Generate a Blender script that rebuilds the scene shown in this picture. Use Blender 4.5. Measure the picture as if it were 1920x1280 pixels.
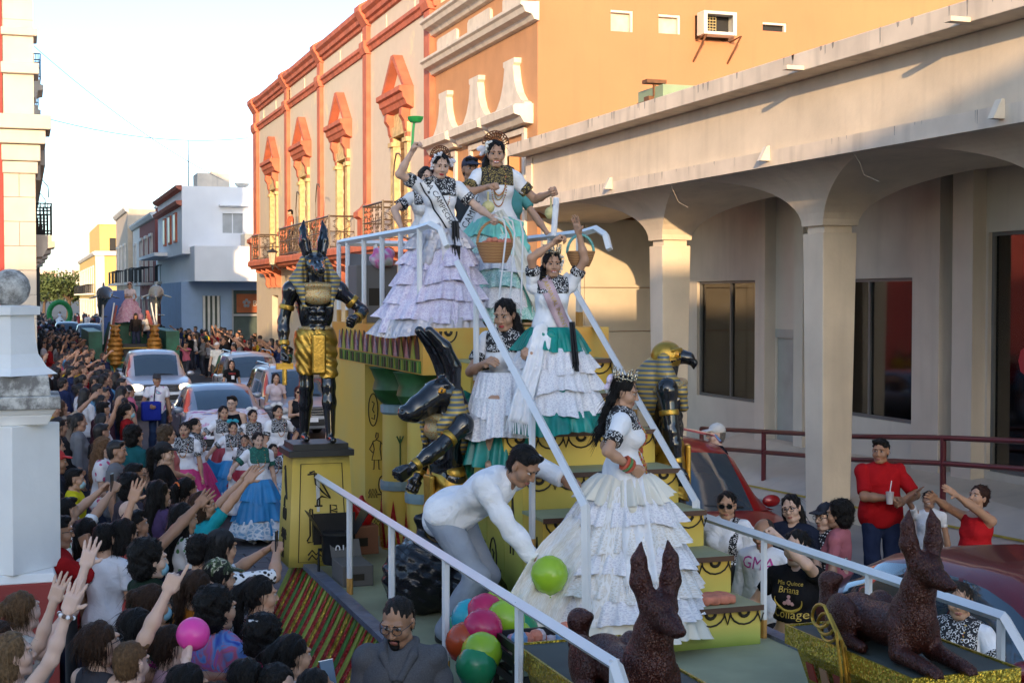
import bpy, bmesh, math, random
import numpy as np
from mathutils import Matrix, Vector
from mathutils.bvhtree import BVHTree
from math import pi, sin, cos, radians
for _o in list(bpy.data.objects): bpy.data.objects.remove(_o)
SC = bpy.context.scene
COL = SC.collection
# ------------------------------------------------------------------ camera
F_PX = 2660.0; CAM_H = 3.3
YAW = math.atan(918/F_PX); PITCH = math.atan(82/F_PX)
cd_ = bpy.data.cameras.new('camera'); cam = bpy.data.objects.new('camera', cd_); COL.objects.link(cam)
cam.location = (0, 0, CAM_H); cam.rotation_euler = (pi/2-PITCH, 0, -YAW)
cd_.sensor_width = 36; cd_.lens = F_PX/1920*36; cd_.clip_start = .1; cd_.clip_end = 6000
SC.camera = cam
# ------------------------------------------------------------------ sky, sun, exposure
SUN_EL = radians(9.5); SUN_AZ = radians(180+21)       # low sun behind the viewpoint, to the left
W = bpy.data.worlds.new('World'); SC.world = W; W.use_nodes = True
_n = W.node_tree.nodes; _l = W.node_tree.links; _n.clear()
_out = _n.new('ShaderNodeOutputWorld'); _bg = _n.new('ShaderNodeBackground'); _sk = _n.new('ShaderNodeTexSky')
_sk.sky_type = 'NISHITA'; _sk.sun_disc = False; _sk.sun_elevation = SUN_EL; _sk.sun_rotation = SUN_AZ
_sk.altitude = 10; _sk.air_density = 0.75; _sk.dust_density = 1.2; _sk.ozone_density = 1.9
_l.new(_sk.outputs[0], _bg.inputs[0]); _bg.inputs[1].default_value = .15; _l.new(_bg.outputs[0], _out.inputs[0])
sl = bpy.data.lights.new('sun', 'SUN'); sl.energy = 2.0; sl.angle = radians(.5); sl.color = (1.0, .68, .38)
so = bpy.data.objects.new('sun', sl); COL.objects.link(so)
_sd = Vector((sin(SUN_AZ)*cos(SUN_EL), cos(SUN_AZ)*cos(SUN_EL), sin(SUN_EL)))
so.rotation_euler = _sd.to_track_quat('Z', 'Y').to_euler(); so.location = (-20, -40, 30)
SC.view_settings.view_transform = 'Standard'; SC.view_settings.look = 'None'
SC.view_settings.exposure = 1.74; SC.view_settings.gamma = 1
SC.cycles.max_bounces = 6; SC.cycles.diffuse_bounces = 3; SC.cycles.glossy_bounces = 3
SC.cycles.transparent_max_bounces = 6; SC.cycles.use_denoising = True
SC.cycles.caustics_reflective = False; SC.cycles.caustics_refractive = False
# ------------------------------------------------------------------ placing helper: a picture point at a known depth, height or plane
_cy, _sy, _cp, _sp = cos(YAW), sin(YAW), cos(PITCH), sin(PITCH)
_fw = np.array([_sy*_cp, _cy*_cp, -_sp]); _rt = np.array([_cy, -_sy, 0.]); _up = np.cross(_rt, _fw); _C = np.array([0, 0, CAM_H])
def at(x, y, X=None, Y=None, Z=None, D=None):
    r = _fw+_rt*(x-960)/F_PX-_up*(y-640)/F_PX
    t = D if D is not None else (X/r[0] if X is not None else (Y/r[1] if Y is not None else (Z-CAM_H)/r[2]))
    return _C+r*t
# ------------------------------------------------------------------ tags
def tag(o, label, cat, group=None):
    o['label'] = label; o['category'] = cat
    if group: o['group'] = group
    return o
def struct(o): o['kind'] = 'structure'; return o
def stuff(o): o['kind'] = 'stuff'; return o
def empty(name, loc=(0, 0, 0), rz=0, parent=None):
    o = bpy.data.objects.new(name, None); COL.objects.link(o); o.empty_display_size = .1
    o.location = loc; o.rotation_euler = (0, 0, rz); o.parent = parent
    return o
def thing(name, label, cat, loc=(0, 0, 0), rz=0, group=None):
    return tag(empty(name, loc, rz), label, cat, group)
def link(name, me, parent=None, loc=(0, 0, 0), rz=0, mat4=None, color=None):
    o = bpy.data.objects.new(name, me); COL.objects.link(o); o.parent = parent
    if mat4 is not None: o.matrix_local = mat4
    else: o.location = loc; o.rotation_euler = (0, 0, rz)
    if color: o.color = (*color, 1)
    return o
def copy_tree(o, parent=None):
    c = o.copy(); COL.objects.link(c); c.parent = parent
    for ch in list(o.children): copy_tree(ch, c)
    return c
def mesh(name, V, Fc, mats=(), mi=None, smooth=False, uv=None):
    me = bpy.data.meshes.new(name)
    V = np.asarray(V, float).reshape(-1, 3)
    if isinstance(Fc, np.ndarray) and Fc.ndim == 2:
        n, kk = Fc.shape
        me.vertices.add(len(V)); me.vertices.foreach_set('co', V.ravel())
        me.loops.add(n*kk); me.loops.foreach_set('vertex_index', Fc.ravel().astype(np.int32))
        me.polygons.add(n); me.polygons.foreach_set('loop_start', np.arange(0, n*kk, kk, dtype=np.int32))
        try: me.polygons.foreach_set('loop_total', np.full(n, kk, dtype=np.int32))
        except Exception: pass
        me.update(calc_edges=True)
    else:
        me.from_pydata(V.tolist(), [], [tuple(int(i) for i in f) for f in Fc]); me.update()
    for m in (mats if isinstance(mats, (list, tuple)) else [mats]): me.materials.append(m)
    n = len(me.polygons)
    if mi is not None: me.polygons.foreach_set('material_index', np.asarray(mi, dtype=np.int32)[:n])
    if smooth: me.polygons.foreach_set('use_smooth', np.ones(n, dtype=bool))
    if uv is not None:
        ul = me.uv_layers.new(name='uv'); idx = np.zeros(len(me.loops), dtype=np.int32); me.loops.foreach_get('vertex_index', idx)
        ul.data.foreach_set('uv', np.asarray(uv, dtype=np.float32)[idx].ravel())
    return me
class MB:
    """collects shapes that become ONE mesh object"""
    def __init__(s): s.v = []; s.f = []; s.m = []
    def add(s, V, Fc, m=0):
        b = len(s.v); s.v.extend([tuple(map(float, p)) for p in V])
        for f in Fc: s.f.append([int(i)+b for i in f]); s.m.append(m)
        return s
    def box(s, x0, x1, y0, y1, z0, z1, m=0):
        V = [(x, y, z) for x in (x0, x1) for y in (y0, y1) for z in (z0, z1)]
        return s.add(V, [(0, 1, 3, 2), (4, 6, 7, 5), (0, 4, 5, 1), (2, 3, 7, 6), (0, 2, 6, 4), (1, 5, 7, 3)], m)
    def hexa(s, P, m=0):   # 8 corners: lower ring 0-3, upper ring 4-7
        return s.add(P, [(3, 2, 1, 0), (4, 5, 6, 7), (0, 1, 5, 4), (1, 2, 6, 5), (2, 3, 7, 6), (3, 0, 4, 7)], m)
    def obox(s, c, h, R=None, m=0):
        R = np.eye(3) if R is None else np.asarray(R); c = np.asarray(c, float)
        P = [c+R@np.array([sx*h[0], sy*h[1], sz*h[2]]) for sz in (-1, 1) for sx, sy in ((-1, -1), (1, -1), (1, 1), (-1, 1))]
        return s.hexa(P, m)
    def tube(s, pts, r, n=8, m=0, closed=False, cap=True, flat=1.0):
        pts = [np.asarray(p, float) for p in pts]; L = len(pts)
        rs = r if isinstance(r, (list, tuple, np.ndarray)) else [r]*L
        V = []; ref = None
        for i, p in enumerate(pts):
            a = pts[(i-1) % L] if (closed or i) else p; b = pts[(i+1) % L] if (closed or i < L-1) else p
            t = b-a; t = t/(np.linalg.norm(t)+1e-9)
            if ref is None: ref = np.array([0, 0, 1.]) if abs(t[2]) < .9 else np.array([1., 0, 0])
            u = ref-t*(ref@t); u /= np.linalg.norm(u)+1e-9; w = np.cross(t, u); ref = u
            for k in range(n):
                an = 2*pi*k/n; V.append(p+rs[i]*(cos(an)*u+flat*sin(an)*w))
        Fc = []
        for i in range(L if closed else L-1):
            j = (i+1) % L
            for k in range(n): k2 = (k+1) % n; Fc.append((i*n+k, i*n+k2, j*n+k2, j*n+k))
        if cap and not closed: Fc.append(tuple(range(n))[::-1]); Fc.append(tuple((L-1)*n+k for k in range(n)))
        return s.add(V, Fc, m)
    def lathe(s, prof, n=16, c=(0, 0, 0), m=0, sx=1, sy=1, cap=True):
        V = []; L = len(prof)
        for r, z in prof:
            for k in range(n):
                a = 2*pi*k/n; V.append((c[0]+r*cos(a)*sx, c[1]+r*sin(a)*sy, c[2]+z))
        Fc = [(i*n+k, i*n+(k+1) % n, (i+1)*n+(k+1) % n, (i+1)*n+k) for i in range(L-1) for k in range(n)]
        if cap: Fc.append(tuple(range(n))[::-1]); Fc.append(tuple((L-1)*n+k for k in range(n)))
        return s.add(V, Fc, m)
    def prism(s, poly, a0, a1, ax='x', m=0):   # polygon in the plane across axis ax, from a0 to a1
        def P(p, a): return (a, p[0], p[1]) if ax == 'x' else ((p[0], a, p[1]) if ax == 'y' else (p[0], p[1], a))
        n = len(poly); V = [P(p, a0) for p in poly]+[P(p, a1) for p in poly]
        Fc = [tuple(range(n))[::-1], tuple(range(n, 2*n))]+[(i, (i+1) % n, n+(i+1) % n, n+i) for i in range(n)]
        return s.add(V, Fc, m)
    def sphere(s, c, r, n=10, m=0, sc=(1, 1, 1)):
        prof = [(max(r*sin(pi*i/n), 1e-4), -r*cos(pi*i/n)) for i in range(n+1)]
        b = len(s.v); s.lathe(prof, n*2 if n < 8 else 16, (0, 0, 0), m)
        for i in range(b, len(s.v)):
            p = s.v[i]; s.v[i] = (c[0]+p[0]*sc[0], c[1]+p[1]*sc[1], c[2]+p[2]*sc[2])
        return s
    def me(s, mats, smooth=False):
        me = mesh('m', s.v, s.f, mats, s.m, smooth)
        bm = bmesh.new(); bm.from_mesh(me); bmesh.ops.recalc_face_normals(bm, faces=bm.faces); bm.to_mesh(me); bm.free()
        return me
    def build(s, name, mats, parent=None, smooth=False, loc=(0, 0, 0), rz=0, bevel=0, color=None):
        o = link(name, s.me(mats, smooth), parent, loc, rz, color=color)
        if bevel:
            b = o.modifiers.new('bevel', 'BEVEL'); b.width = bevel; b.segments = 2; b.limit_method = 'ANGLE'
        if smooth and bevel == 0 and smooth != 'all':
            try: o.data.set_sharp_from_angle(angle=radians(40))
            except Exception: pass
        return o
def text_obj(name, s, size, mat, parent, mat4, ext=.004, align='CENTER'):
    cu = bpy.data.curves.new('t', 'FONT'); cu.body = s; cu.size = size; cu.extrude = ext; cu.align_x = align; cu.align_y = 'CENTER'
    to = bpy.data.objects.new('t', cu); COL.objects.link(to); dg = bpy.context.evaluated_depsgraph_get()
    me = bpy.data.meshes.new_from_object(to.evaluated_get(dg)); bpy.data.objects.remove(to); me.materials.clear(); me.materials.append(mat)
    return link(name, me, parent, mat4=mat4)
def frame(o, x, y, z=None):   # 4x4 from an origin and the directions of local x and y
    x = Vector(x).normalized(); y = Vector(y); z = x.cross(y).normalized(); y = z.cross(x)
    return Matrix(((x[0], y[0], z[0], o[0]), (x[1], y[1], z[1], o[1]), (x[2], y[2], z[2], o[2]), (0, 0, 0, 1)))
# ------------------------------------------------------------------ materials
MATS = {}
def M(name, col=(.5, .5, .5), rough=.6, metal=0., var=.12, vs=2., bump=0., bs=50., obj=False, col2=None, streak=0., coat=0., spec=.5, fine=0.):
    if name in MATS: return MATS[name]
    m = bpy.data.materials.new(name); m.use_nodes = True; nt = m.node_tree; N = nt.nodes; L = nt.links
    b = N['Principled BSDF']; b.inputs['Roughness'].default_value = rough; b.inputs['Metallic'].default_value = metal
    b.inputs['Specular IOR Level'].default_value = spec; b.inputs['Coat Weight'].default_value = coat; b.inputs['Coat Roughness'].default_value = .05
    tc = N.new('ShaderNodeTexCoord'); no = N.new('ShaderNodeTexNoise'); no.inputs['Scale'].default_value = vs; no.inputs['Detail'].default_value = 5
    L.new(tc.outputs['Object'], no.inputs['Vector'])
    rp = N.new('ShaderNodeMapRange'); rp.inputs[1].default_value = .3; rp.inputs[2].default_value = .7; L.new(no.outputs[0], rp.inputs[0])
    mx = N.new('ShaderNodeMix'); mx.data_type = 'RGBA'; L.new(rp.outputs[0], mx.inputs[0])
    if obj:
        oi = N.new('ShaderNodeObjectInfo'); hs = N.new('ShaderNodeHueSaturation'); hs.inputs['Value'].default_value = 1-var*2
        L.new(oi.outputs['Color'], hs.inputs['Color']); L.new(hs.outputs[0], mx.inputs[6]); L.new(oi.outputs['Color'], mx.inputs[7])
    else:
        c2 = col2 or tuple(min(1, c*(1+var)) for c in col)
        c1 = col if col2 else tuple(c*(1-var) for c in col)
        mx.inputs[6].default_value = (*c1, 1); mx.inputs[7].default_value = (*c2, 1)
    cur = mx.outputs[2]
    if streak:
        mp = N.new('ShaderNodeMapping'); mp.inputs['Scale'].default_value = (2.2, 2.2, .22); L.new(tc.outputs['Object'], mp.inputs[0])
        n2 = N.new('ShaderNodeTexNoise'); n2.inputs['Scale'].default_value = 1.6; n2.inputs['Detail'].default_value = 8; L.new(mp.outputs[0], n2.inputs['Vector'])
        r2 = N.new('ShaderNodeMapRange'); r2.inputs[1].default_value = .52; r2.inputs[2].default_value = .78; r2.inputs[4].default_value = streak; L.new(n2.outputs[0], r2.inputs[0])
        m2 = N.new('ShaderNodeMix'); m2.data_type = 'RGBA'; L.new(r2.outputs[0], m2.inputs[0]); L.new(cur, m2.inputs[6])
        m2.inputs[7].default_value = (*[c*.35+.03 for c in col], 1); cur = m2.outputs[2]
    L.new(cur, b.inputs['Base Color'])
    if bump:
        n3 = N.new('ShaderNodeTexNoise'); n3.inputs['Scale'].default_value = bs; n3.inputs['Detail'].default_value = 3; L.new(tc.outputs['Object'], n3.inputs['Vector'])
        bp = N.new('ShaderNodeBump'); bp.inputs['Strength'].default_value = bump; bp.inputs['Distance'].default_value = .02; L.new(n3.outputs[0], bp.inputs['Height']); L.new(bp.outputs[0], b.inputs['Normal'])
    MATS[name] = m
    return m
def node_mat(name, fn, rough=.6, metal=0.):
    """material whose colour comes from a node recipe: fn(nodes, links, texcoord) -> colour socket"""
    if name in MATS: return MATS[name]
    m = bpy.data.materials.new(name); m.use_nodes = True; nt = m.node_tree; b = nt.nodes['Principled BSDF']
    b.inputs['Roughness'].default_value = rough; b.inputs['Metallic'].default_value = metal
    tc = nt.nodes.new('ShaderNodeTexCoord'); c = fn(nt.nodes, nt.links, tc)
    if c is not None: nt.links.new(c, b.inputs['Base Color'])
    MATS[name] = m
    return m
def ramp(N, L, sock, stops, interp='LINEAR'):
    r = N.new('ShaderNodeValToRGB'); L.new(sock, r.inputs[0]); r.color_ramp.interpolation = interp; el = r.color_ramp.elements
    while len(el) < len(stops): el.new(.5)
    for e, (p, c) in zip(el, stops): e.position = p; e.color = (*c, 1)
    return r.outputs[0]
def tex(N, L, vec, kind='Noise', scale=5., **kw):
    t = N.new('ShaderNodeTex'+kind); L.new(vec, t.inputs['Vector'])
    if 'Scale' in t.inputs: t.inputs['Scale'].default_value = scale
    for k_, v_ in kw.items():
        if k_ in ('feature', 'distance', 'wave_type', 'bands_direction'): setattr(t, k_, v_)
        else: t.inputs[k_].default_value = v_
    return t
def mixc(N, L, fac, a, b, bt='MIX'):
    x = N.new('ShaderNodeMix'); x.data_type = 'RGBA'; x.blend_type = bt
    for s_, v in ((x.inputs[0], fac), (x.inputs[6], a), (x.inputs[7], b)):
        if isinstance(v, (tuple, list)): s_.default_value = (*v, 1)
        elif isinstance(v, (int, float)): s_.default_value = v
        else: L.new(v, s_)
    return x.outputs[2]
def glitter(name, col, col2, rough=.3, metal=.7, scale=140., amt=.9):
    def fn(N, L, tc):
        v = tex(N, L, tc.outputs['Object'], 'Voronoi', scale); b = N['Principled BSDF']
        vm = N.new('ShaderNodeVectorMath'); vm.operation = 'MULTIPLY_ADD'; L.new(v.outputs['Color'], vm.inputs[0]); vm.inputs[1].default_value = (amt,)*3; vm.inputs[2].default_value = (-amt/2,)*3
        ge = N.new('ShaderNodeNewGeometry'); ad = N.new('ShaderNodeVectorMath'); L.new(ge.outputs['Normal'], ad.inputs[0]); L.new(vm.outputs[0], ad.inputs[1])
        nm = N.new('ShaderNodeVectorMath'); nm.operation = 'NORMALIZE'; L.new(ad.outputs[0], nm.inputs[0]); L.new(nm.outputs[0], b.inputs['Normal'])
        no = tex(N, L, tc.outputs['Object'], 'Noise', 5.)
        return mixc(N, L, no.outputs[0], col, col2)
    return node_mat(name, fn, rough, metal)
def glassy(name, col, rough=.05, alpha=.5):
    if name in MATS: return MATS[name]
    m = bpy.data.materials.new(name); m.use_nodes = True; N = m.node_tree.nodes; L = m.node_tree.links
    out = N['Material Output']; N.remove(N['Principled BSDF'])
    tr = N.new('ShaderNodeBsdfTransparent'); tr.inputs[0].default_value = (*col, 1); gl = N.new('ShaderNodeBsdfGlossy'); gl.inputs['Roughness'].default_value = rough
    fr = N.new('ShaderNodeFresnel'); fr.inputs[0].default_value = 1.5; mr = N.new('ShaderNodeMapRange'); mr.inputs[1].default_value = 0; mr.inputs[2].default_value = 1; mr.inputs[3].default_value = .02+alpha*.1; mr.inputs[4].default_value = 1
    L.new(fr.outputs[0], mr.inputs[0]); mx = N.new('ShaderNodeMixShader'); L.new(mr.outputs[0], mx.inputs[0]); L.new(tr.outputs[0], mx.inputs[1]); L.new(gl.outputs[0], mx.inputs[2]); L.new(mx.outputs[0], out.inputs[0])
    MATS[name] = m
    return m
# ------------------------------------------------------------------ signed-distance modelling (numpy) -> one continuous skin
def rx(a): c, s = cos(a), sin(a); return np.array([[1, 0, 0], [0, c, -s], [0, s, c]])
def ry(a): c, s = cos(a), sin(a); return np.array([[c, 0, s], [0, 1, 0], [-s, 0, c]])
def rz_(a): c, s = cos(a), sin(a); return np.array([[c, -s, 0], [s, c, 0], [0, 0, 1]])
A = lambda *p: np.array(p, float)
def unit(v): v = np.asarray(v, float); return v/(np.linalg.norm(v)+1e-9)
class SD:
    def __init__(s, vox=.016, k=.03): s.p = []; s.vox = vox; s.k = k
    def cap(s, a, b, ra, rb=None, t=0, k=None, sub=False):
        s.p.append(('c', A(*a), A(*b), ra, ra if rb is None else rb, t, k or s.k, sub)); return s
    def path(s, pts, rs, t=0, k=None):
        for i in range(len(pts)-1): s.cap(pts[i], pts[i+1], rs[i], rs[i+1], t, k)
        return s
    def ell(s, c, r, R=None, t=0, k=None, sub=False):
        s.p.append(('e', A(*c), A(*r), R, None, t, k or s.k, sub)); return s
    def box(s, c, h, R=None, rd=.01, t=0, k=None, sub=False):
        s.p.append(('b', A(*c), A(*h), R, rd, t, k or s.k, sub)); return s
    def mesh(s, cuts=(), noise=None, inflate=0.):
        vox = s.vox; bb = []
        for q in s.p:
            if q[0] == 'c':
                r = max(q[3], q[4]); lo = np.minimum(q[1], q[2])-r; hi = np.maximum(q[1], q[2])+r
            else:
                h = q[2]+(q[4] or 0) if q[0] == 'b' else q[2]
                e = (np.abs(q[3])@h) if q[3] is not None else h
                lo = q[1]-e; hi = q[1]+e
            bb.append((lo, hi))
        vis = [b for b, q in zip(bb, s.p) if not q[7]]
        lo = np.min([b[0] for b in vis], 0)-3*vox-inflate; hi = np.max([b[1] for b in vis], 0)+3*vox+inflate
        n = np.ceil((hi-lo)/vox).astype(int)+1
        D = np.full(n, 1.0, np.float32); I = np.zeros(n, np.int8)
        ax = [lo[i]+vox*np.arange(n[i]) for i in range(3)]
        for q, (l, h) in zip(s.p, bb):
            mg = q[6]+4*vox+inflate
            i0 = np.clip(np.floor((l-mg-lo)/vox).astype(int), 0, n-1); i1 = np.clip(np.ceil((h+mg-lo)/vox).astype(int)+1, 1, n)
            if (i1 <= i0).any(): continue
            sl = tuple(slice(i0[i], i1[i]) for i in range(3))
            P = np.stack(np.meshgrid(*[ax[i][sl[i]] for i in range(3)], indexing='ij'), -1)
            if q[0] == 'c':
                a, b = q[1], q[2]; ab = b-a; pa = P-a; t = np.clip((pa@ab)/(ab@ab+1e-12), 0, 1)
                d = np.linalg.norm(pa-t[..., None]*ab, axis=-1)-(q[3]+(q[4]-q[3])*t)
            else:
                x = P-q[1]
                if q[3] is not None: x = x@q[3]
                if q[0] == 'e':
                    k0 = np.linalg.norm(x/q[2], axis=-1); k1 = np.linalg.norm(x/(q[2]*q[2]), axis=-1); d = k0*(k0-1)/(k1+1e-9)
                else:
                    g = np.abs(x)-q[2]; d = np.linalg.norm(np.maximum(g, 0), axis=-1)+np.minimum(g.max(-1), 0)-q[4]
            Dc = D[sl]; k = q[6]
            if q[7]:
                hh = np.clip(.5-.5*(Dc+d)/k, 0, 1); D[sl] = Dc*(1-hh)+(-d)*hh+k*hh*(1-hh)
                I[sl] = np.where((-d > Dc-.001) & (np.abs(d) < 2*vox), q[5], I[sl])
            else:
                I[sl] = np.where(d < Dc+.0005, q[5], I[sl])
                hh = np.clip(.5+.5*(Dc-d)/k, 0, 1); D[sl] = Dc*(1-hh)+d*hh-k*hh*(1-hh)
        D -= inflate
        if noise is not None:
            mk = np.abs(D) < 4*vox; ii = np.nonzero(mk)
            P = np.stack([ax[j][ii[j]] for j in range(3)], -1); D[ii] += noise(P)
        if len(cuts):
            G = np.meshgrid(*ax, indexing='ij', sparse=True)
            for pt, nn in cuts:
                D = np.maximum(D, (G[0]-pt[0])*nn[0]+(G[1]-pt[1])*nn[1]+(G[2]-pt[2])*nn[2])
        D[0], D[-1] = 1, 1; D[:, 0], D[:, -1] = 1, 1; D[:, :, 0], D[:, :, -1] = 1, 1
        return nets(D, I, lo, vox)
def nets(D, I, lo, vox):
    n = np.array(D.shape); S = D < 0; c = np.zeros(n-1, np.int8); off = [(i, j, k) for i in (0, 1) for j in (0, 1) for k in (0, 1)]
    for o in off: c += S[o[0]:n[0]-1+o[0], o[1]:n[1]-1+o[1], o[2]:n[2]-1+o[2]]
    act = (c > 0) & (c < 8); idx = np.argwhere(act); N = len(idx)
    vid = np.full(n-1, -1, np.int64); vid[act] = np.arange(N)
    acc = np.zeros((N, 3)); cnt = np.zeros(N)
    for a in off:
        for x in range(3):
            if a[x] == 1: continue
            b = list(a); b[x] = 1
            da = D[idx[:, 0]+a[0], idx[:, 1]+a[1], idx[:, 2]+a[2]]; db = D[idx[:, 0]+b[0], idx[:, 1]+b[1], idx[:, 2]+b[2]]
            m = (da < 0) != (db < 0); t = np.where(m, da/(da-db+1e-12), 0)
            pa = np.array(a, float); pp = np.tile(pa, (N, 1)); pp[:, x] += t
            acc += pp*m[:, None]; cnt += m
    V = lo+vox*(idx+acc/np.maximum(cnt, 1)[:, None]); Q = []; T = []
    for x in range(3):
        u, v = (x+1) % 3, (x+2) % 3
        s0 = [slice(1, n[i]-1) for i in range(3)]; s0[x] = slice(0, n[x]-1); s1 = list(s0); s1[x] = slice(1, n[x])
        a = S[tuple(s0)]; b = S[tuple(s1)]; e = np.argwhere(a != b); base = np.array([s_.start for s_ in s0]); e = e+base
        inside = S[e[:, 0], e[:, 1], e[:, 2]]
        def cell(du, dv): q = e.copy(); q[:, u] -= du; q[:, v] -= dv; return vid[q[:, 0], q[:, 1], q[:, 2]]
        q = np.stack([cell(1, 1), cell(0, 1), cell(0, 0), cell(1, 0)], -1)
        q[~inside] = q[~inside][:, ::-1]
        ok = (q >= 0).all(1); Q.append(q[ok])
        ei = e[ok].copy(); ins = inside[ok]; e2 = ei.copy(); e2[:, x] += 1
        w = np.where(ins[:, None], ei, e2); T.append(I[w[:, 0], w[:, 1], w[:, 2]])
    return V, np.concatenate(Q), np.concatenate(T).astype(int)
def join(parts):
    V = []; Fq = []; T = []; b = 0
    for v, f, t in parts: V.append(v); Fq.append(f+b); T.append(t); b += len(v)
    return np.concatenate(V), np.concatenate(Fq), np.concatenate(T)
def xform(part, R, o, s=1.): return (part[0]*s)@np.asarray(R).T+np.asarray(o), part[1], part[2]
def sdobj(name, part, mats, parent=None, loc=(0, 0, 0), rz=0, mat4=None, color=None):
    return link(name, mesh(name, part[0], part[1], mats, part[2] if len(mats) > 1 else None, True), parent, loc, rz, mat4, color)
# ------------------------------------------------------------------ heads, hands, hair (cached)
CACHE = {}
def head(vox=.0055, smile=False):     # tags 0 skin 1 lips 2 eye white 3 iris 4 brow 5 teeth
    key = ('head', vox, smile)
    if key in CACHE: return CACHE[key]
    s = SD(vox, .022)
    s.ell((0, -.012, .032), (.074, .092, .086)); s.ell((0, .022, -.03), (.060, .066, .082)); s.ell((0, .052, -.094), (.03, .028, .022))
    for x in (-1, 1):
        s.ell((x*.045, .048, -.03), (.024, .03, .028)); s.ell((x*.03, .075, .03), (.03, .016, .011), k=.012)
        s.cap((x*.05, 0, -.085), (x*.022, .05, -.1), .016, .016)
    for x in (-1, 1): s.ell((x*.031, .092, .006), (.019, .014, .009), k=.008, sub=True)
    s.cap((0, .088, .012), (0, .106, -.03), .0075, .0105, k=.012)
    for x in (-1, 1): s.ell((x*.012, .096, -.034), (.009, .010, .007), k=.006)
    s.cap((0, -.02, -.06), (0, -.03, -.15), .05, .05)
    for x in (-1, 1):
        s.ell((x*.031, .078, .006), (.0155, .0125, .0068), t=2, k=.003); s.ell((x*.030, .084, .0065), (.0085, .0085, .0078), t=3, k=.002)
        s.cap((x*.014, .096, .027), (x*.046, .082, .030),   .0038, .0026, t=4, k=.003)
        s.ell((x*.076, -.008, -.008), (.009, .019, .031), ry(x*.15), k=.008)
    w = .028 if smile else .022
    s.cap((-w, .083, -.067+(.006 if smile else 0)), (0, .091, -.066), .004, .0056, t=1, k=.004); s.cap((w, .083, -.067+(.006 if smile else 0)), (0, .091, -.066), .004, .0056, t=1, k=.004)
    s.cap((-w*.6, .086, -.075), (w*.6, .086, -.074), .0055, t=1, k=.004)
    if smile: s.cap((-.014, .0935, -.0695), (.014, .0935, -.0695), .0042, t=5, k=.002)
    CACHE[key] = s.mesh(cuts=[((0, 0, -.135), (0, 0, -1))])
    return CACHE[key]
def hand(kind='relax', vox=.0065):     # wrist at the origin, fingers towards +z, palm faces +y, thumb towards +x (left-right mirrored by caller)
    key = ('hand', kind, vox)
    if key in CACHE: return CACHE[key]
    s = SD(vox, .012)
    s.cap((0, 0, -.03), (0, 0, .015), .026, .025); s.box((.0, 0, .052), (.028, .006, .032), rd=.011)
    bends = {'relax': (.45, .55, .4), 'open': (.08, .12, .08), 'fist': (1.35, 1.6, 1.0), 'grip': (1.0, 1.1, .7), 'flat': (.0, .05, .0)}
    fx = [(.03, .075, 1.0), (.0105, .08, 1.1), (-.0105, .078, 1.03), (-.03, .07, .82)]
    for i, (x, z0, ln) in enumerate(fx):
        kb = kind
        if kind == 'point': kb = 'flat' if i == 0 else 'fist'
        b = bends[kb]; sp = {'open': .16, 'flat': .05}.get(kb, .02)*(1.2-i*.8)
        p = A(x, 0, z0+.012); a = 0; pts = [p]
        for j, l in enumerate((.034, .026, .021)):
            a += b[j]; p = p+A(sin(sp)*cos(a), sin(a), cos(a)*cos(sp))*l*ln; pts.append(p)
        s.path(pts, [.0095, .009, .0085, .0075], k=.006)
    tb = {'relax': (.032, .022, .07), 'open': (.075, .008, .07), 'flat': (.05, .01, .08), 'fist': (.01, .04, .075), 'grip': (.015, .045, .085), 'point': (.012, .036, .08)}[kind]
    m = A(.034, .008, .04); s.path([A(.018, .002, .018), m, (m+A(*tb))/2+A(.008, 0, 0), A(*tb)], [.015, .0125, .0105, .009], k=.008)
    CACHE[key] = s.mesh()
    return CACHE[key]
def hairnoise(f=55., a=.0045, dirn=(1, .3, .15)):
    dv = A(*dirn)
    def fn(P): return a*np.sin(P@dv*f*2+3*np.sin(P[:, 2]*19+P[:, 0]*13))+a*.6*np.sin(P[:, 0]*f*2.7+P[:, 1]*f*1.9+2*np.sin(P[:, 2]*31))
    return fn
def curlnoise(a=.010, f=70.):
    def fn(P): return a*.6*np.sin(P[:, 0]*f*2.1+P[:, 2]*40)*np.sin(P[:, 1]*f*1.9+1)*np.sin(P[:, 2]*f*2.3)+ a*np.sin(P[:, 0]*f+2*np.sin(P[:, 1]*27))*np.sin(P[:, 1]*f+2*np.sin(P[:, 2]*29))*np.sin(P[:, 2]*f+2*np.sin(P[:, 0]*23))
    return fn
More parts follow.
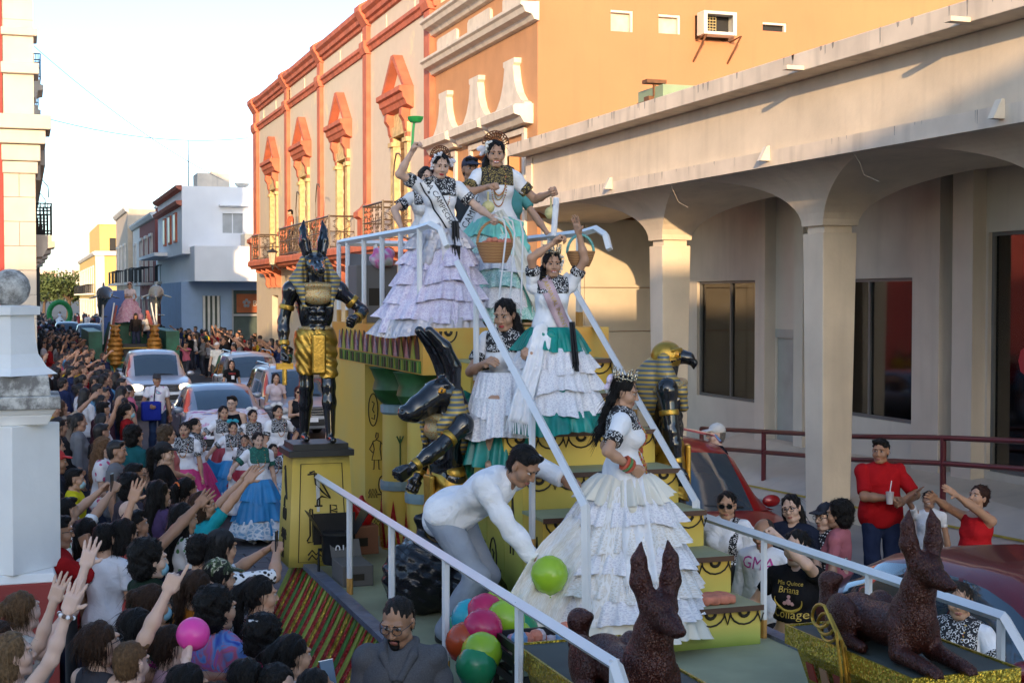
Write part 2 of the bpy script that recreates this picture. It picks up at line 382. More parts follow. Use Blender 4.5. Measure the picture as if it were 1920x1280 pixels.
def add_strands(part, style):
    """loose locks laid over the hair so that its outline is not smooth"""
    V, Fq, T = part; r = np.random.default_rng(len(V)); P = V[Fq]; c = P.mean(1); n = np.cross(P[:, 2]-P[:, 0], P[:, 3]-P[:, 1]); ar = np.linalg.norm(n, axis=1)+1e-9; n = n/ar[:, None]
    curly = 'curly' in style; short = style in ('short', 'crop', 'buzz', 'curlyshort'); k = 420 if not short else 300
    if style == 'buzz': return part
    ar = np.where((c[:, 1] > (.02 if not short else -.01)) & (c[:, 2] < (.085 if not short else .3)), 0, ar); i = r.choice(len(c), k, p=ar/ar.sum()); c = c[i]; n = n[i]; d = (r.normal(0, 1, (k, 3)) if curly else np.tile(A(0, -.3, -1.), (k, 1))+r.normal(0, .22 if not short else .6, (k, 3))); d -= n*(d*n).sum(1)[:, None]; d /= np.linalg.norm(d, axis=1)[:, None]+1e-9
    L = (r.uniform(.012, .028, k) if short else (r.uniform(.02, .05, k) if curly else r.uniform(.05, .12, k)))[:, None]; w = r.uniform(.0015, .0035, k)[:, None]; s = np.cross(n, d); out = []
    lift = r.uniform(.001, .006 if not curly else .012, k)[:, None]
    for j in range(5):
        t = j/4; q = c+d*L*t+n*(.001+lift*np.sin(pi*t*.9)); q[:, 2] -= (L[:, 0]*.25*t*t if not curly else 0)
        ww = w*(1-.75*t); out += [q-s*ww, q+s*ww]
    S = np.stack(out, 1).reshape(-1, 3); b = len(V); base = (np.arange(k)*10)[:, None]+b; F2 = np.concatenate([base+np.array([[2*j, 2*j+1, 2*j+3, 2*j+2]]) for j in range(4)])
    return np.concatenate([V, S]), np.concatenate([Fq, F2]), np.concatenate([T, np.zeros(len(F2), int)])
def hair(style, vox=.008):
    key = ('hair', style, vox)
    if key in CACHE: return CACHE[key]
    s = SD(vox, .02); nz = hairnoise()
    skull = lambda g=0.: (s.ell((0, -.018, .042), (.079+g, .094+g, .084+g)))
    # the face opening: everything in front of a slanted plane and below the fringe is cut away
    face = lambda zf=.055, yf=.055: s.box((0, .1+yf, zf-.16), (.058, .1, .15), rx(-.22), rd=.02, sub=True, k=.012)
    if style in ('short', 'crop'):
        nz = hairnoise(80, .0028); skull(.004 if style == 'short' else -.002); s.ell((0, -.045, -.01), (.07, .062, .08)); face(.07 if style == 'short' else .075)
        if style == 'short': s.cap((-.04, .06, .095), (.05, .055, .1), .02, .022)
        for x in (-1, 1): s.box((x*.085, .02, -.03), (.02, .035, .06), rd=.01, sub=True, k=.01)
        part = s.mesh(cuts=[((0, -.06, -.07), (0, .25, -1))], noise=nz)
    elif style == 'curly':
        s.ell((0, -.035, .05), (.105, .115, .10)); s.ell((0, -.06, -.03), (.10, .08, .10)); face(.065, .04); part = s.mesh(noise=curlnoise())
    elif style == 'curlyshort':
        s.ell((0, -.02, .055), (.088, .1, .085)); s.ell((0, -.055, -.01), (.075, .06, .07)); face(.075, .05); part = s.mesh(noise=curlnoise(.008, 90))
    elif style == 'bob':
        skull(.006); s.ell((0, -.05, -.05), (.088, .07, .11)); face(.065, .045); part = s.mesh(noise=nz)
    elif style == 'long':
        skull(.006); s.ell((0, -.05, -.04), (.086, .07, .11)); s.cap((0, -.075, -.08), (0, -.115, -.34), .07, .055)
        for x in (-1, 1): s.cap((x*.07, -.02, .0), (x*.085, -.02, -.17), .022, .026)
        face(.068, .045); part = s.mesh(noise=nz)
    elif style in ('pony', 'bun', 'braid', 'updo'):
        skull(.002); s.ell((0, -.045, .0), (.072, .062, .075)); face(.072, .05)
        for x in (-1, 1): s.box((x*.085, .015, -.04), (.02, .03, .05), rd=.01, sub=True, k=.01)
        if style == 'pony': s.path([A(0, -.1, .06), A(0, -.15, .03), A(0, -.15, -.1), A(0, -.13, -.28)], [.03, .036, .034, .016])
        elif style == 'braid':
            pts = [A(.05+.01*sin(i*2.2), -.075-.012*i*.5, -.03-.04*i) for i in range(10)]
            s.path(pts, [.03+.007*(1 if i % 2 else -1) for i in range(9)]+[.012], k=.008)
        elif style == 'bun': s.ell((0, -.12, .06), (.042, .04, .042))
        else: s.ell((0, -.09, .03), (.06, .05, .06))
        part = s.mesh(cuts=[((0, -.05, -.08), (0, .3, -1))] if style in ('bun', 'updo') else (), noise=nz)
    elif style == 'sidebraid':
        skull(.004); s.ell((0, -.045, .0), (.074, .064, .078)); face(.07, .05)
        pts = [A(.075, -.05, -.04), A(.095, .0, -.1), A(.1, .045, -.17)]+[A(.1+.008*sin(i*2.4), .06, -.2-.035*i) for i in range(8)]
        s.path(pts, [.034, .034, .034]+[.032-.002*i+.005*(1 if i % 2 else -1) for i in range(8)], k=.008); part = s.mesh(noise=nz)
    elif style == 'shoulder':   # long hair falling over one shoulder in front
        skull(.004); s.ell((0, -.05, -.02), (.078, .068, .09)); face(.07, .05)
        s.path([A(-.07, -.04, -.04), A(-.1, .0, -.15), A(-.105, .05, -.28), A(-.09, .07, -.45)], [.04, .045, .042, .02]); part = s.mesh(noise=nz)
    elif style == 'buzz':
        s.ell((0, -.022, .035), (.0755, .0925, .083)); s.ell((0, -.045, -.005), (.069, .06, .07)); face(.085, .05); part = s.mesh(cuts=[((0, -.06, -.06), (0, .3, -1)), ((0, .0, .098), (0, .35, 1))])
    part = add_strands(part, style)
    CACHE[key] = part
    return part
def cap_hat(vox=.008):
    if 'cap' in CACHE: return CACHE['cap']
    s = SD(vox, .01); s.ell((0, -.015, .055), (.085, .1, .085)); s.box((0, .1, .052), (.062, .045, .001), rx(-.18), rd=.007, t=1, k=.012); s.ell((0, -.015, .142), (.01, .01, .006), k=.004)
    CACHE['cap'] = s.mesh(cuts=[((0, 0, .032), (0, 0, -1))])
    return CACHE['cap']
# ------------------------------------------------------------------ bodies
def ik(S, W_, l1, l2, pole):
    v = W_-S; d = np.linalg.norm(v)
    if d > (l1+l2)*.998: W_ = S+v/d*(l1+l2)*.998; v = W_-S; d = np.linalg.norm(v)
    a = (l1*l1-l2*l2+d*d)/(2*d); h = math.sqrt(max(l1*l1-a*a, 0)); u = v/d
    p = A(*pole); p = p-u*(p@u); p = unit(p)
    return S+u*a+p*h, W_
def skel(H=1.68, lean=0., side=0., twist=0., yaw=0., pitch=0., roll=0., R=None, L=None, Rp=None, Lp=None, hipz=None, hipy=0., feet=None, fem=False, bulk=1., shw=1., kneepole=(0, 1, .1), hx=0.):
    """joints of a body that faces +y, its right hand towards +x; R and L are wrist targets for a 1.7 m figure"""
    s = H/1.70; J = {'s': s, 'fem': fem, 'bulk': bulk}
    hip = A(hx, hipy, .93 if hipz is None else hipz)*s; Tm = rz_(twist)@ry(side)@rx(-lean); J['T'] = Tm; J['hip'] = hip
    tp = lambda x, y, z: hip+Tm@(A(x, y, z)*s); J['tp'] = tp
    sw = .178*shw*(.93 if fem else 1.0)
    for nm, sg, tgt, pole in (('R', 1, R, Rp), ('L', -1, L, Lp)):
        S = tp(sg*sw, -.01, .428)
        if tgt is None: tgt = hip/s+Tm@A(sg*.27, .03, -.12)
        E_, W_ = ik(S, A(*tgt)*s, .285*s, .25*s, pole or (sg*.55, -.7, -.5)); J['S'+nm], J['E'+nm], J['W'+nm] = S, E_, W_
        hp = hip+rz_(twist*.4)@(A(sg*.09, 0, -.01)*s); ft = A(*(feet[0 if sg > 0 else 1] if feet else (sg*.11, 0, .085)))*s
        K_, An = ik(hp, ft, .43*s, .42*s, kneepole); J['H'+nm], J['K'+nm], J['A'+nm] = hp, K_, An
    J['Rh'] = rz_(twist)@rz_(yaw)@ry(roll)@rx(pitch); J['neck'] = tp(0, -.012, .47)
    J['head'] = J['neck']+(unit(.6*(Tm@A(0, .1, 1))+.4*(J['Rh']@A(0, .12, 1)))*.165)*s
    return J
def torso(s, J, t=0, waist=True):
    tp, T, c = J['tp'], J['T'], J['s']; b = J['bulk']; f = J['fem']
    s.ell(tp(0, -.005, 0), A(.165 if f else .155, .112, .125)*c*A(b, b, 1), T, t=t, k=.05)
    s.ell(tp(0, .01*b, .15), A(.125 if f else .14, .10*b, .14)*c*A(b, b, 1), T, t=t, k=.06)
    s.ell(tp(0, .0, .33), A(.148 if f else .168, .108, .16)*c*A((b+1)/2, (b+1)/2, 1), T, t=t, k=.05)
    if f:
        for x in (-1, 1): s.ell(tp(x*.068, .085, .30), A(.062, .055, .06)*c, T, t=t, k=.03)
    for nm in 'RL': s.cap(tp(0, -.015, .448), J['S'+nm], .062*c, .052*c, t=t, k=.04)
def arms(s, J, t=0, up=1., fore=1., f0=1., k=.025):
    c = J['s']; g = f0*(.9 if J['fem'] else 1.)*(.5+.5*J['bulk'])
    for nm in 'RL':
        S, E_, W_ = J['S'+nm], J['E'+nm], J['W'+nm]
        e = S+(E_-S)*up; s.cap(S, e, .052*c*g, (.052-.012*up)*c*g, t=t, k=k)
        if up >= 1 and fore > 0:
            w = E_+(W_-E_)*fore; m_ = E_+(W_-E_)*min(.35, fore); s.cap(E_, m_, .041*c*g, .041*c*g, t=t, k=k); s.cap(m_, w, .041*c*g, (.041-.014*fore)*c*g, t=t, k=k)
def legs(s, J, t=0, f0=1., lo=1., foot=True):
    c = J['s']; g = f0*(.6+.4*J['bulk'])
    for nm in 'RL':
        h, kn, an = J['H'+nm], J['K'+nm], J['A'+nm]
        s.cap(h, kn, .085*c*g, .056*c*g, t=t, k=.03)
        if lo > 0: a = kn+(an-kn)*lo; m_ = kn+(a-kn)*.35; s.cap(kn, m_, .056*c*g, .056*c*g, t=t, k=.03); s.cap(m_, a, .056*c*g, .038*c*g, t=t, k=.03)
        if foot:
            fd = A(0, 1, 0)*.13*c; s.cap(an+A(0, -.03, -.045)*c, an+fd+A(0, 0, -.055)*c, .036*c, .028*c, t=t, k=.02)
def fold(a=.005, f=24., ph=0.):
    def fn(P): return a*np.sin(P[:, 2]*f+4*np.sin(P[:, 0]*7+ph)+3*np.sin(P[:, 1]*8+ph))*(.6+.4*np.sin(P[:, 0]*17+ph))+a*.7*np.sin(P[:, 0]*31+P[:, 2]*11+2*np.sin(P[:, 2]*9)+ph)
    return fn
def body_part(J, hR='relax', hL='relax', vox=.016, hvox=.0055, smile=False, palm=None):
    s = SD(vox, .03); torso(s, J); arms(s, J); legs(s, J); s.cap(J['neck']-A(0, 0, .04)*J['s'], J['head']+J['Rh']@A(0, -.03, -.09)*J['s'], .058*J['s'], .047*J['s'], k=.03)
    parts = [s.mesh(), xform(head(hvox, smile), J['Rh'], J['head'], J['s'])]
    for nm, kd in (('R', hR), ('L', hL)):
        if kd is None: continue
        z = unit(J['W'+nm]-J['E'+nm]); pd = A(*(palm or {}).get(nm, (-.7 if nm == 'R' else .7, .5, -.2))); y = unit(pd-z*(pd@z)); x = np.cross(y, z)
        h = hand(kd, .0065 if vox < .02 else .011); fl = -1 if nm == 'R' else 1
        thumb = A(0, 1, .4)
        if (x@thumb) < 0: x = -x; mir = True
        else: mir = False
        Rm = np.stack([x, y, z], 1); q = xform(h, Rm, J['W'+nm], J['s']*1.04)
        if np.linalg.det(Rm) < 0: q = (q[0], q[1][:, ::-1], q[2])
        parts.append(q)
    return join(parts)
def sleeve_parts(J, sleeve, vox, loose, ph=0., folds=.004, f0=1.05):
    out = []; c = J['s']; g = f0*(.9 if J['fem'] else 1.)*(.5+.5*J['bulk'])
    for nm in 'RL':
        S, E_, W_ = J['S'+nm], J['E'+nm], J['W'+nm]; s = SD(vox, .03); up = min(sleeve, 1.); e = S+(E_-S)*up; d = unit(E_-S)
        s.ell(S, A(.048, .048, .048)*c*g); s.cap(S, e+(d*.03 if up < 1 else 0), .052*c*g, (.052-.008*up)*c*g)
        if sleeve > 1: f = sleeve-1; e = E_+(W_-E_)*f; d = unit(W_-E_); s.cap(E_, e+d*.03, .047*c*g, (.047-.01*f)*c*g)
        out.append(s.mesh(cuts=[(e, d)], noise=fold(folds, 40., ph), inflate=loose*c*.7))
    return out
def top_part(J, sleeve=.55, hem=-.06, neck=.5, loose=.014, vox=.016, folds=.006, deep=0., sleeveless=False, ph=0.):
    """shirt: sleeve .55 = mid upper arm, 1 = elbow, 2 = wrist"""
    s = SD(vox, .035); torso(s, J); c = J['s']; T = J['T']; tp = J['tp']
    b_ = J['bulk']; s.ell(tp(0, -.005, .02), A(.176 if J['fem'] else .168, .122, .15)*c*A(b_, b_, 1), T, k=.05)
    s.ell(tp(0, .075, neck+.035-deep*.2), A(.07+deep*.1, .085, .07+deep*.2)*c, T, sub=True, k=.01)
    cuts = [(tp(0, .0, hem), T@A(0, 0, -1))]
    if sleeveless:
        for sg in (1, -1): cuts.append((tp(sg*.15, 0, .40), T@A(sg*1, 0, .35)))
        cuts.append((tp(0, 0, .49), T@A(0, .5, 1)))
    part = s.mesh(cuts=cuts, noise=fold(folds, ph=ph), inflate=loose*c)
    return part if sleeveless else join([part]+sleeve_parts(J, sleeve, vox, loose, ph, folds))
def bottom_part(J, lo=1., loose=.015, vox=.018, waist=.03):
    tz = J['T']@A(0, 0, 1)
    if tz[2] < .85: waist = .12
    s = SD(vox, .03); tp, T, c = J['tp'], J['T'], J['s']; b = J['bulk']
    s.ell(tp(0, -.005, 0), A(.165 if J['fem'] else .155, .112, .125)*c*A(b, b, 1), T, k=.05); legs(s, J, lo=lo, foot=False)
    for nm in 'RL': s.cap(J['K'+nm], J['K'+nm]+(J['A'+nm]-J['K'+nm])*lo*.97, .06*c, .058*c, k=.03)
    return s.mesh(cuts=[(tp(0, 0, waist), T@A(0, 0, 1))] if tz[2] > .85 else [(J['hip']+A(0, 0, .13)*c, (0, 0, 1))], noise=fold(.005, 19.), inflate=loose*c)
def shoe_parts(J, vox=.014):
    out = []
    for nm in 'RL':
        s = SD(vox, .015); c = J['s']; an = J['A'+nm]; s.cap(an+A(0, -.03, -.045)*c, an+A(0, .13, -.055)*c, .044*c, .036*c); s.cap(an, an+A(0, -.02, -.04)*c, .044*c, .044*c)
        out.append(s.mesh(cuts=[(an+A(0, 0, -.078)*c, (0, 0, -1)), (an+A(0, 0, .015)*c, (0, 0, 1))]))
    return out
m_skin = M('skin', obj=True, rough=.5, var=.05, vs=9.); m_lip = M('lips', (.34, .12, .09), .45); m_lip2 = M('lips_red', (.40, .04, .045), .4); m_eyew = M('eye_white', (.40, .35, .32), .25, var=0)
m_iris = M('iris', (.02, .012, .008), .15, var=0); m_brow = M('brow', (.02, .014, .01), .7, var=0); m_teeth = M('teeth', (.8, .78, .72), .3, var=0)
SKINM = [m_skin, m_lip, m_eyew, m_iris, m_brow, m_teeth]; SKINL = [m_skin, m_lip2, m_eyew, m_iris, m_brow, m_teeth]
m_hair = M('hair', obj=True, rough=.5, var=.3, vs=60., spec=.22)
def _strands(m):
    nt = m.node_tree; N, L = nt.nodes, nt.links; tc = N.new('ShaderNodeTexCoord'); mp = N.new('ShaderNodeMapping'); mp.inputs['Scale'].default_value = (150, 150, 14); L.new(tc.outputs['Object'], mp.inputs[0])
    no = N.new('ShaderNodeTexNoise'); no.inputs['Scale'].default_value = 1.; no.inputs['Detail'].default_value = 4; no.inputs['Distortion'].default_value = .6; L.new(mp.outputs[0], no.inputs['Vector'])
    bp = N.new('ShaderNodeBump'); bp.inputs['Strength'].default_value = 1.; bp.inputs['Distance'].default_value = .012; L.new(no.outputs[0], bp.inputs['Height']); L.new(bp.outputs[0], N['Principled BSDF'].inputs['Normal'])
_strands(m_hair); m_cloth = M('cloth', obj=True, rough=.9, var=.08, vs=9., spec=.12)
def wrinkle(m, sc=6., st=.7, d=.03):
    nt = m.node_tree; N, L = nt.nodes, nt.links; tc = N.new('ShaderNodeTexCoord'); no = N.new('ShaderNodeTexNoise'); no.inputs['Scale'].default_value = sc; no.inputs['Detail'].default_value = 5; no.inputs['Distortion'].default_value = 1.2; L.new(tc.outputs['Object'], no.inputs['Vector'])
    bp = N.new('ShaderNodeBump'); bp.inputs['Strength'].default_value = st; bp.inputs['Distance'].default_value = d; L.new(no.outputs[0], bp.inputs['Height']); L.new(bp.outputs[0], N['Principled BSDF'].inputs['Normal']); return m
wrinkle(m_cloth); m_shoe = M('shoe', obj=True, rough=.5)
m_cloth2 = M('cap_cloth', obj=True, rough=.8, var=.05)
BLACKH = (.012, .010, .009); BROWNH = (.06, .03, .016); LBROWN = (.2, .11, .05); GREYH = (.25, .23, .2)
SK = {'m': (.50, .285, .18), 'd': (.36, .19, .11), 'l': (.62, .40, .29), 'p': (.68, .46, .36)}
def m4(R, o, s=1.): return Matrix([[*(R[i]*s), o[i]] for i in range(3)]+[[0, 0, 0, 1]])
def setmats(o, mats):
    for i, m in enumerate(mats):
        if i < len(o.material_slots): o.material_slots[i].link = 'OBJECT'; o.material_slots[i].material = m
PM = {}   # shared meshes of a pose
def posemesh(key, J, q):
    if key not in PM:
        d = {'J': J}; v = q.get('vox', .016)
        b = body_part(J, q.get('hR', 'relax'), q.get('hL', 'relax'), v, q.get('hvox', .0065), q.get('smile', False), q.get('palm'))
        d['body'] = mesh('body', b[0], b[1], SKINM, b[2], True)
        PM[key] = d
    return PM[key]
def person(label, loc, rz, pose=None, key=None, q=None, skin='m', hairs='short', haircol=BLACKH, top=None, topcol=(.5, .5, .5), topmat=None, bottom='trousers', botcol=(.04, .05, .09), lo=1., shoes=(.03, .03, .03), group=None, hat=None, lips=None):
    """pose: arguments for skel; q: mesh options; top: arguments for top_part (None = bare)"""
    q = q or {}; key = key or ('u', len(PM)); J = PM[key]['J'] if key in PM else skel(**(pose or {})); P = posemesh(key, J, q); s = J['s']
    o = link('person', P['body'], None, loc, rz, color=SK[skin] if isinstance(skin, str) else skin); tag(o, label, 'person', group)
    if lips: setmats(o, [m_skin, lips])
    if top is not None:
        tk = 'top'+str(sorted(top.items()))
        if tk not in P: b = top_part(J, **top); P[tk] = mesh('shirt', b[0], b[1], [m_cloth], None, True)
        t = link('shirt', P[tk], o, color=topcol)
        if topmat: setmats(t, [topmat])
    if bottom == 'trousers':
        bk = 'bot%s' % lo
        if bk not in P: b = bottom_part(J, lo); P[bk] = mesh('trousers', b[0], b[1], [m_cloth], None, True)
        link('trousers' if lo > .6 else 'shorts', P[bk], o, color=botcol)
    if shoes:
        if 'shoe' not in P: P['shoe'] = [mesh('shoe', b[0], b[1], [m_shoe], None, True) for b in shoe_parts(J)]
        for me in P['shoe']: link('shoe', me, o, color=shoes)
    M4 = m4(J['Rh'], J['head'], s)
    if hairs:
        hk = ('hairmesh', hairs)
        if hk not in PM: b = hair(hairs); PM[hk] = mesh('hair', b[0], b[1], [m_hair], None, True)
        link('hair', PM[hk], o, mat4=M4, color=haircol)
    if hat:
        if 'capmesh' not in PM: b = cap_hat(); PM['capmesh'] = mesh('cap', b[0], b[1], [m_cloth2, m_cloth2], b[2], True)
        link('cap', PM['capmesh'], o, mat4=M4, color=hat)
    o['_h'] = 1
    del o['_h']
    return o, J
# ================================================================== SETTING
m_asph = M('asphalt', (.055, .055, .058), .85, var=.3, vs=.8, bump=.3, bs=30); m_earth = M('earth', (.12, .11, .09), .9, var=.2, vs=.05)
m_pave = M('pavement', (.24, .23, .22), .8, var=.15, vs=.9, bump=.2, bs=25); m_kerb = M('kerb_concrete', (.33, .32, .3), .8, var=.2, vs=3)
struct(MB().box(-900, 900, -300, 3000, -1, 0).build('ground', [m_earth]))
struct(MB().box(.8, 8.1, -45, 260, -.3, .004).build('road', [m_asph]))
struct(MB().box(-45, .78, -45, 47.9, -.3, .13).build('plaza_pavement', [m_pave]))
struct(MB().box(8.12, 40, -45, 260, -.3, .14).build('pavement', [m_pave]))
for x, nm in ((.78, 'kerb'), (8.1, 'kerb')): struct(MB().box(x-.1 if x < 1 else x, x+.02 if x < 1 else x+.12, -45, 260, -.2, .145).build(nm, [m_kerb]))
# dark stone setts of the street where they can be told apart
m_sett = M('street_stone', (.085, .085, .092), .7, var=.25, vs=3, bump=.2, bs=30)
_sm = MB().box(-.235, .235, -.155, .155, 0, .022).me([m_sett])
rd = random.Random(3); road = bpy.data.objects['road']
for j in range(20):
    for i in range(9):
        o = link('paving_stone', _sm, road, (.95+i*.485+(.24 if j % 2 else 0), 12.2+j*.325, .0005+rd.uniform(0, .003)))
# ---------------- wall with real openings
def wall(mb, ax, pos, u0, u1, z0, z1, ops, dep=.2, m=0, sgn=1):
    P = (lambda u, z, d=0: (pos+d*sgn, u, z)) if ax == 'x' else (lambda u, z, d=0: (u, pos+d*sgn, z))
    us = sorted({u0, u1, *[o[0] for o in ops], *[o[1] for o in ops]}); zs = sorted({z0, z1, *[o[2] for o in ops], *[o[3] for o in ops]})
    for a, b in zip(us, us[1:]):
        for c, d in zip(zs, zs[1:]):
            if any(o[0]-1e-6 <= a and b <= o[1]+1e-6 and o[2]-1e-6 <= c and d <= o[3]+1e-6 for o in ops): continue
            mb.add([P(a, c), P(b, c), P(b, d), P(a, d)], [(0, 1, 2, 3)], m)
    for a, b, c, d in ops:
        for q in ([(a, c), (b, c)], [(b, c), (b, d)], [(b, d), (a, d)], [(a, d), (a, c)]):
            mb.add([P(*q[0]), P(*q[1]), P(*q[1], dep), P(*q[0], dep)], [(0, 1, 2, 3)], m)
    return mb
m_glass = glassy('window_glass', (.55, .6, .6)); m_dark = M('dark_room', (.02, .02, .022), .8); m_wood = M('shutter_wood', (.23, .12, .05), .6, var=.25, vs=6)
m_iron = M('wrought_iron', (.02, .02, .022), .5); m_ironbr = M('iron_brown', (.10, .07, .045), .5, var=.3, vs=20)
# ---------------- cream colonial house with red trim
m_cream = node_mat('cream_plaster', lambda N, L, tc: mixc(N, L, ramp(N, L, tex(N, L, tc.outputs['Object'], 'Noise', .55, Detail=10., Roughness=.65).outputs[0], [(.0, (0, 0, 0)), (.58, (0, 0, 0)), (.64, (1, 1, 1)), (1, (1, 1, 1))]), mixc(N, L, tex(N, L, tc.outputs['Object'], 'Noise', 3., Detail=6.).outputs[0], (.58, .50, .39), (.66, .58, .46)), (.72, .62, .42)), .85)
m_red = M('red_trim', (.52, .15, .08), .75, var=.2, vs=2.5, streak=.5); m_stone = M('window_stone', (.62, .46, .22), .8, var=.25, vs=7, bump=.3, bs=30)
CX = 9.9
cb = thing('colonial_house', 'cream two-storey colonial house with red pilasters, pointed window pediments and iron balconies', 'building', (CX, 49, 0))
def loc_(mb, name, mats, par, org=(CX, 49, 0), **k):
    mb.v = [(x-org[0], y-org[1], z-org[2]) for x, y, z in mb.v]; return mb.build(name, mats, par, **k)
WY = [(38.65, 37.35), (46.1, 44.8), (52.8, 51.4), (59.5, 58.0)]; wc = [38.0, 45.45, 52.1, 58.8]
mb = MB(); wall(mb, 'x', CX, 34.7, 63.6, 0, 11.6, [(c-.62, c+.62, 4.95, 8.0) for c in wc]+[(c-.7, c+.7, .15, 3.4) for c in wc], .35)
mb.box(CX+.9, CX+12, 34.71, 63.59, 0, 11.55); mb.add([(CX, 34.7, 0), (CX+.9, 34.7, 0), (CX+.9, 34.7, 11.6), (CX, 34.7, 11.6)], [(0, 1, 2, 3)]); mb.add([(CX, 63.6, 0), (CX+.9, 63.6, 0), (CX+.9, 63.6, 11.6), (CX, 63.6, 11.6)], [(0, 1, 2, 3)])
loc_(mb, 'wall', [m_cream], cb)
for c in wc: loc_(MB().box(CX+.36, CX+.42, c-.7, c+.7, .1, 3.4).box(CX+.33, CX+.37, c-.04, c+.04, .1, 3.4), 'door', [m_wood], cb)
mb = MB().prism([(CX+.3, 11.35), (CX-.08, 11.45), (CX-.1, 11.54), (CX-.18, 11.58), (CX-.2, 11.7), (CX-.3, 11.78), (CX-.32, 11.92), (CX+.3, 12.2)], 34.2, 63.9, 'y'); loc_(mb, 'cornice', [m_red], cb)
loc_(MB().prism([(CX+.1, 10.62), (CX-.06, 10.62), (CX-.09, 10.74), (CX-.15, 10.78), (CX-.15, 10.88), (CX+.1, 10.9)], 34.5, 63.75, 'y'), 'string_course', [m_red], cb)
for y0, y1 in ((62.7, 63.6), (55.1, 55.65), (48.6, 49.1), (41.6, 42.1), (34.66, 35.2)):
    mb = MB().box(CX-.14, CX+.05, y0, y1, 6.1, 10.6).box(CX-.14, CX+.05, y0, y1, 10.93, 11.4)
    mb.prism([(CX+.1, 4.9), (CX-.3, 4.9), (CX-.3, 5.65), (CX-.42, 5.72), (CX-.42, 5.86), (CX-.24, 6.0), (CX-.14, 6.12), (CX+.1, 6.12)], y0-.06, y1+.06, 'y')
    mb.prism([(CX, 10.55), (CX-.18, 10.57), (CX-.24, 10.75), (CX-.24, 10.93), (CX, 10.95)], y0-.06, y1+.06, 'y').prism([(CX, 11.36), (CX-.14, 11.42), (CX-.38, 11.82), (CX-.38, 11.98), (CX, 12.2)], y0-.06, y1+.06, 'y')
    loc_(mb, 'pilaster', [m_red], cb)
for i in range(9): loc_(MB().box(CX-.03, CX, 36.5+i*3.1, 37.1+i*3.1, 10.96, 11.34), 'frieze_panel', [m_cream], cb)
for c in wc:
    w = loc_(MB().box(CX-.08, CX+.1, c-.92, c-.6, 4.9, 7.95).box(CX-.08, CX+.1, c+.6, c+.92, 4.9, 7.95).box(CX-.1, CX+.1, c-.98, c+.98, 7.75, 8.02).box(CX-.14, CX+.1, c-1.0, c-.56, 7.5, 7.62).box(CX-.14, CX+.1, c+.56, c+1.0, 7.5, 7.62).prism([(c-.95, 8.02), (c+.95, 8.02), (c+.8, 8.45), (c-.8, 8.45)], CX-.04, CX, 'x'), 'window', [m_stone], cb)
    for sg in (-1, 1):
        k = MB().box(CX+.14, CX+.2, c+sg*.02 if sg > 0 else c-.62, c+.62 if sg > 0 else c-.02, 4.95, 8.0)
        for r in range(5): k.box(CX+.11, CX+.15, c+(.1 if sg > 0 else -.54), c+(.54 if sg > 0 else -.1), 5.1+r*.58, 5.55+r*.58, 1)
        loc_(k, 'shutter', [m_wood, M('shutter_panel', (.17, .085, .035), .6)], w)
    hd = MB().prism([(CX, 8.35), (CX-.2, 8.45), (CX-.25, 8.58), (CX-.3, 8.62), (CX-.32, 8.76), (CX-.4, 8.8), (CX-.4, 8.93), (CX, 8.95)], c-1.32, c+1.32, 'y')
    for sg in (-1, 1): hd.prism([(CX, 8.36), (CX-.24, 8.4), (CX-.26, 8.2), (CX-.16, 8.05), (CX-.14, 7.85), (CX-.09, 7.75), (CX-.08, 7.6), (CX, 7.5)], c+sg*.82-.14, c+sg*.82+.14, 'y')
    loc_(hd, 'window_hood', [m_red], w)
    o_ = [(c-1.28, 8.95), (c-.14, 9.92), (c+.14, 9.92), (c+1.28, 8.95)]; i_ = [(c-1.08, 8.95), (c-.02, 9.80), (c+.02, 9.80), (c+1.08, 8.95)]
    p = MB(); V = [(x, *q) for x in (CX, CX-.27) for q in o_+i_]
    p.add(V, [(8, 9, 13, 12), (9, 10, 14, 13), (10, 11, 15, 14), (0, 1, 9, 8), (1, 2, 10, 9), (2, 3, 11, 10), (4, 5, 13, 12), (5, 6, 14, 13), (6, 7, 15, 14), (0, 4, 12, 8), (3, 7, 15, 11)])
    loc_(p, 'pediment', [m_red], w)
loc_(MB().prism([(CX, 4.5), (CX-.7, 4.5), (CX-.74, 4.58), (CX-.84, 4.62), (CX-.84, 4.78), (CX-.8, 4.84), (CX, 4.86)], 36.0, 60.6, 'y'), 'balcony_ledge', [m_red], cb)
for y in (37.2, 38.9, 44.0, 45.2, 46.4, 50.2, 51.4, 52.6, 57.4, 58.6, 59.8):
    loc_(MB().prism([(CX, 4.5), (CX-.62, 4.5), (CX-.6, 4.36), (CX-.3, 4.28), (CX-.2, 4.05), (CX-.22, 3.85), (CX-.14, 3.72), (CX, 3.72)], y-.09, y+.09, 'y'), 'bracket', [m_red], cb)
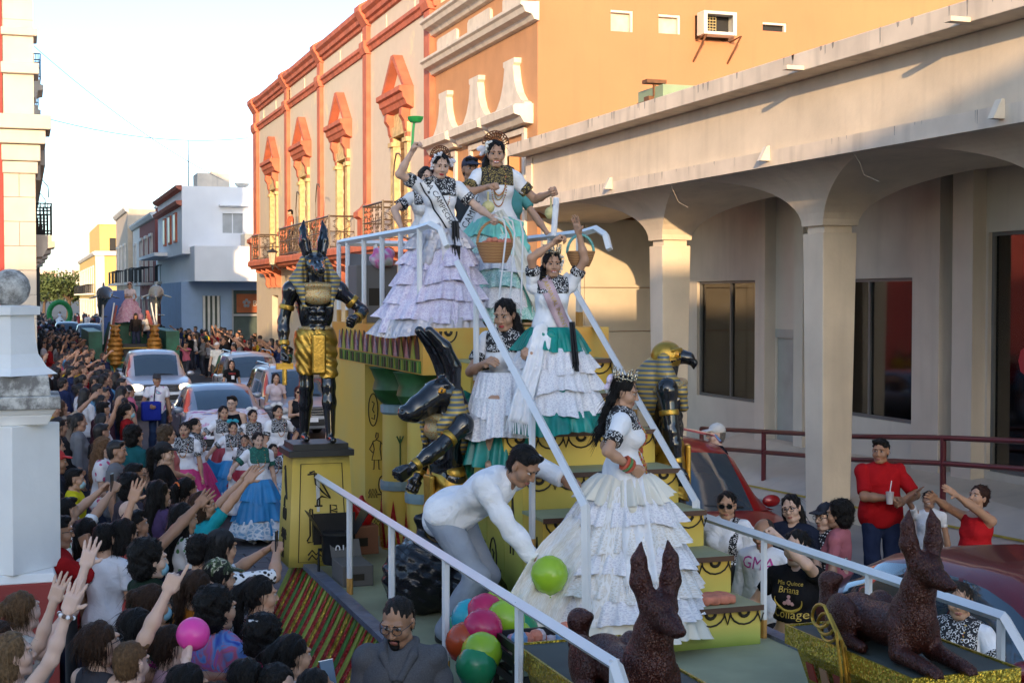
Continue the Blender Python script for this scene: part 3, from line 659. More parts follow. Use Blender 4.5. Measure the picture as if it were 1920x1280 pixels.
def scroll_panel(mb, p0, p1, z0, z1, cell=.3):
    p0 = A(*p0); p1 = A(*p1); Lh = np.linalg.norm(p1-p0); n = max(1, int(Lh/cell)); u = (p1-p0)/n; nz = 4; h = (z1-z0)/nz
    for i in range(n):
        for j in range(nz):
            o = p0+u*(i+.5)+A(0, 0, z0+h*(j+.5)-p0[2]); e = unit(u); sg = 1 if (i+j) % 2 else -1; r = min(cell, h)*.26
            pts = [o+e*sg*(r*(1-.9*a/10)*cos(a*.8)+r*.4)+A(0, 0, h*.2+r*(1-.9*a/10)*sin(a*.8)) for a in range(10, -1, -2)]
            pts += [o-e*sg*(r*(1-.9*a/10)*cos(a*.8)+r*.4)-A(0, 0, h*.2+r*(1-.9*a/10)*sin(a*.8)) for a in range(0, 11, 2)]
            mb.tube(pts, .012, 4, cap=False)
    for k in range(n+1):
        if k % 2 == 0: q = p0+u*k; mb.tube([(q[0], q[1], z0), (q[0], q[1], z1)], .011, 4)
    for z in (z0, (z0+z1)/2, z1): mb.tube([(p0[0], p0[1], z), (p1[0], p1[1], z)], .018 if z < z1 else .03, 4)
for y0, y1 in ((36.9, 39.2), (43.9, 53.0), (57.8, 59.6)):
    g = MB(); X0 = CX-.8
    scroll_panel(g, (X0, y0, 4.9), (X0, y1, 4.9), 4.9, 5.85); scroll_panel(g, (X0, y0, 4.9), (CX, y0, 4.9), 4.9, 5.85); scroll_panel(g, (X0, y1, 4.9), (CX, y1, 4.9), 4.9, 5.85)
    for y in (y0, y1): g.tube([(X0, y, 4.85), (X0, y, 5.9)], .03, 5)
    stuff(loc_(g, 'balcony_railing', [m_ironbr], cb))
for px, py in ((555, 384), (592, 372), (738, 400)):
    b = at(px, py+55, X=CX-.6); loc_(MB().tube([(b[0], b[1], 4.86), (b[0], b[1], 6.5), (b[0], b[1]-.12, 6.85), (b[0]-.05, b[1]-.5, 7.05), (b[0]-.1, b[1]-1.0, 7.0), (b[0]-.1, b[1]-1.2, 6.9)], .022, 5), 'lamp_arm', [m_ironbr], cb)
def lantern(p, label, s=1.):
    t = thing('wall_lantern', label, 'lamp', p); m_lg = M('lantern_glass', (.5, .42, .3), .2)
    MB().lathe([(.02, .5), (.05, .46), (.19, .38), (.22, .34), (.2, .33)], 6).tube([(0, 0, .5), (0, 0, .62)], .02, 5).build('lantern_cap', [m_iron], t); MB().lathe([(.1, -.12), (.05, -.18), (.03, -.3), (.005, -.36)], 6).build('lantern_foot', [m_iron], t)
    MB().lathe([(.1, -.12), (.17, .34)], 6).build('lantern_pane', [m_lg], t)
    MB().tube([(.05, 0, -.1), (.25, 0, -.3), (.5, 0, -.25), (.75, 0, -.02), (.95, 0, -.1)], .022, 5).build('arm', [m_iron], t); t.scale = (s,)*3
lantern(tuple(at(511, 490, X=8.95)), 'black iron lantern on a curled arm under the red balcony ledge')
# ---------------- peach house and its tall orange side wall
m_peach = M('peach_plaster', (.52, .27, .125), .85, var=.08, vs=1.5, streak=.12); m_orange = M('orange_plaster', (.47, .205, .095), .88, var=.06, vs=.7, streak=.16, bump=.1, bs=18)
m_white = M('white_trim', (.66, .60, .50), .8, var=.1, vs=4, streak=.3)
PO = (CX, 30, 0)
pb = thing('peach_house', 'peach and orange building with white curved window hoods and air conditioner beside the arcade', 'building', PO)
owin = [(11.5, 12.0, 8.78, 9.22), (12.58, 13.08, 8.8, 9.2), (13.42, 14.2, 8.72, 9.22), (15.02, 15.6, 9.0, 9.19), (18.1, 18.55, 9.05, 9.2)]
pc = [33.4, 30.9, 28.45]
mb = MB(); wall(mb, 'x', CX, 27.1, 34.68, 0, 10.6, [(c-.55, c+.55, 4.2, 6.55) for c in pc]+[(c-.6, c+.6, .1, 3) for c in pc], .3); loc_(mb, 'street_wall', [m_peach], pb, PO)
mb = MB(); wall(mb, 'y', 27.1, CX, 45, 0, 13.5, owin, .14); mb.box(CX+.85, 45, 27.5, 34.69, 0, 13.45); mb.box(CX+.4, CX+.86, 27.3, 34.6, 10.55, 10.6); loc_(mb, 'side_wall', [m_orange], pb, PO)
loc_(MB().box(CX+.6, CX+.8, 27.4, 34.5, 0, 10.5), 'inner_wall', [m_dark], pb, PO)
for i, (a, b, c, d) in enumerate(owin):
    if i == 2: continue
    w = loc_(MB().box(a, b, 27.22, 27.3, c, d), 'window', [M('frosted_pane', (.55, .47, .38), .3, var=.15, vs=5) if i < 2 else m_dark], pb, PO)
    loc_(MB().box(b-.05, b, 27.12, 27.2, c, d).box(a, b-.051, 27.12, 27.2, d-.05, d), 'window_frame', [m_white], w, PO)
for z in (9.0, 9.98):
    loc_(MB().prism([(CX, z-.12), (CX-.1, z-.1), (CX-.16, z), (CX-.3, z+.04), (CX-.34, z+.14), (CX-.4, z+.18), (CX-.4, z+.24), (CX, z+.26)], 27.0, 34.66, 'y'), 'cornice', [m_white], pb, PO)
for c in (33.4, 30.85, 28.3): loc_(MB().prism([(c-.85, 9.46), (c-.75, 9.4), (c+.75, 9.4), (c+.85, 9.46), (c+.85, 9.66), (c+.75, 9.72), (c-.75, 9.72), (c-.85, 9.66)], CX-.06, CX+.02, 'x'), 'plaque', [m_white], pb, PO)
for c in pc:
    pf = [(1.08, 7.15), (1.0, 7.3), (.8, 7.36), (.55, 7.55), (.38, 7.8), (.28, 8.15), (.36, 8.2), (.36, 8.3)]
    h = MB().prism([(c-a, b) for a, b in pf]+[(c+a, b) for a, b in pf[::-1]], CX-.16, CX, 'x')
    h.prism([(CX, 6.85), (CX-.2, 6.87), (CX-.28, 7.0), (CX-.42, 7.04), (CX-.44, 7.2), (CX-.38, 7.24), (CX, 7.26)], c-1.1, c+1.1, 'y')
    loc_(h, 'window_hood', [m_white], pb, PO); loc_(MB().box(CX+.28, CX+.34, c-.6, c+.6, 4.2, 6.6), 'shutter', [m_wood], pb, PO)
    loc_(MB().box(CX-.06, CX+.04, c-.72, c-.55, 4.2, 6.7).box(CX-.06, CX+.04, c+.55, c+.72, 4.2, 6.7).box(CX-.07, CX+.04, c-.72, c+.72, 6.7, 6.82), 'window_frame', [m_white], pb, PO)
ac = thing('air_conditioner', 'white window air conditioner on rusty brackets high on the orange wall', 'air conditioner', (13.8, 27.1, 8.75))
m_ac = M('ac_white', (.6, .58, .52), .5, var=.08); m_rust = M('rusty_steel', (.16, .07, .03), .8, var=.3, vs=9)
MB().box(-.38, .38, -.42, -.38, .02, .08).box(-.38, .38, -.42, -.38, .44, .5).box(-.38, -.3, -.42, -.38, .08, .44).box(.3, .38, -.42, -.38, .08, .44).box(-.38, .38, -.38, -.1, .46, .5).box(-.38, .38, -.38, -.1, .02, .06).box(-.38, -.35, -.38, -.1, .06, .46).box(.35, .38, -.38, -.1, .06, .46).build('casing', [m_ac], ac)
g = MB()
for i in range(6): g.box(-.29, .0, -.2, -.19, .1+i*.06, .115+i*.06)
for i in range(5): g.box(-.28+i*.07, -.27+i*.07, -.205, -.195, .08, .44)
stuff(g.build('grille', [M('ac_grille', (.5, .4, .18), .5)], ac)); MB().box(-.35, .35, -.1, 0, .06, .46).build('back_panel', [m_dark], ac)
for x in (-.36, .44): MB().tube([(x, .0, -.05), (x, -.5, .0), (x-.06, 0, -.5)], .022, 4).build('bracket', [m_rust], ac)
# ---------------- white concrete arcade
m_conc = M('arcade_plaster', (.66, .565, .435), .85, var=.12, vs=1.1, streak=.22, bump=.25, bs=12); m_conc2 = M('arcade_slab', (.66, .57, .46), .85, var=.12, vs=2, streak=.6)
AO = (10.6, 18, 0)
ar = thing('arcade_building', 'pale concrete arcade with mushroom-vaulted columns and flat roof slab', 'building', AO)
cols = [7.0, 12.2, 17.4, 22.6, 27.8]; Z0, Z1 = 4.30, 5.08
fm = None
for i, yc in enumerate(cols):
    xc = 10.72; h0 = .27; h1 = .22
    k = MB().hexa([(xc+sx*h1, yc+sy*h1, 0) for sx, sy in ((-1, -1), (1, -1), (1, 1), (-1, 1))]+[(xc+sx*h0, yc+sy*h0, 4.2) for sx, sy in ((-1, -1), (1, -1), (1, 1), (-1, 1))])
    if i < 4: c_ = loc_(k, 'column', [m_conc], ar, AO, bevel=.012); loc_(MB().box(xc-.22, xc+.22, yc-.22, yc+.22, 4.19, 4.31), 'column_neck', [m_conc], c_, AO)
    f = MB(); ring = []; n = 14
    for a in range(n+1):
        an = a/n*pi/2; o = 1-cos(an); z = Z0+(Z1-Z0)*sin(an); xl = xc-.28-o*(xc-.28-9.62); xr = xc+.28+o*1.75; yl = 2.33*o+.28
        base = len(f.v); y1 = min(yc+yl, 27.05)
        f.v += [(xl, yc-yl, z), (xr, yc-yl, z), (xr, y1, z), (xl, y1, z)]
        if a:
            for q in range(4): f.f.append([base-4+q, base-4+(q+1) % 4, base+(q+1) % 4, base+q]); f.m.append(0)
    f.f.append([0, 1, 2, 3]); f.m.append(0)
    loc_(f, 'vault', [m_conc], ar, AO)
loc_(MB().box(9.62, 26, 4.2, 27.04, 5.085, 6.12), 'fascia', [m_conc], ar, AO)
loc_(MB().box(9.5, 9.618, 4.2, 27.0, 5.06, 5.27), 'band', [m_conc2], ar, AO); loc_(MB().box(9.22, 26, 4.1, 27.02, 6.125, 6.36), 'roof_slab', [m_conc2], ar, AO, bevel=.01)
for px, py in ((1500, 128), (1810, 38)): p = at(px, py, X=9.2); loc_(MB().box(8.98, 9.22, p[1]-.06, p[1]+.06, p[2]-.03, p[2]+.02), 'roof_spout', [m_conc2], ar, AO)
for px, py in ((1878, 209), (1440, 291), (1146, 346)):
    p = at(px, py, X=9.5); loc_(MB().prism([(9.5, p[2]-.08), (9.36, p[2]-.08), (9.46, p[2]+.12), (9.5, p[2]+.12)], p[1]-.05, p[1]+.05, 'y'), 'fascia_lamp', [m_white], ar, AO)
# back wall behind the columns
BX = 12.62
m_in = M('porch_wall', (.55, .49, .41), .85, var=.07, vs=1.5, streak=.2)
bw = [(22.75, 25.35, 1.38, 3.62), (17.9, 20.9, 1.4, 3.6), (12.2, 16.4, .9, 4.2), (21.3, 22.2, .75, 2.75)]
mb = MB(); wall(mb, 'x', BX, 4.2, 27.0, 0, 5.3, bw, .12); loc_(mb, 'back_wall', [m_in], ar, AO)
for y0, y1 in ((22.25, 22.6), (20.95, 21.25), (17.2, 17.85), (16.45, 16.9)): loc_(MB().box(BX-.22, BX+.01, y0, y1, 0, 5.25), 'pilaster', [m_in], ar, AO)
for a, b, c, d in bw[:3]:
    for q in ((a, b, c, c+.05), (a, b, d-.05, d), (a, a+.05, c+.051, d-.051), (b-.05, b, c+.051, d-.051), ((a+b)/2-.025, (a+b)/2+.025, c+.051, d-.051)): loc_(MB().box(BX+.06, BX+.099, *q), 'window_frame', [M('porch_frame', (.12, .12, .115), .5)], ar, AO)
    loc_(MB().box(BX+.1, BX+.11, a, b, c, d), 'window_pane', [m_glass], ar, AO)
loc_(MB().box(BX+.02, BX+.08, 21.3, 22.2, .75, 2.6).box(BX-.03, BX+.1, 21.3, 22.2, 2.6, 2.75), 'door', [M('porch_door', (.33, .34, .31), .5)], ar, AO)
loc_(MB().box(BX-.005, BX+.02, 21.5, 21.6, 2.05, 2.2), 'notice', [m_white], ar, AO)
loc_(MB().box(15.6, 15.7, 4.2, 27, 0, 5.2).box(BX+.13, 15.6, 16.6, 16.7, 0, 5.2).box(BX+.13, 15.6, 22.2, 22.3, 0, 5.2), 'inner_wall', [M('office_wall', (.16, .15, .13), .8, var=.2)], ar, AO)
loc_(MB().box(BX+.13, 15.6, 4.2, 27, .7, .8), 'inner_floor', [M('office_floor', (.1, .09, .08), .5)], ar, AO)
loc_(MB().box(13.6, 15, 18.3, 20.2, .8, 1.5).box(15.4, 15.58, 18.6, 19.7, 2.2, 3.0), 'desk', [M('office_desk', (.2, .2, .2), .5)], ar, AO)
loc_(MB().prism([(a, b) for a, b in [(15.7+.16*cos(i*pi/4), 2.45+.2*sin(i*pi/4)) for i in range(8)]], BX+.085, BX+.095, 'x'), 'red_sign', [M('sign_red', (.4, .02, .03), .5)], ar, AO)
for r, (z0, z1) in enumerate(((.2, 1.3), (1.315, 2.6), (2.615, 3.5), (3.515, 4.9))):
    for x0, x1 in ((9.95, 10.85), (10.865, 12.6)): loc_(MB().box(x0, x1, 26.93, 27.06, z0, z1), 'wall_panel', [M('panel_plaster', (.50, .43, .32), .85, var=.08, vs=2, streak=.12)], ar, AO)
loc_(MB().box(9.75, 9.95, 26.4, 26.9, 5.3, 5.7), 'meter_box', [m_ac], ar, AO)
# ramp, low wall and red pipe railing
rp = thing('ramp', 'sloping concrete ramp with yellow edge line behind the arcade columns', 'ramp', (11.2, 17, .14))
RO = (11.2, 17, .14)
loc_(MB().hexa([(10.95, 8, .14), (12.6, 8, .14), (12.6, 23.5, .14), (10.95, 23.5, .14), (10.95, 8, .62), (12.6, 8, .8), (12.6, 23.5, .8), (10.95, 23.5, .2)]), 'ramp_slab', [m_in], rp, RO)
loc_(MB().hexa([(10.93, 8, .622), (10.99, 8, .622), (10.99, 23.4, .205), (10.93, 23.4, .205), (10.93, 8, .64), (10.99, 8, .64), (10.99, 23.4, .22), (10.93, 23.4, .22)]), 'edge_line', [M('yellow_line', (.45, .33, .05), .7, var=.25, vs=6)], rp, RO)
rl = thing('pipe_railing', 'dark red two-bar pipe railing along the ramp', 'railing', (11.2, 17, .3)); RO = (11.2, 17, .3); m_rail = M('red_pipe', (.11, .014, .018), .35, var=.1)
pt = [(11.25, 8, 1.66), (11.2, 13.6, 1.62), (11.2, 15.4, 1.50), (11.2, 17.4, 1.33), (11.2, 22.3, 1.02)]
for dz, nm in ((0, 'top_rail'), (-.33, 'middle_rail')): loc_(MB().tube([(x, y, z+dz) for x, y, z in pt], .036, 8), nm, [m_rail], rl, RO, smooth='all')
for y, z in ((11.2, 1.63), (15.42, 1.50), (20.1, 1.15), (22.3, 1.02)): loc_(MB().tube([(11.2, y, .2), (11.2, y, z)], .04, 8), 'post', [m_rail], rl, RO)
# things on the arcade roof
t = thing('roof_machine', 'small rusty machine with a post on the arcade roof edge', 'machine', (9.8, 22.5, 6.36)); p = at(1222, 197, X=10.0); t.location = (10.0, p[1], 6.36)
MB().box(-.2, .2, -.16, .16, 0, .2).box(-.1, .1, -.1, .1, .2, .3).build('motor', [m_rust], t); MB().box(-.02, .02, -.12, -.08, .3, .5).box(-.18, .18, -.2, 0, .5, .56).build('post', [m_rust], t)
t = thing('roof_tank_cover', 'pale green flat box on the arcade roof', 'box', (11, 20, 6.36)); p = at(1320, 172, X=11.); t.location = (11., p[1], 6.36)
MB().prism([(-1, 0), (1, 0), (1, .3), (.6, .45), (-1, .45)], -.5, .5, 'y').build('cover', [M('green_sheet', (.25, .33, .2), .6)], t)
# ---------------- white and blue corner building with bank sign
m_wb = M('white_blue_plaster', (.90, .91, .93), .85, var=.03, vs=1.2, streak=.04); m_lb = M('light_blue_plaster', (.33, .47, .70), .85, var=.07, vs=1.5); m_rt = M('terracotta_trim', (.5, .16, .1), .8)
WO = (8, 78, 0)
wb = thing('corner_building', 'white corner building with blue ground floor, overhanging canopy and bank sign', 'building', WO)
mb = MB(); wall(mb, 'y', 76, 7.95, 16, 5.6, 9.15, [(10.05, 11.1, 6.72, 7.75)], .15); mb.box(7.96, 16, 76.16, 90, 5.6, 9.1); loc_(mb, 'upper_wall', [m_wb], wb, WO)
w = loc_(MB().box(10.05, 11.1, 76.1, 76.14, 6.72, 7.75), 'window', [M('curtain_pane', (.45, .47, .48), .3, var=.15)], wb, WO); loc_(MB().box(10.0, 11.15, 75.95, 76.05, 7.75, 7.83).box(10.55, 10.6, 76.04, 76.1, 6.72, 7.75), 'window_frame', [m_wb], w, WO)
loc_(MB().box(9.85, 11.3, 75.6, 76, 8.12, 8.2), 'window_ledge', [m_wb], wb, WO)
for z in (9.0, 8.2): loc_(MB().prism([(7.95, z-.1), (7.7, z), (7.62, z+.16), (7.95, z+.2)], 75.98, 90, 'y'), 'cornice', [m_rt], wb, WO)
for y0 in (78.5, 81.5, 84.5): k = loc_(MB().box(7.86, 7.96, y0, y0+1.2, 6.3, 7.9), 'street_window', [m_rt], wb, WO); loc_(MB().box(7.84, 7.87, y0+.12, y0+1.08, 6.4, 7.8), 'pane', [M('grey_pane', (.2, .22, .24), .3)], k, WO)
loc_(MB().box(8.35, 17, 73.9, 96, 4.15, 5.95), 'canopy', [m_wb], wb, WO); loc_(MB().box(7.2, 8.34, 84, 95, 5.7, 5.9), 'side_canopy', [m_wb], wb, WO)
mb = MB(); wall(mb, 'y', 77, 8.0, 16, 0, 4.15, [(9.1, 10.05, .4, 3.4), (10.7, 14, .2, 3.7)], .2); mb.box(8.01, 10.3, 77.21, 89, 0, 4.14); loc_(mb, 'lower_wall', [m_lb], wb, WO)
for i in range(4): loc_(MB().box(9.12+i*.25, 9.24+i*.25, 76.98, 77.1, .4, 3.4), 'window_fin', [M('white_paint', (.7, .7, .68), .5)], wb, WO)
loc_(MB().box(9.1, 10.05, 77.15, 77.19, .4, 3.4).box(10.7, 14, 77.17, 77.2, .2, 3.7), 'shop_pane', [M('shop_glass', (.09, .12, .11), .15)], wb, WO)
sg = loc_(MB().box(10.9, 14, 76.93, 77.05, 2.5, 3.5), 'bank_sign', [M('sign_orange', (.36, .09, .02), .5)], wb, WO)
text_obj('lettering', 'Banamex', .42, m_white, sg, Matrix.Translation((11.75-8, 76.92-78, 2.98))@Matrix.Rotation(pi/2, 4, 'X'), align='LEFT')
k = MB()
for i in range(5): k.sphere((11.42+.13*cos(i*1.257+.3), 76.92, 3.0+.16*sin(i*1.257+.3)), .09, 6, sc=(1, .15, 1))
loc_(k, 'emblem', [M('emblem_grey', (.22, .25, .28), .5)], sg, WO); loc_(MB().box(10.65, 10.72, 76.9, 77.05, .1, 3.75).box(12.2, 12.28, 76.9, 77.05, .1, 2.4).box(10.7, 14, 76.9, 77.04, 2.32, 2.42), 'door_frame', [M('alu', (.4, .42, .45), .4)], wb, WO)
loc_(MB().box(9.1, 10.85, 79, 81, 9.1, 10.1).box(9.9, 10.3, 79.4, 80, 10.1, 10.25), 'roof_tank', [m_conc2], wb, WO); loc_(MB().box(10.9, 13.4, 73.9, 75.4, 5.96, 6.6), 'cooling_unit', [M('ac_grey', (.36, .38, .38), .5)], wb, WO)
loc_(MB().tube([(8.4, 77, 9.1), (8.4, 77, 11.6)], .03, 5), 'antenna', [m_ironbr], wb, WO); loc_(MB().lathe([(.02, 0), (.3, .1), (.42, .26)], 12, (11.3, 77.5, 9.2), cap=False).tube([(11.3, 77.5, 9), (11.3, 77.5, 9.25)], .03, 5), 'dish', [m_white], wb, WO)
loc_(MB().lathe([(.5, 0), (.52, .5), (.35, .62), (.1, .66)], 12, (13.3, 78, 9.1)), 'black_tank', [m_iron], wb, WO)
# ---------------- more houses down the street
def house(name, label, x0, y0, y1, h, wm, trim, wins, dep=9, zb=3.6, balc=True, corn=.3):
    """plain street house: street face at x0 from y0 to y1, windows given as (y, z0, z1, width)"""
    O_ = (x0, (y0+y1)/2, 0); t = thing(name, label, 'building', O_)
    mb = MB(); wall(mb, 'x', x0, y0, y1, 0, h, [(y-w/2, y+w/2, a, b) for y, a, b, w in wins], .25); mb.box(x0+.45, x0+dep, y0+.01, y1-.01, 0, h-.05); mb.add([(x0, y0, 0), (x0+.45, y0, 0), (x0+.45, y0, h), (x0, y0, h)], [(0, 1, 2, 3)]); mb.add([(x0, y0, h), (x0+.5, y0, h), (x0+.5, y1, h), (x0, y1, h)], [(0, 1, 2, 3)])
    loc_(mb, 'wall', [wm], t, O_); loc_(MB().prism([(x0+.1, h-.35), (x0-corn*.5, h-.25), (x0-corn, h-.02), (x0-corn, h+.12), (x0+.1, h+.16)], y0-.05, y1+.05, 'y'), 'cornice', [trim], t, O_)
    for y, a, b, w in wins:
        k = loc_(MB().box(x0-.09, x0+.02, y-w/2-.2, y-w/2, a, b+.2).box(x0-.09, x0+.02, y+w/2, y+w/2+.2, a, b+.2).box(x0-.16, x0+.02, y-w/2-.3, y+w/2+.3, b+.2, b+.42), 'window', [trim], t, O_)
        loc_(MB().box(x0+.2, x0+.26, y-w/2, y+w/2, a, b), 'pane', [m_wood if a > 3 else m_dark], k, O_)
        if balc and a > 3:
            g = MB().box(x0-.85, x0, y-w/2-.5, y+w/2+.5, a-.25, a-.08, 1)
            for p, q in (((x0-.8, y-w/2-.45), (x0-.8, y+w/2+.45)), ((x0-.8, y-w/2-.45), (x0, y-w/2-.45)), ((x0-.8, y+w/2+.45), (x0, y+w/2+.45))):
                n = max(3, int((abs(p[0]-q[0])+abs(p[1]-q[1]))/.14))
                for i in range(n+1): x_ = p[0]+(q[0]-p[0])*i/n; y_ = p[1]+(q[1]-p[1])*i/n; g.tube([(x_, y_, a-.1), (x_, y_, a+.95)], .016, 4)
                g.tube([(*p, a+.95), (*q, a+.95)], .025, 4)
            stuff(loc_(g, 'balcony', [m_iron, trim], t, O_))
    return t
m_brick = M('dark_red_plaster', (.22, .06, .05), .85, var=.1); m_beige = M('beige_plaster', (.5, .42, .33), .85, var=.1, streak=.2); m_yel = M('yellow_plaster', (.66, .46, .15), .85, var=.07); m_wh = M('old_white', (.66, .64, .6), .85, var=.08, streak=.2)
house('blue_house', 'narrow light blue house beside the white corner building', 8.9, 90.1, 95.9, 7.9, m_lb, m_wh, [(93, 4.4, 6.8, 1.1)])
house('red_house', 'dark red house with white trimmed balcony windows and a red chimney', 8.3, 96, 109, 8.8, m_brick, m_wh, [(98.5, 4.4, 7.2, 1.2), (102.5, 4.4, 7.2, 1.2), (106.5, 4.4, 7.2, 1.2), (100, .2, 3, 1.4), (105, .2, 3, 1.4)])
o = bpy.data.objects['red_house']; MB().box(1, 2.2, 3.2, 4.6, 8.7, 9.8).box(.9, 2.3, 3.1, 4.7, 9.8, 9.95, 1).build('chimney', [m_brick, m_wh], o)
house('white_house', 'narrow white plastered house with small balcony beyond the dark red house', 8.6, 109.1, 120, 9.0, m_wh, m_wh, [(112, 4.6, 7.2, 1.1), (117, 4.6, 7.2, 1.1), (114, .2, 3, 1.4)])
house('beige_house', 'tall beige house with dark cornice and balconies down the street', 8.2, 120.1, 135, 10.6, m_beige, m_wh, [(123, 4.6, 7.4, 1.2), (127.5, 4.6, 7.4, 1.2), (132, 4.6, 7.4, 1.2), (126, .2, 3, 1.4)])
yt = house('yellow_house', 'long yellow house with white pilasters and red roof corner at the end of the street', 7.9, 168, 215, 8.4, m_yel, m_wh, [(172+i*5, 3.9, 6.6, 1.2) for i in range(9)]+[(172+i*5, .2, 2.8, 1.3) for i in range(9)], dep=24)
MB().box(0, 1.0, -23.62, -23.52, 0, 8.3).build('corner_pilaster', [m_wh], yt); MB().box(-.1, 24, -23.85, -23.52, 8.1, 8.6).build('side_cornice', [m_wh], yt)
w = MB().prism([(4.2, 5.2), (4.2, 6.0), (5.6, 6.9), (6.4, 6.9), (7.8, 6.0), (7.8, 5.2)], -23.75, -23.52, 'y').build('side_window', [m_wh], yt); MB().box(5, 7, -23.78, -23.76, 2.6, 5.1).build('pane', [m_dark], w)
MB().prism([(3, 8.6), (9, 8.6), (6, 9.6)], -23, -12, 'y').build('roof', [m_rt], yt)
y2 = thing('far_yellow_block', 'tall yellow block with a row of small windows behind the yellow house', 'building', (14, 225, 0))
MB().box(-3, 22, -5, 30, 0, 14.5).build('wall', [m_yel], y2)
for i in range(5): MB().box(-1.6+i*1.9, -.7+i*1.9, -5.08, -4.99, 10.2, 12.2).build('window', [m_dark], y2)
MB().box(-3.3, 22.3, -5.3, -4.99, 14.2, 14.8).build('cornice', [m_wh], y2)
# ---------------- left building: white stone corner, red wall, balconies
m_lstone = M('white_stone', (.56, .51, .43), .85, var=.06, vs=1.8, streak=.12); m_lred = M('brick_red_plaster', (.34, .055, .045), .85, var=.12, vs=2)
LO = (0, 52, 0); LX = .42
lb = thing('theatre_building', 'tall red building with white block corner pier, mouldings and iron balconies', 'building', LO)
loc_(MB().box(-30, LX-.06, 48.1, 95, 0, 14.6), 'wall', [m_lstone], lb, LO); loc_(MB().box(-30, -.53, 48.02, 48.098, 0, 14.6), 'red_front', [m_lred], lb, LO)
z = .3; i = 0
while z < 7.2:
    if i % 2: loc_(MB().box(-.52, LX+.02, 47.9, 48.8, z, z+.765), 'stone', [m_lstone], lb, LO, bevel=.012)
    else: loc_(MB().box(-.52, -.06, 47.9, 48.8, z, z+.765), 'stone', [m_lstone], lb, LO, bevel=.012); loc_(MB().box(-.05, LX+.02, 47.9, 48.8, z, z+.765), 'stone', [m_lstone], lb, LO, bevel=.012)
    z += .775; i += 1
z = 9.1
while z < 14.3: loc_(MB().box(-.5, LX, 47.92, 48.8, z, min(z+1.5, 14.6)), 'stone', [m_lstone], lb, LO, bevel=.01); z += 1.505
for za, zb, e in ((7.25, 7.62, .1), (7.64, 8.15, .18), (8.17, 8.6, .34), (8.62, 9.08, .5), (10.4, 10.75, .16), (11.6, 11.85, .12)):
    loc_(MB().box(-.52-e*.3, LX+e, 47.9-e, 49.2+e, za, zb), 'moulding', [m_lstone], lb, LO, bevel=.03)
loc_(MB().box(LX-.06, LX+.35, 49.8, 95, 7.7, 8.9).box(LX-.06, LX+.2, 49.8, 95, 7.2, 7.69), 'street_cornice', [m_lstone], lb, LO)
def iron_balcony(par, O_, y0, y1, z, x0=LX-.06, p=.58, mat=m_iron, corb=m_conc2):
    k = loc_(MB().prism([(x0, z-.75), (x0+p*.5, z-.72), (x0+p*.75, z-.45), (x0+p+.1, z-.4), (x0+p+.1, z-.22), (x0+p, z-.2), (x0+p, z-.02), (x0, z)], y0-.1, y1+.1, 'y'), 'balcony', [corb], par, O_); g = MB()
    for a, b in (((x0, y0), (x0+p, y0)), ((x0+p, y0), (x0+p, y1)), ((x0, y1), (x0+p, y1))):
        n = max(5, int((abs(a[0]-b[0])+abs(a[1]-b[1]))/.13))
        for i in range(n+1): x_ = a[0]+(b[0]-a[0])*i/n; y_ = a[1]+(b[1]-a[1])*i/n; g.tube([(x_, y_, z), (x_, y_, z+1.02)], .016, 4)
        for zz in (.12, .78, 1.02): g.tube([(*a, z+zz), (*b, z+zz)], .022, 4)
    stuff(loc_(g, 'railing', [mat], k, O_)); return k
for y0 in (49.0, 56.0, 63.0, 70.0, 78.0): iron_balcony(lb, LO, y0, y0+2.2, 5.36)
for y0 in (60.0, 68.0, 76.0): iron_balcony(lb, LO, y0, y0+2.2, 12.0, p=.42)
for y0 in (54., 61., 68.): loc_(MB().tube([(LX, y0, 7.4), (LX+.3, y0, 7.55), (LX+.5, y0, 7.3), (LX+.52, y0, 6.9)], .02, 5), 'lamp_arm', [m_iron], lb, LO)
loc_(MB().box(LX-.06, LX+.6, 90, 91, 2, 6.5), 'shop_sign', [m_iron], lb, LO)
# ---------------- near gate pier with ball, further pier
m_pier = M('pier_whitewash', (.86, .84, .80), .8, var=.05, vs=2.5, streak=.1, bump=.1, bs=25)
m_old = node_mat('mouldy_whitewash', lambda N, L, tc: mixc(N, L, ramp(N, L, tex(N, L, tc.outputs['Object'], 'Noise', 7., Detail=12., Roughness=.75).outputs[0], [(0, (1, 1, 1)), (.4, (1, 1, 1)), (.56, (.15, .15, .15)), (1, (0, 0, 0))]), (.12, .11, .10), (.62, .60, .55)), .9)
def pier(name, label, loc, s=1., base=True):
    t = thing(name, label, 'pier', loc)
    def sq(w0, w1, z0, z1, nm, mt, bv=.008): return MB().hexa([(a*w0, b*w0, z0) for a, b in ((-1, -1), (1, -1), (1, 1), (-1, 1))]+[(a*w1, b*w1, z1) for a, b in ((-1, -1), (1, -1), (1, 1), (-1, 1))]).build(nm, [mt], t, bevel=bv)
    sq(.29, .29, -.1, 1.40, 'red_base', m_lred); sq(.28, .26, 1.40, 1.46, 'base_step', m_pier); sq(.22, .22, 1.46, 2.45, 'shaft', m_pier); sq(.23, .26, 2.45, 2.52, 'moulding', m_pier); sq(.26, .285, 2.52, 2.56, 'moulding', m_pier); sq(.31, .31, 2.56, 2.645, 'cap', m_old); sq(.25, .235, 2.645, 2.78, 'cap', m_old)
    MB().lathe([(.30, 2.78), (.23, 2.83), (.175, 2.92), (.155, 3.05), (.15, 3.18), (.19, 3.185), (.19, 3.24), (.1, 3.25)], 4).build('neck', [m_pier], t)
    o = t.children[-1]; o.rotation_euler[2] = pi/4
    MB().sphere((0, 0, 3.365), .13, 14).build('ball', [m_old], t, smooth='all'); t.scale = (s,)*3
    return t
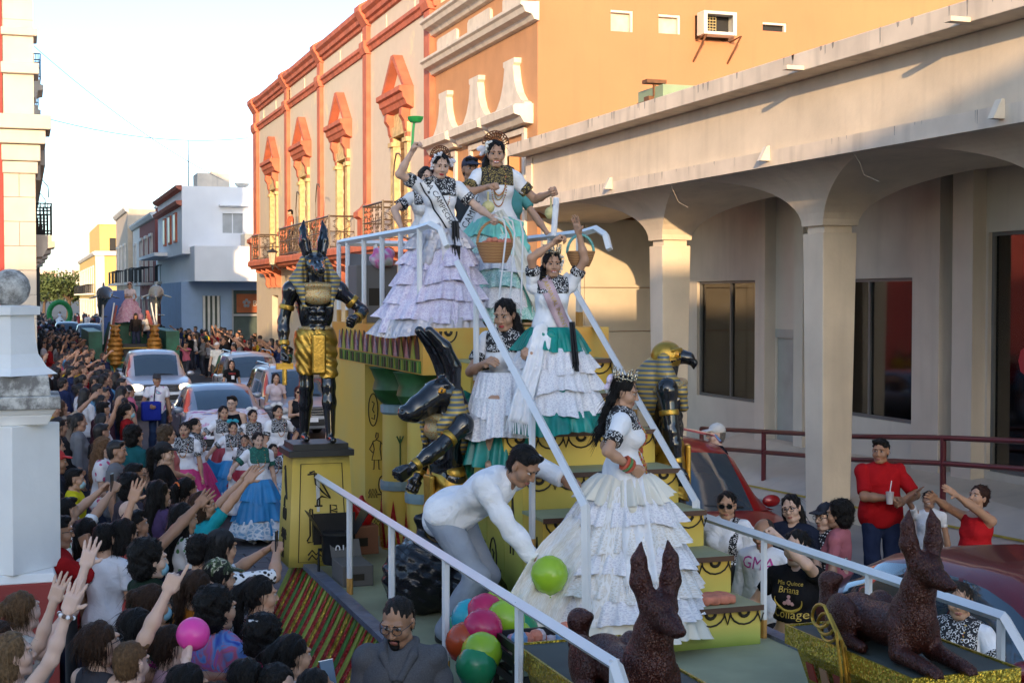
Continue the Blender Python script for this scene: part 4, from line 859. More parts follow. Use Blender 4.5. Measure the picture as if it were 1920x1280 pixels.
pier('gate_pier', 'white gate pier with mouldy stone ball, red base, at the plaza edge', (-.075, 10.2, 0))
p = at(52, 640, D=25); pier('plaza_pier', 'smaller weathered white pier in front of the theatre corner', (p[0]-.12, p[1], 0), .78)
# ---------------- trees, hills, added sun-blocking buildings behind the viewpoint
m_leaf = M('leaf', (.07, .10, .03), .8, var=.5, vs=.6); m_bark = M('bark', (.09, .06, .04), .9)
def tree(label, loc, h, r, seed, n=2600):
    rr = np.random.default_rng(seed); t = thing('street_tree', label, 'tree', loc)
    k = MB().tube([(0, 0, 0), (.1, .1, h*.3), (.2, 0, h*.55)], [.35, .28, .2], 8)
    cl = []
    for i in range(9):
        a = rr.uniform(0, 6.3); q = A(cos(a)*r*rr.uniform(.3, .75), sin(a)*r*rr.uniform(.3, .75), h*rr.uniform(.5, .85)); cl.append(q); k.tube([(.15, 0, h*.4), q*.6+A(0, 0, h*.25), q], [.16, .1, .05], 5)
    k.build('trunk', [m_bark], t); cc = A(*cl)
    c = cc[rr.integers(0, len(cl), n)]+rr.normal(0, 1, (n, 3))*A(r*.27, r*.27, h*.085); s_ = rr.uniform(.16, .38, n)
    u = rr.normal(0, 1, (n, 3)); u /= np.linalg.norm(u, axis=1)[:, None]; v = np.cross(u, rr.normal(0, 1, (n, 3))); v /= np.linalg.norm(v, axis=1)[:, None]
    V = np.stack([c-u*s_[:, None], c+v*s_[:, None]*.5, c+u*s_[:, None], c-v*s_[:, None]*.5], 1).reshape(-1, 3)
    link('crown', mesh('crown', V, np.arange(n*4).reshape(-1, 4), [m_leaf]), t)
p = at(128, 560, D=215); tree('broad green tree at the far end of the street', (p[0], p[1], 0), 7.0, 5.2, 1, 3600)
p = at(82, 560, D=300); tree('small dusty tree beyond the far end of the street', (p[0], p[1], 0), 6., 4.5, 2, 1800)
m_hill = M('hill_scrub', (.17, .15, .08), .95, col2=(.30, .24, .15), vs=.012)
hv = []; hf = []; nx = 60; ny = 12; rr = np.random.default_rng(5)
for j in range(ny):
    for i in range(nx): x = -700+i*24; f_ = sin(pi*j/(ny-1)); hv.append((x, 1350+j*60, f_*(34+9*sin(i*.33)+6*sin(i*.9+1)+rr.uniform(-1.5, 1.5))-2))
hf = [(j*nx+i, j*nx+i+1, (j+1)*nx+i+1, (j+1)*nx+i) for j in range(ny-1) for i in range(nx-1)]
struct(link('hills', mesh('hills', hv, hf, [m_hill], None, True)))
for k_ in range(26):
    px = rr.uniform(66, 150); py = rr.uniform(505, 545); p = at(px, py, D=rr.uniform(1380, 1500)); c_ = [(.6, .5, .42), (.55, .4, .32), (.62, .58, .5)][k_ % 3]
    t = thing('hillside_house', 'small pale flat-roofed house far off on the hillside', 'building', (p[0], p[1], p[2]-4), 0, 'houses scattered on the far hillside')
    MB().box(-5, 5, -4, 4, -8, 4+rr.uniform(0, 3)).build('wall', [M('hillhouse%d' % (k_ % 3), c_, .9)], t); MB().box(-1, 1, -4.1, -3.99, 0, 2).build('window', [m_dark], t)
hb = house('mid_shade_block', 'unseen beige building added behind the viewpoint to shade the street', -16.5, -40, -20.2, 13.6, m_beige, m_wh, [], dep=4.7); house('tall_shade_block', 'tall unseen yellow building added behind the viewpoint to shade the far street', -40, -40, -20.2, 16.4, m_yel, m_wh, [], dep=23.3)  # both unseen, added with heights set to keep low sun off the street
hb2 = house('low_shade_block', 'low unseen white building added behind the viewpoint to shade the float', -11.6, -40, -20.2, 11.5, m_wh, m_wh, [], dep=11.4)  # unseen too, added to hold the float and near people in shade
# overhead cables
for i, (a, b) in enumerate((((.5, 52, 9.6), (9.3, 62, 10.2)), ((.5, 58, 13.0), (9.3, 70, 9.0)))):
    a, b = A(*a), A(*b); o = MB().tube([a+(b-a)*t-A(0, 0, 1.6*t*(1-t)) for t in np.linspace(0, 1, 14)], .012, 4).build('cable', [m_iron]); tag(o, ('thin black cable from the theatre cornice to the colonial house' if i == 0 else 'thin black cable from the theatre top towards the corner building'), 'cable')
# drips, conduit and patches on the arcade front
r3 = random.Random(21); m_stain = M('drip_stain', (.33, .30, .26), .9, var=.3, vs=9)
g = MB()
for i in range(45):
    y = r3.uniform(8, 26); h = r3.uniform(.03, .15); w = r3.uniform(.008, .03); g.add([(9.4985, y, 5.27), (9.4985, y+w, 5.27), (9.4985, y+w*.7, 5.27-h), (9.4985, y+w*.3, 5.27-h)], [(0, 1, 2, 3)])
    y = r3.uniform(6, 26.5); h = r3.uniform(.04, .2); w = r3.uniform(.015, .07); g.add([(9.2185, y, 6.36), (9.2185, y+w, 6.36), (9.2185, y+w*.7, 6.36-h), (9.2185, y+w*.2, 6.36-h*.8)], [(0, 1, 2, 3)])
stuff(loc_(g, 'drip_stains', [m_stain], ar, AO))
loc_(MB().tube([(9.6, 26.6, 5.3), (9.6, 26.6, 6.1)], .02, 6), 'conduit', [m_conc2], ar, AO)
for k_, (y, z) in enumerate(((20.3, 5.0), (15.1, 4.95))): loc_(MB().tube([(9.63, y, 5.07), (9.66, y-.1, 4.93), (9.75, y-.05, 4.8), (9.8, y-.3, 4.7)], .0022, 4), 'loose_wire', [m_conc2], ar, AO)
# ================================================================== THE NEAR PARADE FLOAT
m_fy = node_mat('float_yellow', lambda N, L, tc: mixc(N, L, ramp(N, L, tex(N, L, tc.outputs['Object'], 'Noise', 1.6, Detail=4.).outputs[0], [(.3, (0, 0, 0)), (.7, (1, 1, 1))]), (.64, .43, .06), (.52, .43, .12)), .5)
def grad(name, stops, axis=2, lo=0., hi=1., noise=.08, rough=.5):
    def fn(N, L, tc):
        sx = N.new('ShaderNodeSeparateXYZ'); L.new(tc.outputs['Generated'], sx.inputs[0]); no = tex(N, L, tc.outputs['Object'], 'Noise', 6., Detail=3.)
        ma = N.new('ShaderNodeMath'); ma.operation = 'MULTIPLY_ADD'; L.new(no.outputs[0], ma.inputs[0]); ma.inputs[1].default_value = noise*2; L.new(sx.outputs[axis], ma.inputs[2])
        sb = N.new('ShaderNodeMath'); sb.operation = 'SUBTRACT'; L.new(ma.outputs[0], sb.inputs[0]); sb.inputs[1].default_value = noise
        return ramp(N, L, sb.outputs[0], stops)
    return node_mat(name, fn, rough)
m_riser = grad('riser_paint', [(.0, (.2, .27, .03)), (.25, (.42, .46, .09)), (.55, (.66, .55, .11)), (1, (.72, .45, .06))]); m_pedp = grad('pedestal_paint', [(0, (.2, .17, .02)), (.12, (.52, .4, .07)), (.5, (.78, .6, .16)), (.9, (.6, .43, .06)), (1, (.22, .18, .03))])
m_ink = M('ink_line', (.03, .022, .012), .7, var=0); m_deck = M('deck_paint', (.30, .31, .19), .75, var=.25, vs=1.6, streak=.15); m_tread = M('tread_paint', (.33, .34, .19), .7, var=.15, vs=3)
m_gold = M('gold_paint', (.50, .30, .055), .36, .85, var=.25, vs=9, bump=.15, bs=60); m_gold2 = glitter('gold_glitter', (.52, .36, .04), (.36, .28, .03)); m_sil = glitter('silver_glitter', (.35, .36, .42), (.25, .27, .33))
m_green = M('float_green', (.05, .18, .03), .5, var=.35, vs=8); m_gdk = M('dark_green', (.02, .09, .025), .5, var=.3, vs=12); m_fred = glitter('red_glitter', (.40, .02, .015), (.3, .01, .01), .35, .3); m_fblack = M('float_black', (.02, .018, .02), .5, var=0)
m_lime = M('lime_paint', (.26, .34, .05), .5, var=.2, vs=6); m_orange_p = M('orange_spray', (.68, .28, .03), .5, col2=(.6, .44, .09), vs=2.2)
m_rw = M('railing_white', (.72, .73, .74), .35, var=.04, vs=5); m_rrust = M('railing_foot', (.5, .26, .06), .6, var=.3, vs=6); m_mar = M('maroon_paint', (.14, .02, .02), .55, var=.15)
m_plas = M('blue_tarp', (.14, .16, .22), .35, var=.3, vs=7, bump=.6, bs=9)
FO = (3.35, 9, 0); X0, X1 = 2.2, 4.6; DZ = 1.1
fl = thing('parade_float', 'yellow Egyptian-style parade float with stairs, painted tower and white handrails', 'float', FO)
L_ = lambda mb, nm, mats, par=None, **k: loc_(mb, nm, mats if isinstance(mats, list) else [mats], par or fl, FO, **k)
L_(MB().box(X0, X1, 4.3, 12.1, 1.0, DZ), 'deck', m_deck); L_(MB().box(2.9, X1, 12.101, 14.6, 1.0, DZ), 'rear_deck', m_deck); L_(MB().box(3.0, X1-.15, 4.5, 14.5, .45, .998), 'chassis', m_mar)
for y in (6, 13, 14.2):
    for x in (3.2, 4.25): L_(MB().lathe([(.14, -.09), (.40, -.09), (.42, -.03), (.42, .03), (.40, .09), (.14, .09)], 20), 'wheel', M('tyre', (.015, .015, .015), .7)); o = fl.children[-1]; o.rotation_euler = (0, pi/2, 0); o.location = (x-FO[0], y-FO[1], .42); o.data.transform(Matrix.Translation((FO[0], FO[1], 0)))
for sg, xe in ((-1, X0), (1, X1)):
    e = lambda d: xe+sg*d
    ye = 12.1 if sg < 0 else 14.6
    sk_ = L_(MB().hexa([(e(.30), 4.3, .48), (e(.26), 4.3, .48), (e(.26), ye, .48), (e(.30), ye, .48), (e(.0), 4.3, 1.09), (e(-.04), 4.3, 1.09), (e(-.04), ye, 1.09), (e(.0), ye, 1.09)]), 'side_skirt', m_lime)
    L_(MB().box(min(e(.22), e(.34)), max(e(.22), e(.34)), 4.25, ye+.05, .1, .478), 'valance', m_mar, sk_)
    L_(MB().box(min(e(-.05), e(.05)), max(e(-.05), e(.05)), 4.25, ye+.05, 1.085, 1.125), 'edge_trim', m_plas, sk_)
    if sg > 0: continue
    spk = [mesh('spike', [(-.302, -.075, 0), (-.302, .075, 0), (-.012, .012, .6), (-.012, -.012, .6), (-.325, -.05, .01), (-.325, .05, .01), (-.03, .005, .58), (-.03, -.005, .58)], [(4, 5, 6, 7), (0, 4, 7, 3), (1, 2, 6, 5), (0, 1, 5, 4)], [m]) for m in (m_lime, m_fred, m_green, m_gold2)]
    for i in range(67): link('spike', spk[(0, 1, 2, 1, 3, 1)[i % 6]], sk_, (X0-FO[0], 5.0+i*.105-FO[1], .486))
# tower ----------------------------------------------------------
TX0, TX1, TY0, TY1, TZ = 2.97, 4.55, 10.75, 14.2, 3.06
tw = L_(MB().box(TX0+.28, TX1, TY0+.02, TY1, DZ, TZ-.1), 'tower', m_fy)
L_(MB().box(TX0, TX1, TY0, TY1, 2.69, TZ), 'entablature', m_orange_p, tw); L_(MB().box(TX0, TX0+.32, 12.75, 14.1, DZ, 2.69), 'painted_pier', m_fy, tw)
fz = L_(MB().box(TX0-.012, TX0-.002, TY0+.05, TY1-.4, 2.70, 2.80), 'frieze_band', m_green, tw)
for i in range(36): y = TY0+.09+i*.083; L_(MB().box(TX0-.02, TX0-.011, y, y+(.012, .03, .018)[i % 3], 2.705, 2.79), 'frieze_bar', (m_lime, m_fblack, m_gdk)[i % 3], fz)
for i in range(16):
    y = TY0+.16+i*.185
    L_(MB().prism([(y-.075, 2.81), (y+.075, 2.81), (y+.055, 2.92), (y+.0, 3.0), (y-.055, 2.92)], TX0-.010, TX0-.002, 'x'), 'lotus_petal', m_fblack, fz)
    L_(MB().prism([(y+.03, 2.81), (y+.155, 2.81), (y+.094, 2.985)], TX0-.018, TX0-.010, 'x'), 'lotus_petal', (m_lime, m_sil)[i % 2], fz)
for y in (11.25, 12.1):
    c = L_(MB().lathe([(.165, 1.1), (.155, 1.75), (.15, 2.3)], 18, (TX0+.16, y, 0)), 'tower_column', m_fy, tw, smooth=True)
    L_(MB().lathe([(.15, 2.28), (.17, 2.3), (.17, 2.36), (.15, 2.37)], 18, (TX0+.16, y, 0)), 'column_band', M('band_blue', (.2, .3, .36), .5), c)
    L_(MB().lathe([(.15, 2.37), (.2, 2.42), (.24, 2.5), (.22, 2.58), (.25, 2.66), (.27, 2.69)], 18, (TX0+.16, y, 0)), 'capital', m_gdk, c, smooth=True)
    L_(MB().lathe([(.172, 1.62), (.176, 1.66), (.172, 1.7)], 18, (TX0+.16, y, 0)), 'column_band', M('band_blue', (.2, .3, .36), .5), c)
    for i in range(8):
        a = pi/2+i*pi/4+.2; R_ = .178
        for w, h, mt, rr_ in ((.4, .42, m_fred, R_), (.25, .28, m_gold2, R_+.006)):
            P = lambda da, z: (TX0+.16+rr_*cos(a+da), y+rr_*sin(a+da), 1.12+z)
            L_(MB().add([P(-w, 0), P(0, 0), P(w, 0), P(w*.5, h*.5), P(0, h), P(-w*.5, h*.5)], [(0, 1, 4, 5), (1, 2, 3, 4)]), 'zigzag', mt, c)
# stairs ---------------------------------------------------------
SX0, SX1 = 3.24, 4.42; RUN = .40; RISE = .244
for i in range(1, 8):
    zt = TZ-RISE*i; ya, yb = TY0-RUN*(i-1), TY0-RUN*i
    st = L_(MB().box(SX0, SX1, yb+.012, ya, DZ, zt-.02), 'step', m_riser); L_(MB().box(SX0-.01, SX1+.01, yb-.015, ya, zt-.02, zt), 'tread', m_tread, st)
    L_(MB().box(SX0-.008, SX1+.008, yb-.02, yb-.014, zt-.03, zt+.004), 'tread_edge', M('tread_brown', (.09, .04, .02), .6), st)
    g = MB(); n = 5; w = (SX1-SX0)/n
    for k_ in range(n):
        cx_ = SX0+w*(k_+.5)
        g.tube([(cx_+.42*w*cos(a), yb+.006, zt-.03+.085*sin(a)) for a in np.linspace(pi, 2*pi, 9)], .006, 4); g.tube([(cx_+.14*w*cos(a), yb+.006, zt-.035+.03*sin(a)) for a in np.linspace(pi, 2*pi, 7)], .011, 4)
        g.tube([(cx_+w*.42, yb+.006, zt-.05), (cx_+w*.5, yb+.006, zt-.11), (cx_+w*.58, yb+.006, zt-.05)], .006, 4)
    stuff(L_(g, 'scallop_line', m_ink, st))
g = MB(); n = 4
for x0, x1, y_, z_ in ((TX0+.02, SX0, TY0-.004, TZ-.005),):
    for k_ in range(2):
        cx_ = x0+(x1-x0)*(k_+.5)/2; g.tube([(cx_+.07*cos(a), y_, z_-.02+.09*sin(a)) for a in np.linspace(pi, 2*pi, 9)], .006, 4); g.tube([(cx_+.025*cos(a), y_, z_-.02+.03*sin(a)) for a in np.linspace(pi, 2*pi, 6)], .012, 4)
stuff(L_(g, 'scallop_line', m_ink, tw))
# glyphs drawn as thin raised strokes
GL = {'bird': [[(.1, .95), (.3, 1), (.36, .93), (.1, .9), (.02, .9)], [(.3, .93), (.35, .6), (.62, .35), (.95, .12), (.6, .2), (.42, .1), (.4, -.1)], [(.36, .93), (.55, .7), (.95, .14)], [(.5, .12), (.5, -.1)], [(.3, -.1), (.62, -.1)]],
      'leg': [[(.3, 1), (.3, .2), (.05, .05), (.1, 0), (.55, 0), (.5, 1), (.3, 1)]], 'water': [[(i/6, .5+(.15 if i % 2 else -.15)) for i in range(7)], [(i/6, .2+(.15 if i % 2 else -.15)) for i in range(7)]],
      'oval': [[(.5+.4*cos(a), .5+.5*sin(a)) for a in np.linspace(0, 2*pi, 17)], [(.4, .75), (.6, .7), (.45, .5), (.6, .4)], [(.35, .25), (.6, .2), (.65, .35)]],
      'ankh': [[(.5, .45)]+[(.5+.25*sin(a), .72-.27*cos(a)) for a in np.linspace(0, 2*pi, 13)]+[(.5, .45)], [(.15, .42), (.85, .42)], [(.46, .42), (.44, 0), (.56, 0), (.54, .42)]],
      'loops': [[(.3+.14*cos(a), .5+.3*sin(a)) for a in np.linspace(0, 2*pi, 11)], [(.7+.14*cos(a), .5+.3*sin(a)) for a in np.linspace(0, 2*pi, 11)]],
      'man': [[(.45, .86), (.5, 1), (.6, .97), (.6, .86), (.48, .82)], [(.3, .75), (.52, .8), (.75, .74), (.7, .55), (.78, .25), (.25, .25), (.38, .55), (.3, .75)], [(.72, .72), (1.0, .62), (1.12, .8)], [(.3, .72), (.12, .55), (.3, .45)], [(.38, .25), (.36, 0), (.3, 0)], [(.62, .25), (.64, 0), (.72, 0)]],
      'reed': [[(.5, 0), (.5, 1)], [(.5, .8), (.25, 1)], [(.5, .8), (.75, 1)]], 'B': [[(.2, 0), (.2, 1), (.7, .9), (.75, .65), (.25, .52), (.75, .4), (.7, .08), (.2, 0)]], 'head': [[(.3, 0), (.3, .5), (.5, .62), (.72, .5), (.66, .4), (.72, .3), (.5, .2), (.5, 0)], [(.4, .6), (.45, 1.0), (.52, .62)], [(.55, .45), (.62, .45)]]}
def glyph(mb, name, o, u, w, h, r=.007):
    o = A(*o); u = A(*u)
    for st in GL[name]: mb.tube([o+u*(a*w)+A(0, 0, b*h) for a, b in st], r, 4)
g = MB(); yp = 12.745
for nm, x, z, w, h in (('oval', 2.99, 2.12, .11, .3), ('oval', 3.13, 2.1, .11, .3), ('man', 2.99, 1.72, .17, .34), ('ankh', 3.06, 1.36, .14, .3), ('loops', 3.2, 1.42, .08, .12), ('water', 3.0, 1.45, .08, .14), ('water', 3.05, 1.18, .12, .14), ('reed', 3.2, 1.75, .06, .3)): glyph(g, nm, (x, yp, z), (1, 0, 0), w, h, .005)
stuff(L_(g, 'glyphs', m_ink, tw))
g = MB()
for y in (11.25, 12.1): glyph(g, 'reed', (TX0+.06, y-.168, 1.78), (1, 0, 0), .12, .32, .006)
stuff(L_(g, 'glyphs', m_gdk, tw))
g = MB()
for nm, y, z, w, h in (('head', 9.5, 1.5, .3, .45), ('head', 9.0, 1.3, .3, .4), ('reed', 8.6, 1.12, .15, .4), ('leg', 8.35, 1.14, .2, .4), ('oval', 9.9, 1.2, .2, .35), ('man', 8.75, 1.12, .2, .35), ('B', 8.1, 1.12, .14, .14)): glyph(g, nm, (SX0-.003, y, z), (0, -1, 0), w, h, .007)
stuff(L_(g, 'glyphs', m_ink))
# handrails -------------------------------------------------------
def rail(name, pts, posts, mat=m_rw, w=.0245):
    r_ = L_(MB().tube(pts, w*1.25, 4), name, mat)
    for a, b in posts:
        L_(MB().tube([b, a], w*.95, 6), 'rail_post', mat, r_); b2 = A(*b)+A(0, 0, .12); L_(MB().tube([b, b2], w*1.0, 6), 'rusty_foot', m_rrust, r_)
    return r_
rail('handrail', [(2.28, 11.5, 1.83), (2.28, 5.3, 1.80), (2.28, 4.95, 1.45), (2.28, 4.9, 1.1)], [((2.28, y, 1.82), (2.28, y, DZ)) for y in (11.5, 10.3, 9.03, 7.77, 6.5, 5.32)])
rail('handrail', [(4.52, 12.5, 1.78), (4.52, 5.72, 1.74), (4.52, 5.4, 1.45), (4.52, 5.35, 1.1)], [((4.52, y, 1.75), (4.52, y, DZ)) for y in (10.6, 9.4, 8.1, 6.9, 5.75)])
SL, SR = 3.16, 4.42
pa, pb_ = at(858, 492, X=SL), at(1098, 950, X=SL); sl_ = (pb_-pa)/(pb_[1]-pa[1])
posts = []
for px in (893, 998):
    y = at(px, 600, X=SL)[1]; z = pa[2]+sl_[2]*(y-pa[1]); posts.append(((SL, y, z), (SL, y, max(DZ, TZ-RISE*max(0, math.ceil((TY0-y)/RUN))))))
rail('stair_rail', [tuple(pa), tuple(pb_), (SL, pb_[1]-.02, 1.36)], posts)
qa, qb = at(1062, 515, X=SR), at(1305, 940, X=SR); posts = []
for px in (1088, 1190):
    y = at(px, 600, X=SR)[1]; z = qa[2]+(qb[2]-qa[2])/(qb[1]-qa[1])*(y-qa[1]); posts.append(((SR, y, z), (SR, y, max(DZ, TZ-RISE*max(0, math.ceil((TY0-y)/RUN))))))
rail('stair_rail', [tuple(qa), tuple(qb), (SR+.02, qb[1]-.03, DZ)], posts)
# balustrade of the tower
zt = 3.85
rail('tower_rail', [(3.0, 13.9, zt), (3.0, 11.0, zt), (3.02, 10.7, zt+.02), (3.06, 10.55, zt-.03), (3.08, 10.45, zt-.16)], [((3.0, y, zt), (3.0, y, TZ)) for y in (13.6, 12.9, 12.2, 11.55, 10.95)])
rail('tower_rail', [(4.5, 13.9, zt), (4.5, 11.2, zt), (4.5, 10.9, zt+.02), (4.5, 10.7, zt-.04), (4.5, 10.62, zt-.16)], [((4.5, y, zt), (4.5, y, TZ)) for y in (13.6, 12.8, 12.0, 11.3)])
rail('tower_rail', [(3.0, 14.1, zt), (4.5, 14.1, zt)], [((x, 14.1, zt), (x, 14.1, TZ)) for x in (3.02, 3.4, 3.8, 4.2, 4.48)])
# ================================================================== STATUES
m_blk = M('black_gloss', (.010, .010, .012), .14, var=.4, vs=4, coat=.6, bump=.06, bs=14); m_blk2 = M('black_plinth', (.02, .022, .022), .5, var=.3, vs=5)
m_strip = node_mat('headdress_stripes', lambda N, L, tc: ramp(N, L, tex(N, L, tc.outputs['Object'], 'Wave', 9., bands_direction='Z', Distortion=.6).outputs[0], [(.0, (.10, .13, .16)), (.48, (.14, .17, .20)), (.54, (.48, .32, .07)), (1, (.5, .34, .08))]), .45, .3)
m_collar = node_mat('jewelled_collar', lambda N, L, tc: ramp(N, L, tex(N, L, tc.outputs['Object'], 'Voronoi', 75.).outputs['Distance'], [(0, (.28, .03, .03)), (.25, (.3, .04, .03)), (.32, (.5, .34, .1)), (.7, (.45, .38, .22)), (1, (.2, .2, .2))]), .45, .4)
m_eyeo = M('statue_eye', (.7, .3, .02), .3, var=0)
def jackal_head(vox=.01):
    s = SD(vox, .025); s.ell((0, 0, .02), (.085, .1, .085)); s.path([A(0, .06, .0), A(0, .16, -.035), A(0, .235, -.06)], [.065, .044, .032]); s.cap((0, .06, -.05), (0, .19, -.085), .04, .022)
    s.ell((0, .255, -.05), (.022, .018, .018), k=.008); s.cap((0, -.02, -.03), (0, -.04, -.2), .075, .08)
    for x in (-1, 1):
        s.path([A(x*.05, -.02, .08), A(x*.075, -.03, .2), A(x*.085, -.03, .3), A(x*.075, -.035, .385)], [.042, .045, .03, .008], k=.02); s.path([A(x*.06, .02, .12), A(x*.08, .012, .22), A(x*.085, -.005, .31)], [.016, .022, .01], k=.01)
        s.ell((x*.05, .072, .035), (.017, .014, .011), t=1, k=.002); s.cap((x*.02, .09, .05), (x*.075, .05, .062), .011, .009, k=.01)
        s.p[-4] = s.p[-4]
    for x in (-1, 1): s.path([A(x*.07, .03, .12), A(x*.088, .024, .22), A(x*.09, .0, .3)], [.01, .016, .006]); 
    return s.mesh()
def bull_head(vox=.01):
    s = SD(vox, .03); s.ell((0, 0, .02), (.12, .14, .12)); s.path([A(0, .08, .0), A(0, .22, -.1), A(0, .3, -.16)], [.11, .08, .07]); s.ell((0, .34, -.16), (.06, .045, .05)); s.cap((0, .1, -.08), (0, .24, -.18), .07, .05); s.cap((0, -.04, -.02), (0, -.14, -.22), .12, .15)
    for x in (-1, 1):
        s.path([A(x*.06, -.03, .1), A(x*.08, .0, .22), A(x*.085, .1, .36), A(x*.075, .24, .47)], [.058, .062, .055, .036], k=.02); s.ell((x*.095, .09, .03), (.03, .03, .022), t=1, k=.002); s.ell((x*.112, .1, .03), (.012, .012, .016), t=2, k=.002)
        s.cap((x*.05, .13, .06), (x*.11, .05, .075), .022, .018, k=.015); s.ell((x*.03, .375, -.15), (.014, .014, .012), k=.006, sub=True)
    return s.mesh()
def falcon_head(vox=.009):
    s = SD(vox, .025); s.ell((0, 0, .02), (.11, .125, .12), t=3); s.path([A(0, .09, .02), A(0, .17, .005), A(0, .215, -.035), A(0, .215, -.085)], [.065, .05, .03, .006], t=0, k=.012); s.cap((0, -.02, -.05), (0, -.05, -.2), .1, .11, t=3)
    for x in (-1, 1): s.ell((x*.08, .075, .035), (.028, .026, .022), t=1, k=.003); s.ell((x*.095, .092, .036), (.01, .01, .014), t=2, k=.002); s.cap((x*.04, .11, .075), (x*.1, .04, .07), .014, .012, t=3, k=.01); s.cap((x*.06, .1, .005), (x*.1, .03, -.02), .01, .008, t=0, k=.006)
    return s.mesh()
def statue(name, label, loc, rz, J, headpart, hR='fist', hL='fist', hs=1., bands=True):
    t = thing(name, label, 'statue', loc, rz); s = SD(.0125, .035); torso(s, J); arms(s, J, f0=1.28, k=.03); legs(s, J, f0=1.12); tp, T, c = J['tp'], J['T'], J['s']
    for x in (-1, 1):
        s.ell(tp(x*.075, .082, .36), A(.075, .04, .06)*c, T, k=.02); s.ell(J['SR' if x > 0 else 'SL'], A(.078, .075, .085)*c, k=.03)
        for r in range(3): s.ell(tp(x*.04, .098, .235-r*.075), A(.036, .022, .032)*c, T, k=.008)
        s.ell(tp(x*.12, .03, .25), A(.04, .06, .13)*c, T, k=.03)
    s.cap(tp(0, -.02, .42), J['head']+A(0, 0, -.06), .085*c, .085*c)
    parts = [s.mesh()]; hp = xform(headpart, J['Rh'], J['head'], hs); parts.append(hp)
    for nm, kd in (('R', hR), ('L', hL)):
        z = unit(J['W'+nm]-J['E'+nm]); pd = A(-.7 if nm == 'R' else .7, .4, 0); y = unit(pd-z*(pd@z)); x = np.cross(y, z)
        if x@A(0, 1, .5) < 0: x = -x
        Rm = np.stack([x, y, z], 1); q = xform(hand(kd), Rm, J['W'+nm], c*1.3)
        if np.linalg.det(Rm) < 0: q = (q[0], q[1][:, ::-1], q[2])
        parts.append(q)
    sdobj('figure', join(parts), [m_blk, m_eyeo, m_iris, m_gold], t)
    # kilt with drape folds
    k = SD(.014, .03); k.ell(tp(0, -.005, .02), A(.178, .13, .12)*c, T); k.ell(tp(0, 0, -.1), A(.17, .135, .14)*c, T)
    for nm in 'RL': k.cap(J['H'+nm], J['H'+nm]+(J['K'+nm]-J['H'+nm])*.82, .09*c, .085*c, k=.05)
    kf = lambda P: .007*np.sin((P[:, 0]*1.0+np.abs(P[:, 0])*.6-P[:, 2]*.9)*70+np.sin(P[:, 2]*14))
    sdobj('kilt', k.mesh(cuts=[(tp(0, 0, .1), T@A(0, 0, 1)), (tp(0, 0, -.30), A(0, -.35, -1))], noise=kf, inflate=.004), [m_gold], t)
    b = SD(.01, .01); b.ell(tp(0, .0, .085), A(.165, .125, .035)*c, T); sdobj('belt', b.mesh(), [m_collar], t)
    ap = SD(.012, .01); ap.box(tp(0, .155, -.14), A(.055, .012, .17)*c, T, rd=.008); sdobj('apron', ap.mesh(), [m_gold], t)
    cl = SD(.012, .02); cl.ell(tp(0, .01, .44), A(.215, .15, .05)*c, T@rx(.25)); cl.ell(tp(0, .09, .37), A(.15, .06, .075)*c, T, k=.04); sdobj('collar', cl.mesh(), [m_collar], t)
    if bands:
        for nm in 'RL':
            for a_, b_, f_, rr_ in (('S', 'E', .55, .064), ('E', 'W', .8, .046)):
                p, q_ = J[a_+nm], J[b_+nm]; o = p+(q_-p)*f_; u = unit(q_-p)*.022; bd = SD(.008, .005); bd.cap(o-u, o+u, rr_*c*1.08, rr_*c*1.08); sdobj('arm_band', bd.mesh(cuts=[(o+u, unit(u)), (o-u, -unit(u))]), [m_gold], t)
    return t
def nemes(t, J, hs, skull=True):
    H_, Rh = J['head'], J['Rh']; c = J['s']; s = SD(.012, .03)
    if skull: s.ell(H_+Rh@(A(0, -.05, .03)*hs), A(.13, .12, .12)*hs, Rh)
    s.path([H_+Rh@(A(0, -.08, 0 if skull else -.08)*hs), H_+Rh@(A(0, -.1, -.16)*hs), H_+A(0, -.1, -.3)], [.12*hs if skull else .1, .15*hs, .15*hs])
    for x in (-1, 1): s.path([H_+Rh@(A(x*.1, -.03, .0)*hs), H_+Rh@(A(x*.15, -.02, -.12)*hs), J['tp'](x*.115, .09, .42), J['tp'](x*.1, .115, .3)], [.05*hs, .062*hs, .05, .04], k=.04)
    s.box(H_+Rh@(A(0, .14, -.02)*hs), A(.085, .12, .3)*hs, Rh, rd=.02, sub=True, k=.02)
    sdobj('headdress', s.mesh(noise=lambda P: .003*np.sin(P[:, 2]*110)), [m_strip], t)
# standing jackal god on its painted pedestal
PL = (2.31, 11.72, DZ)
pd_ = thing('statue_pedestal', 'yellow pedestal with painted hieroglyphs under the tall black jackal-headed statue', 'pedestal', PL)
MB().hexa([(a*.28, b*.26, 0) for a, b in ((-1, -1), (1, -1), (1, 1), (-1, 1))]+[(a*.235, b*.22, .9) for a, b in ((-1, -1), (1, -1), (1, 1), (-1, 1))]).build('block', [m_pedp], pd_); MB().box(-.27, .27, -.25, .25, .9, .95).box(-.23, .23, -.21, .21, .95, 1.0).build('plinth', [m_blk2], pd_)
g = MB(); sl2 = lambda z: -.26+.04*z/.9-.004
for nm, x, z, w, h in (('bird', -.12, .52, .2, .26), ('B', .05, .4, .1, .1), ('B', .05, .27, .1, .1), ('leg', -.13, .2, .1, .27), ('water', -.12, .05, .2, .13)):
    for st in GL[nm]: g.tube([(x+a*w, sl2(z+b*h), z+b*h) for a, b in st], .007, 4)
g.tube([(-.2, sl2(.04), .04), (.2, sl2(.04), .04), (.17, sl2(.84), .84), (-.17, sl2(.84), .84)], .004, 4, closed=True)
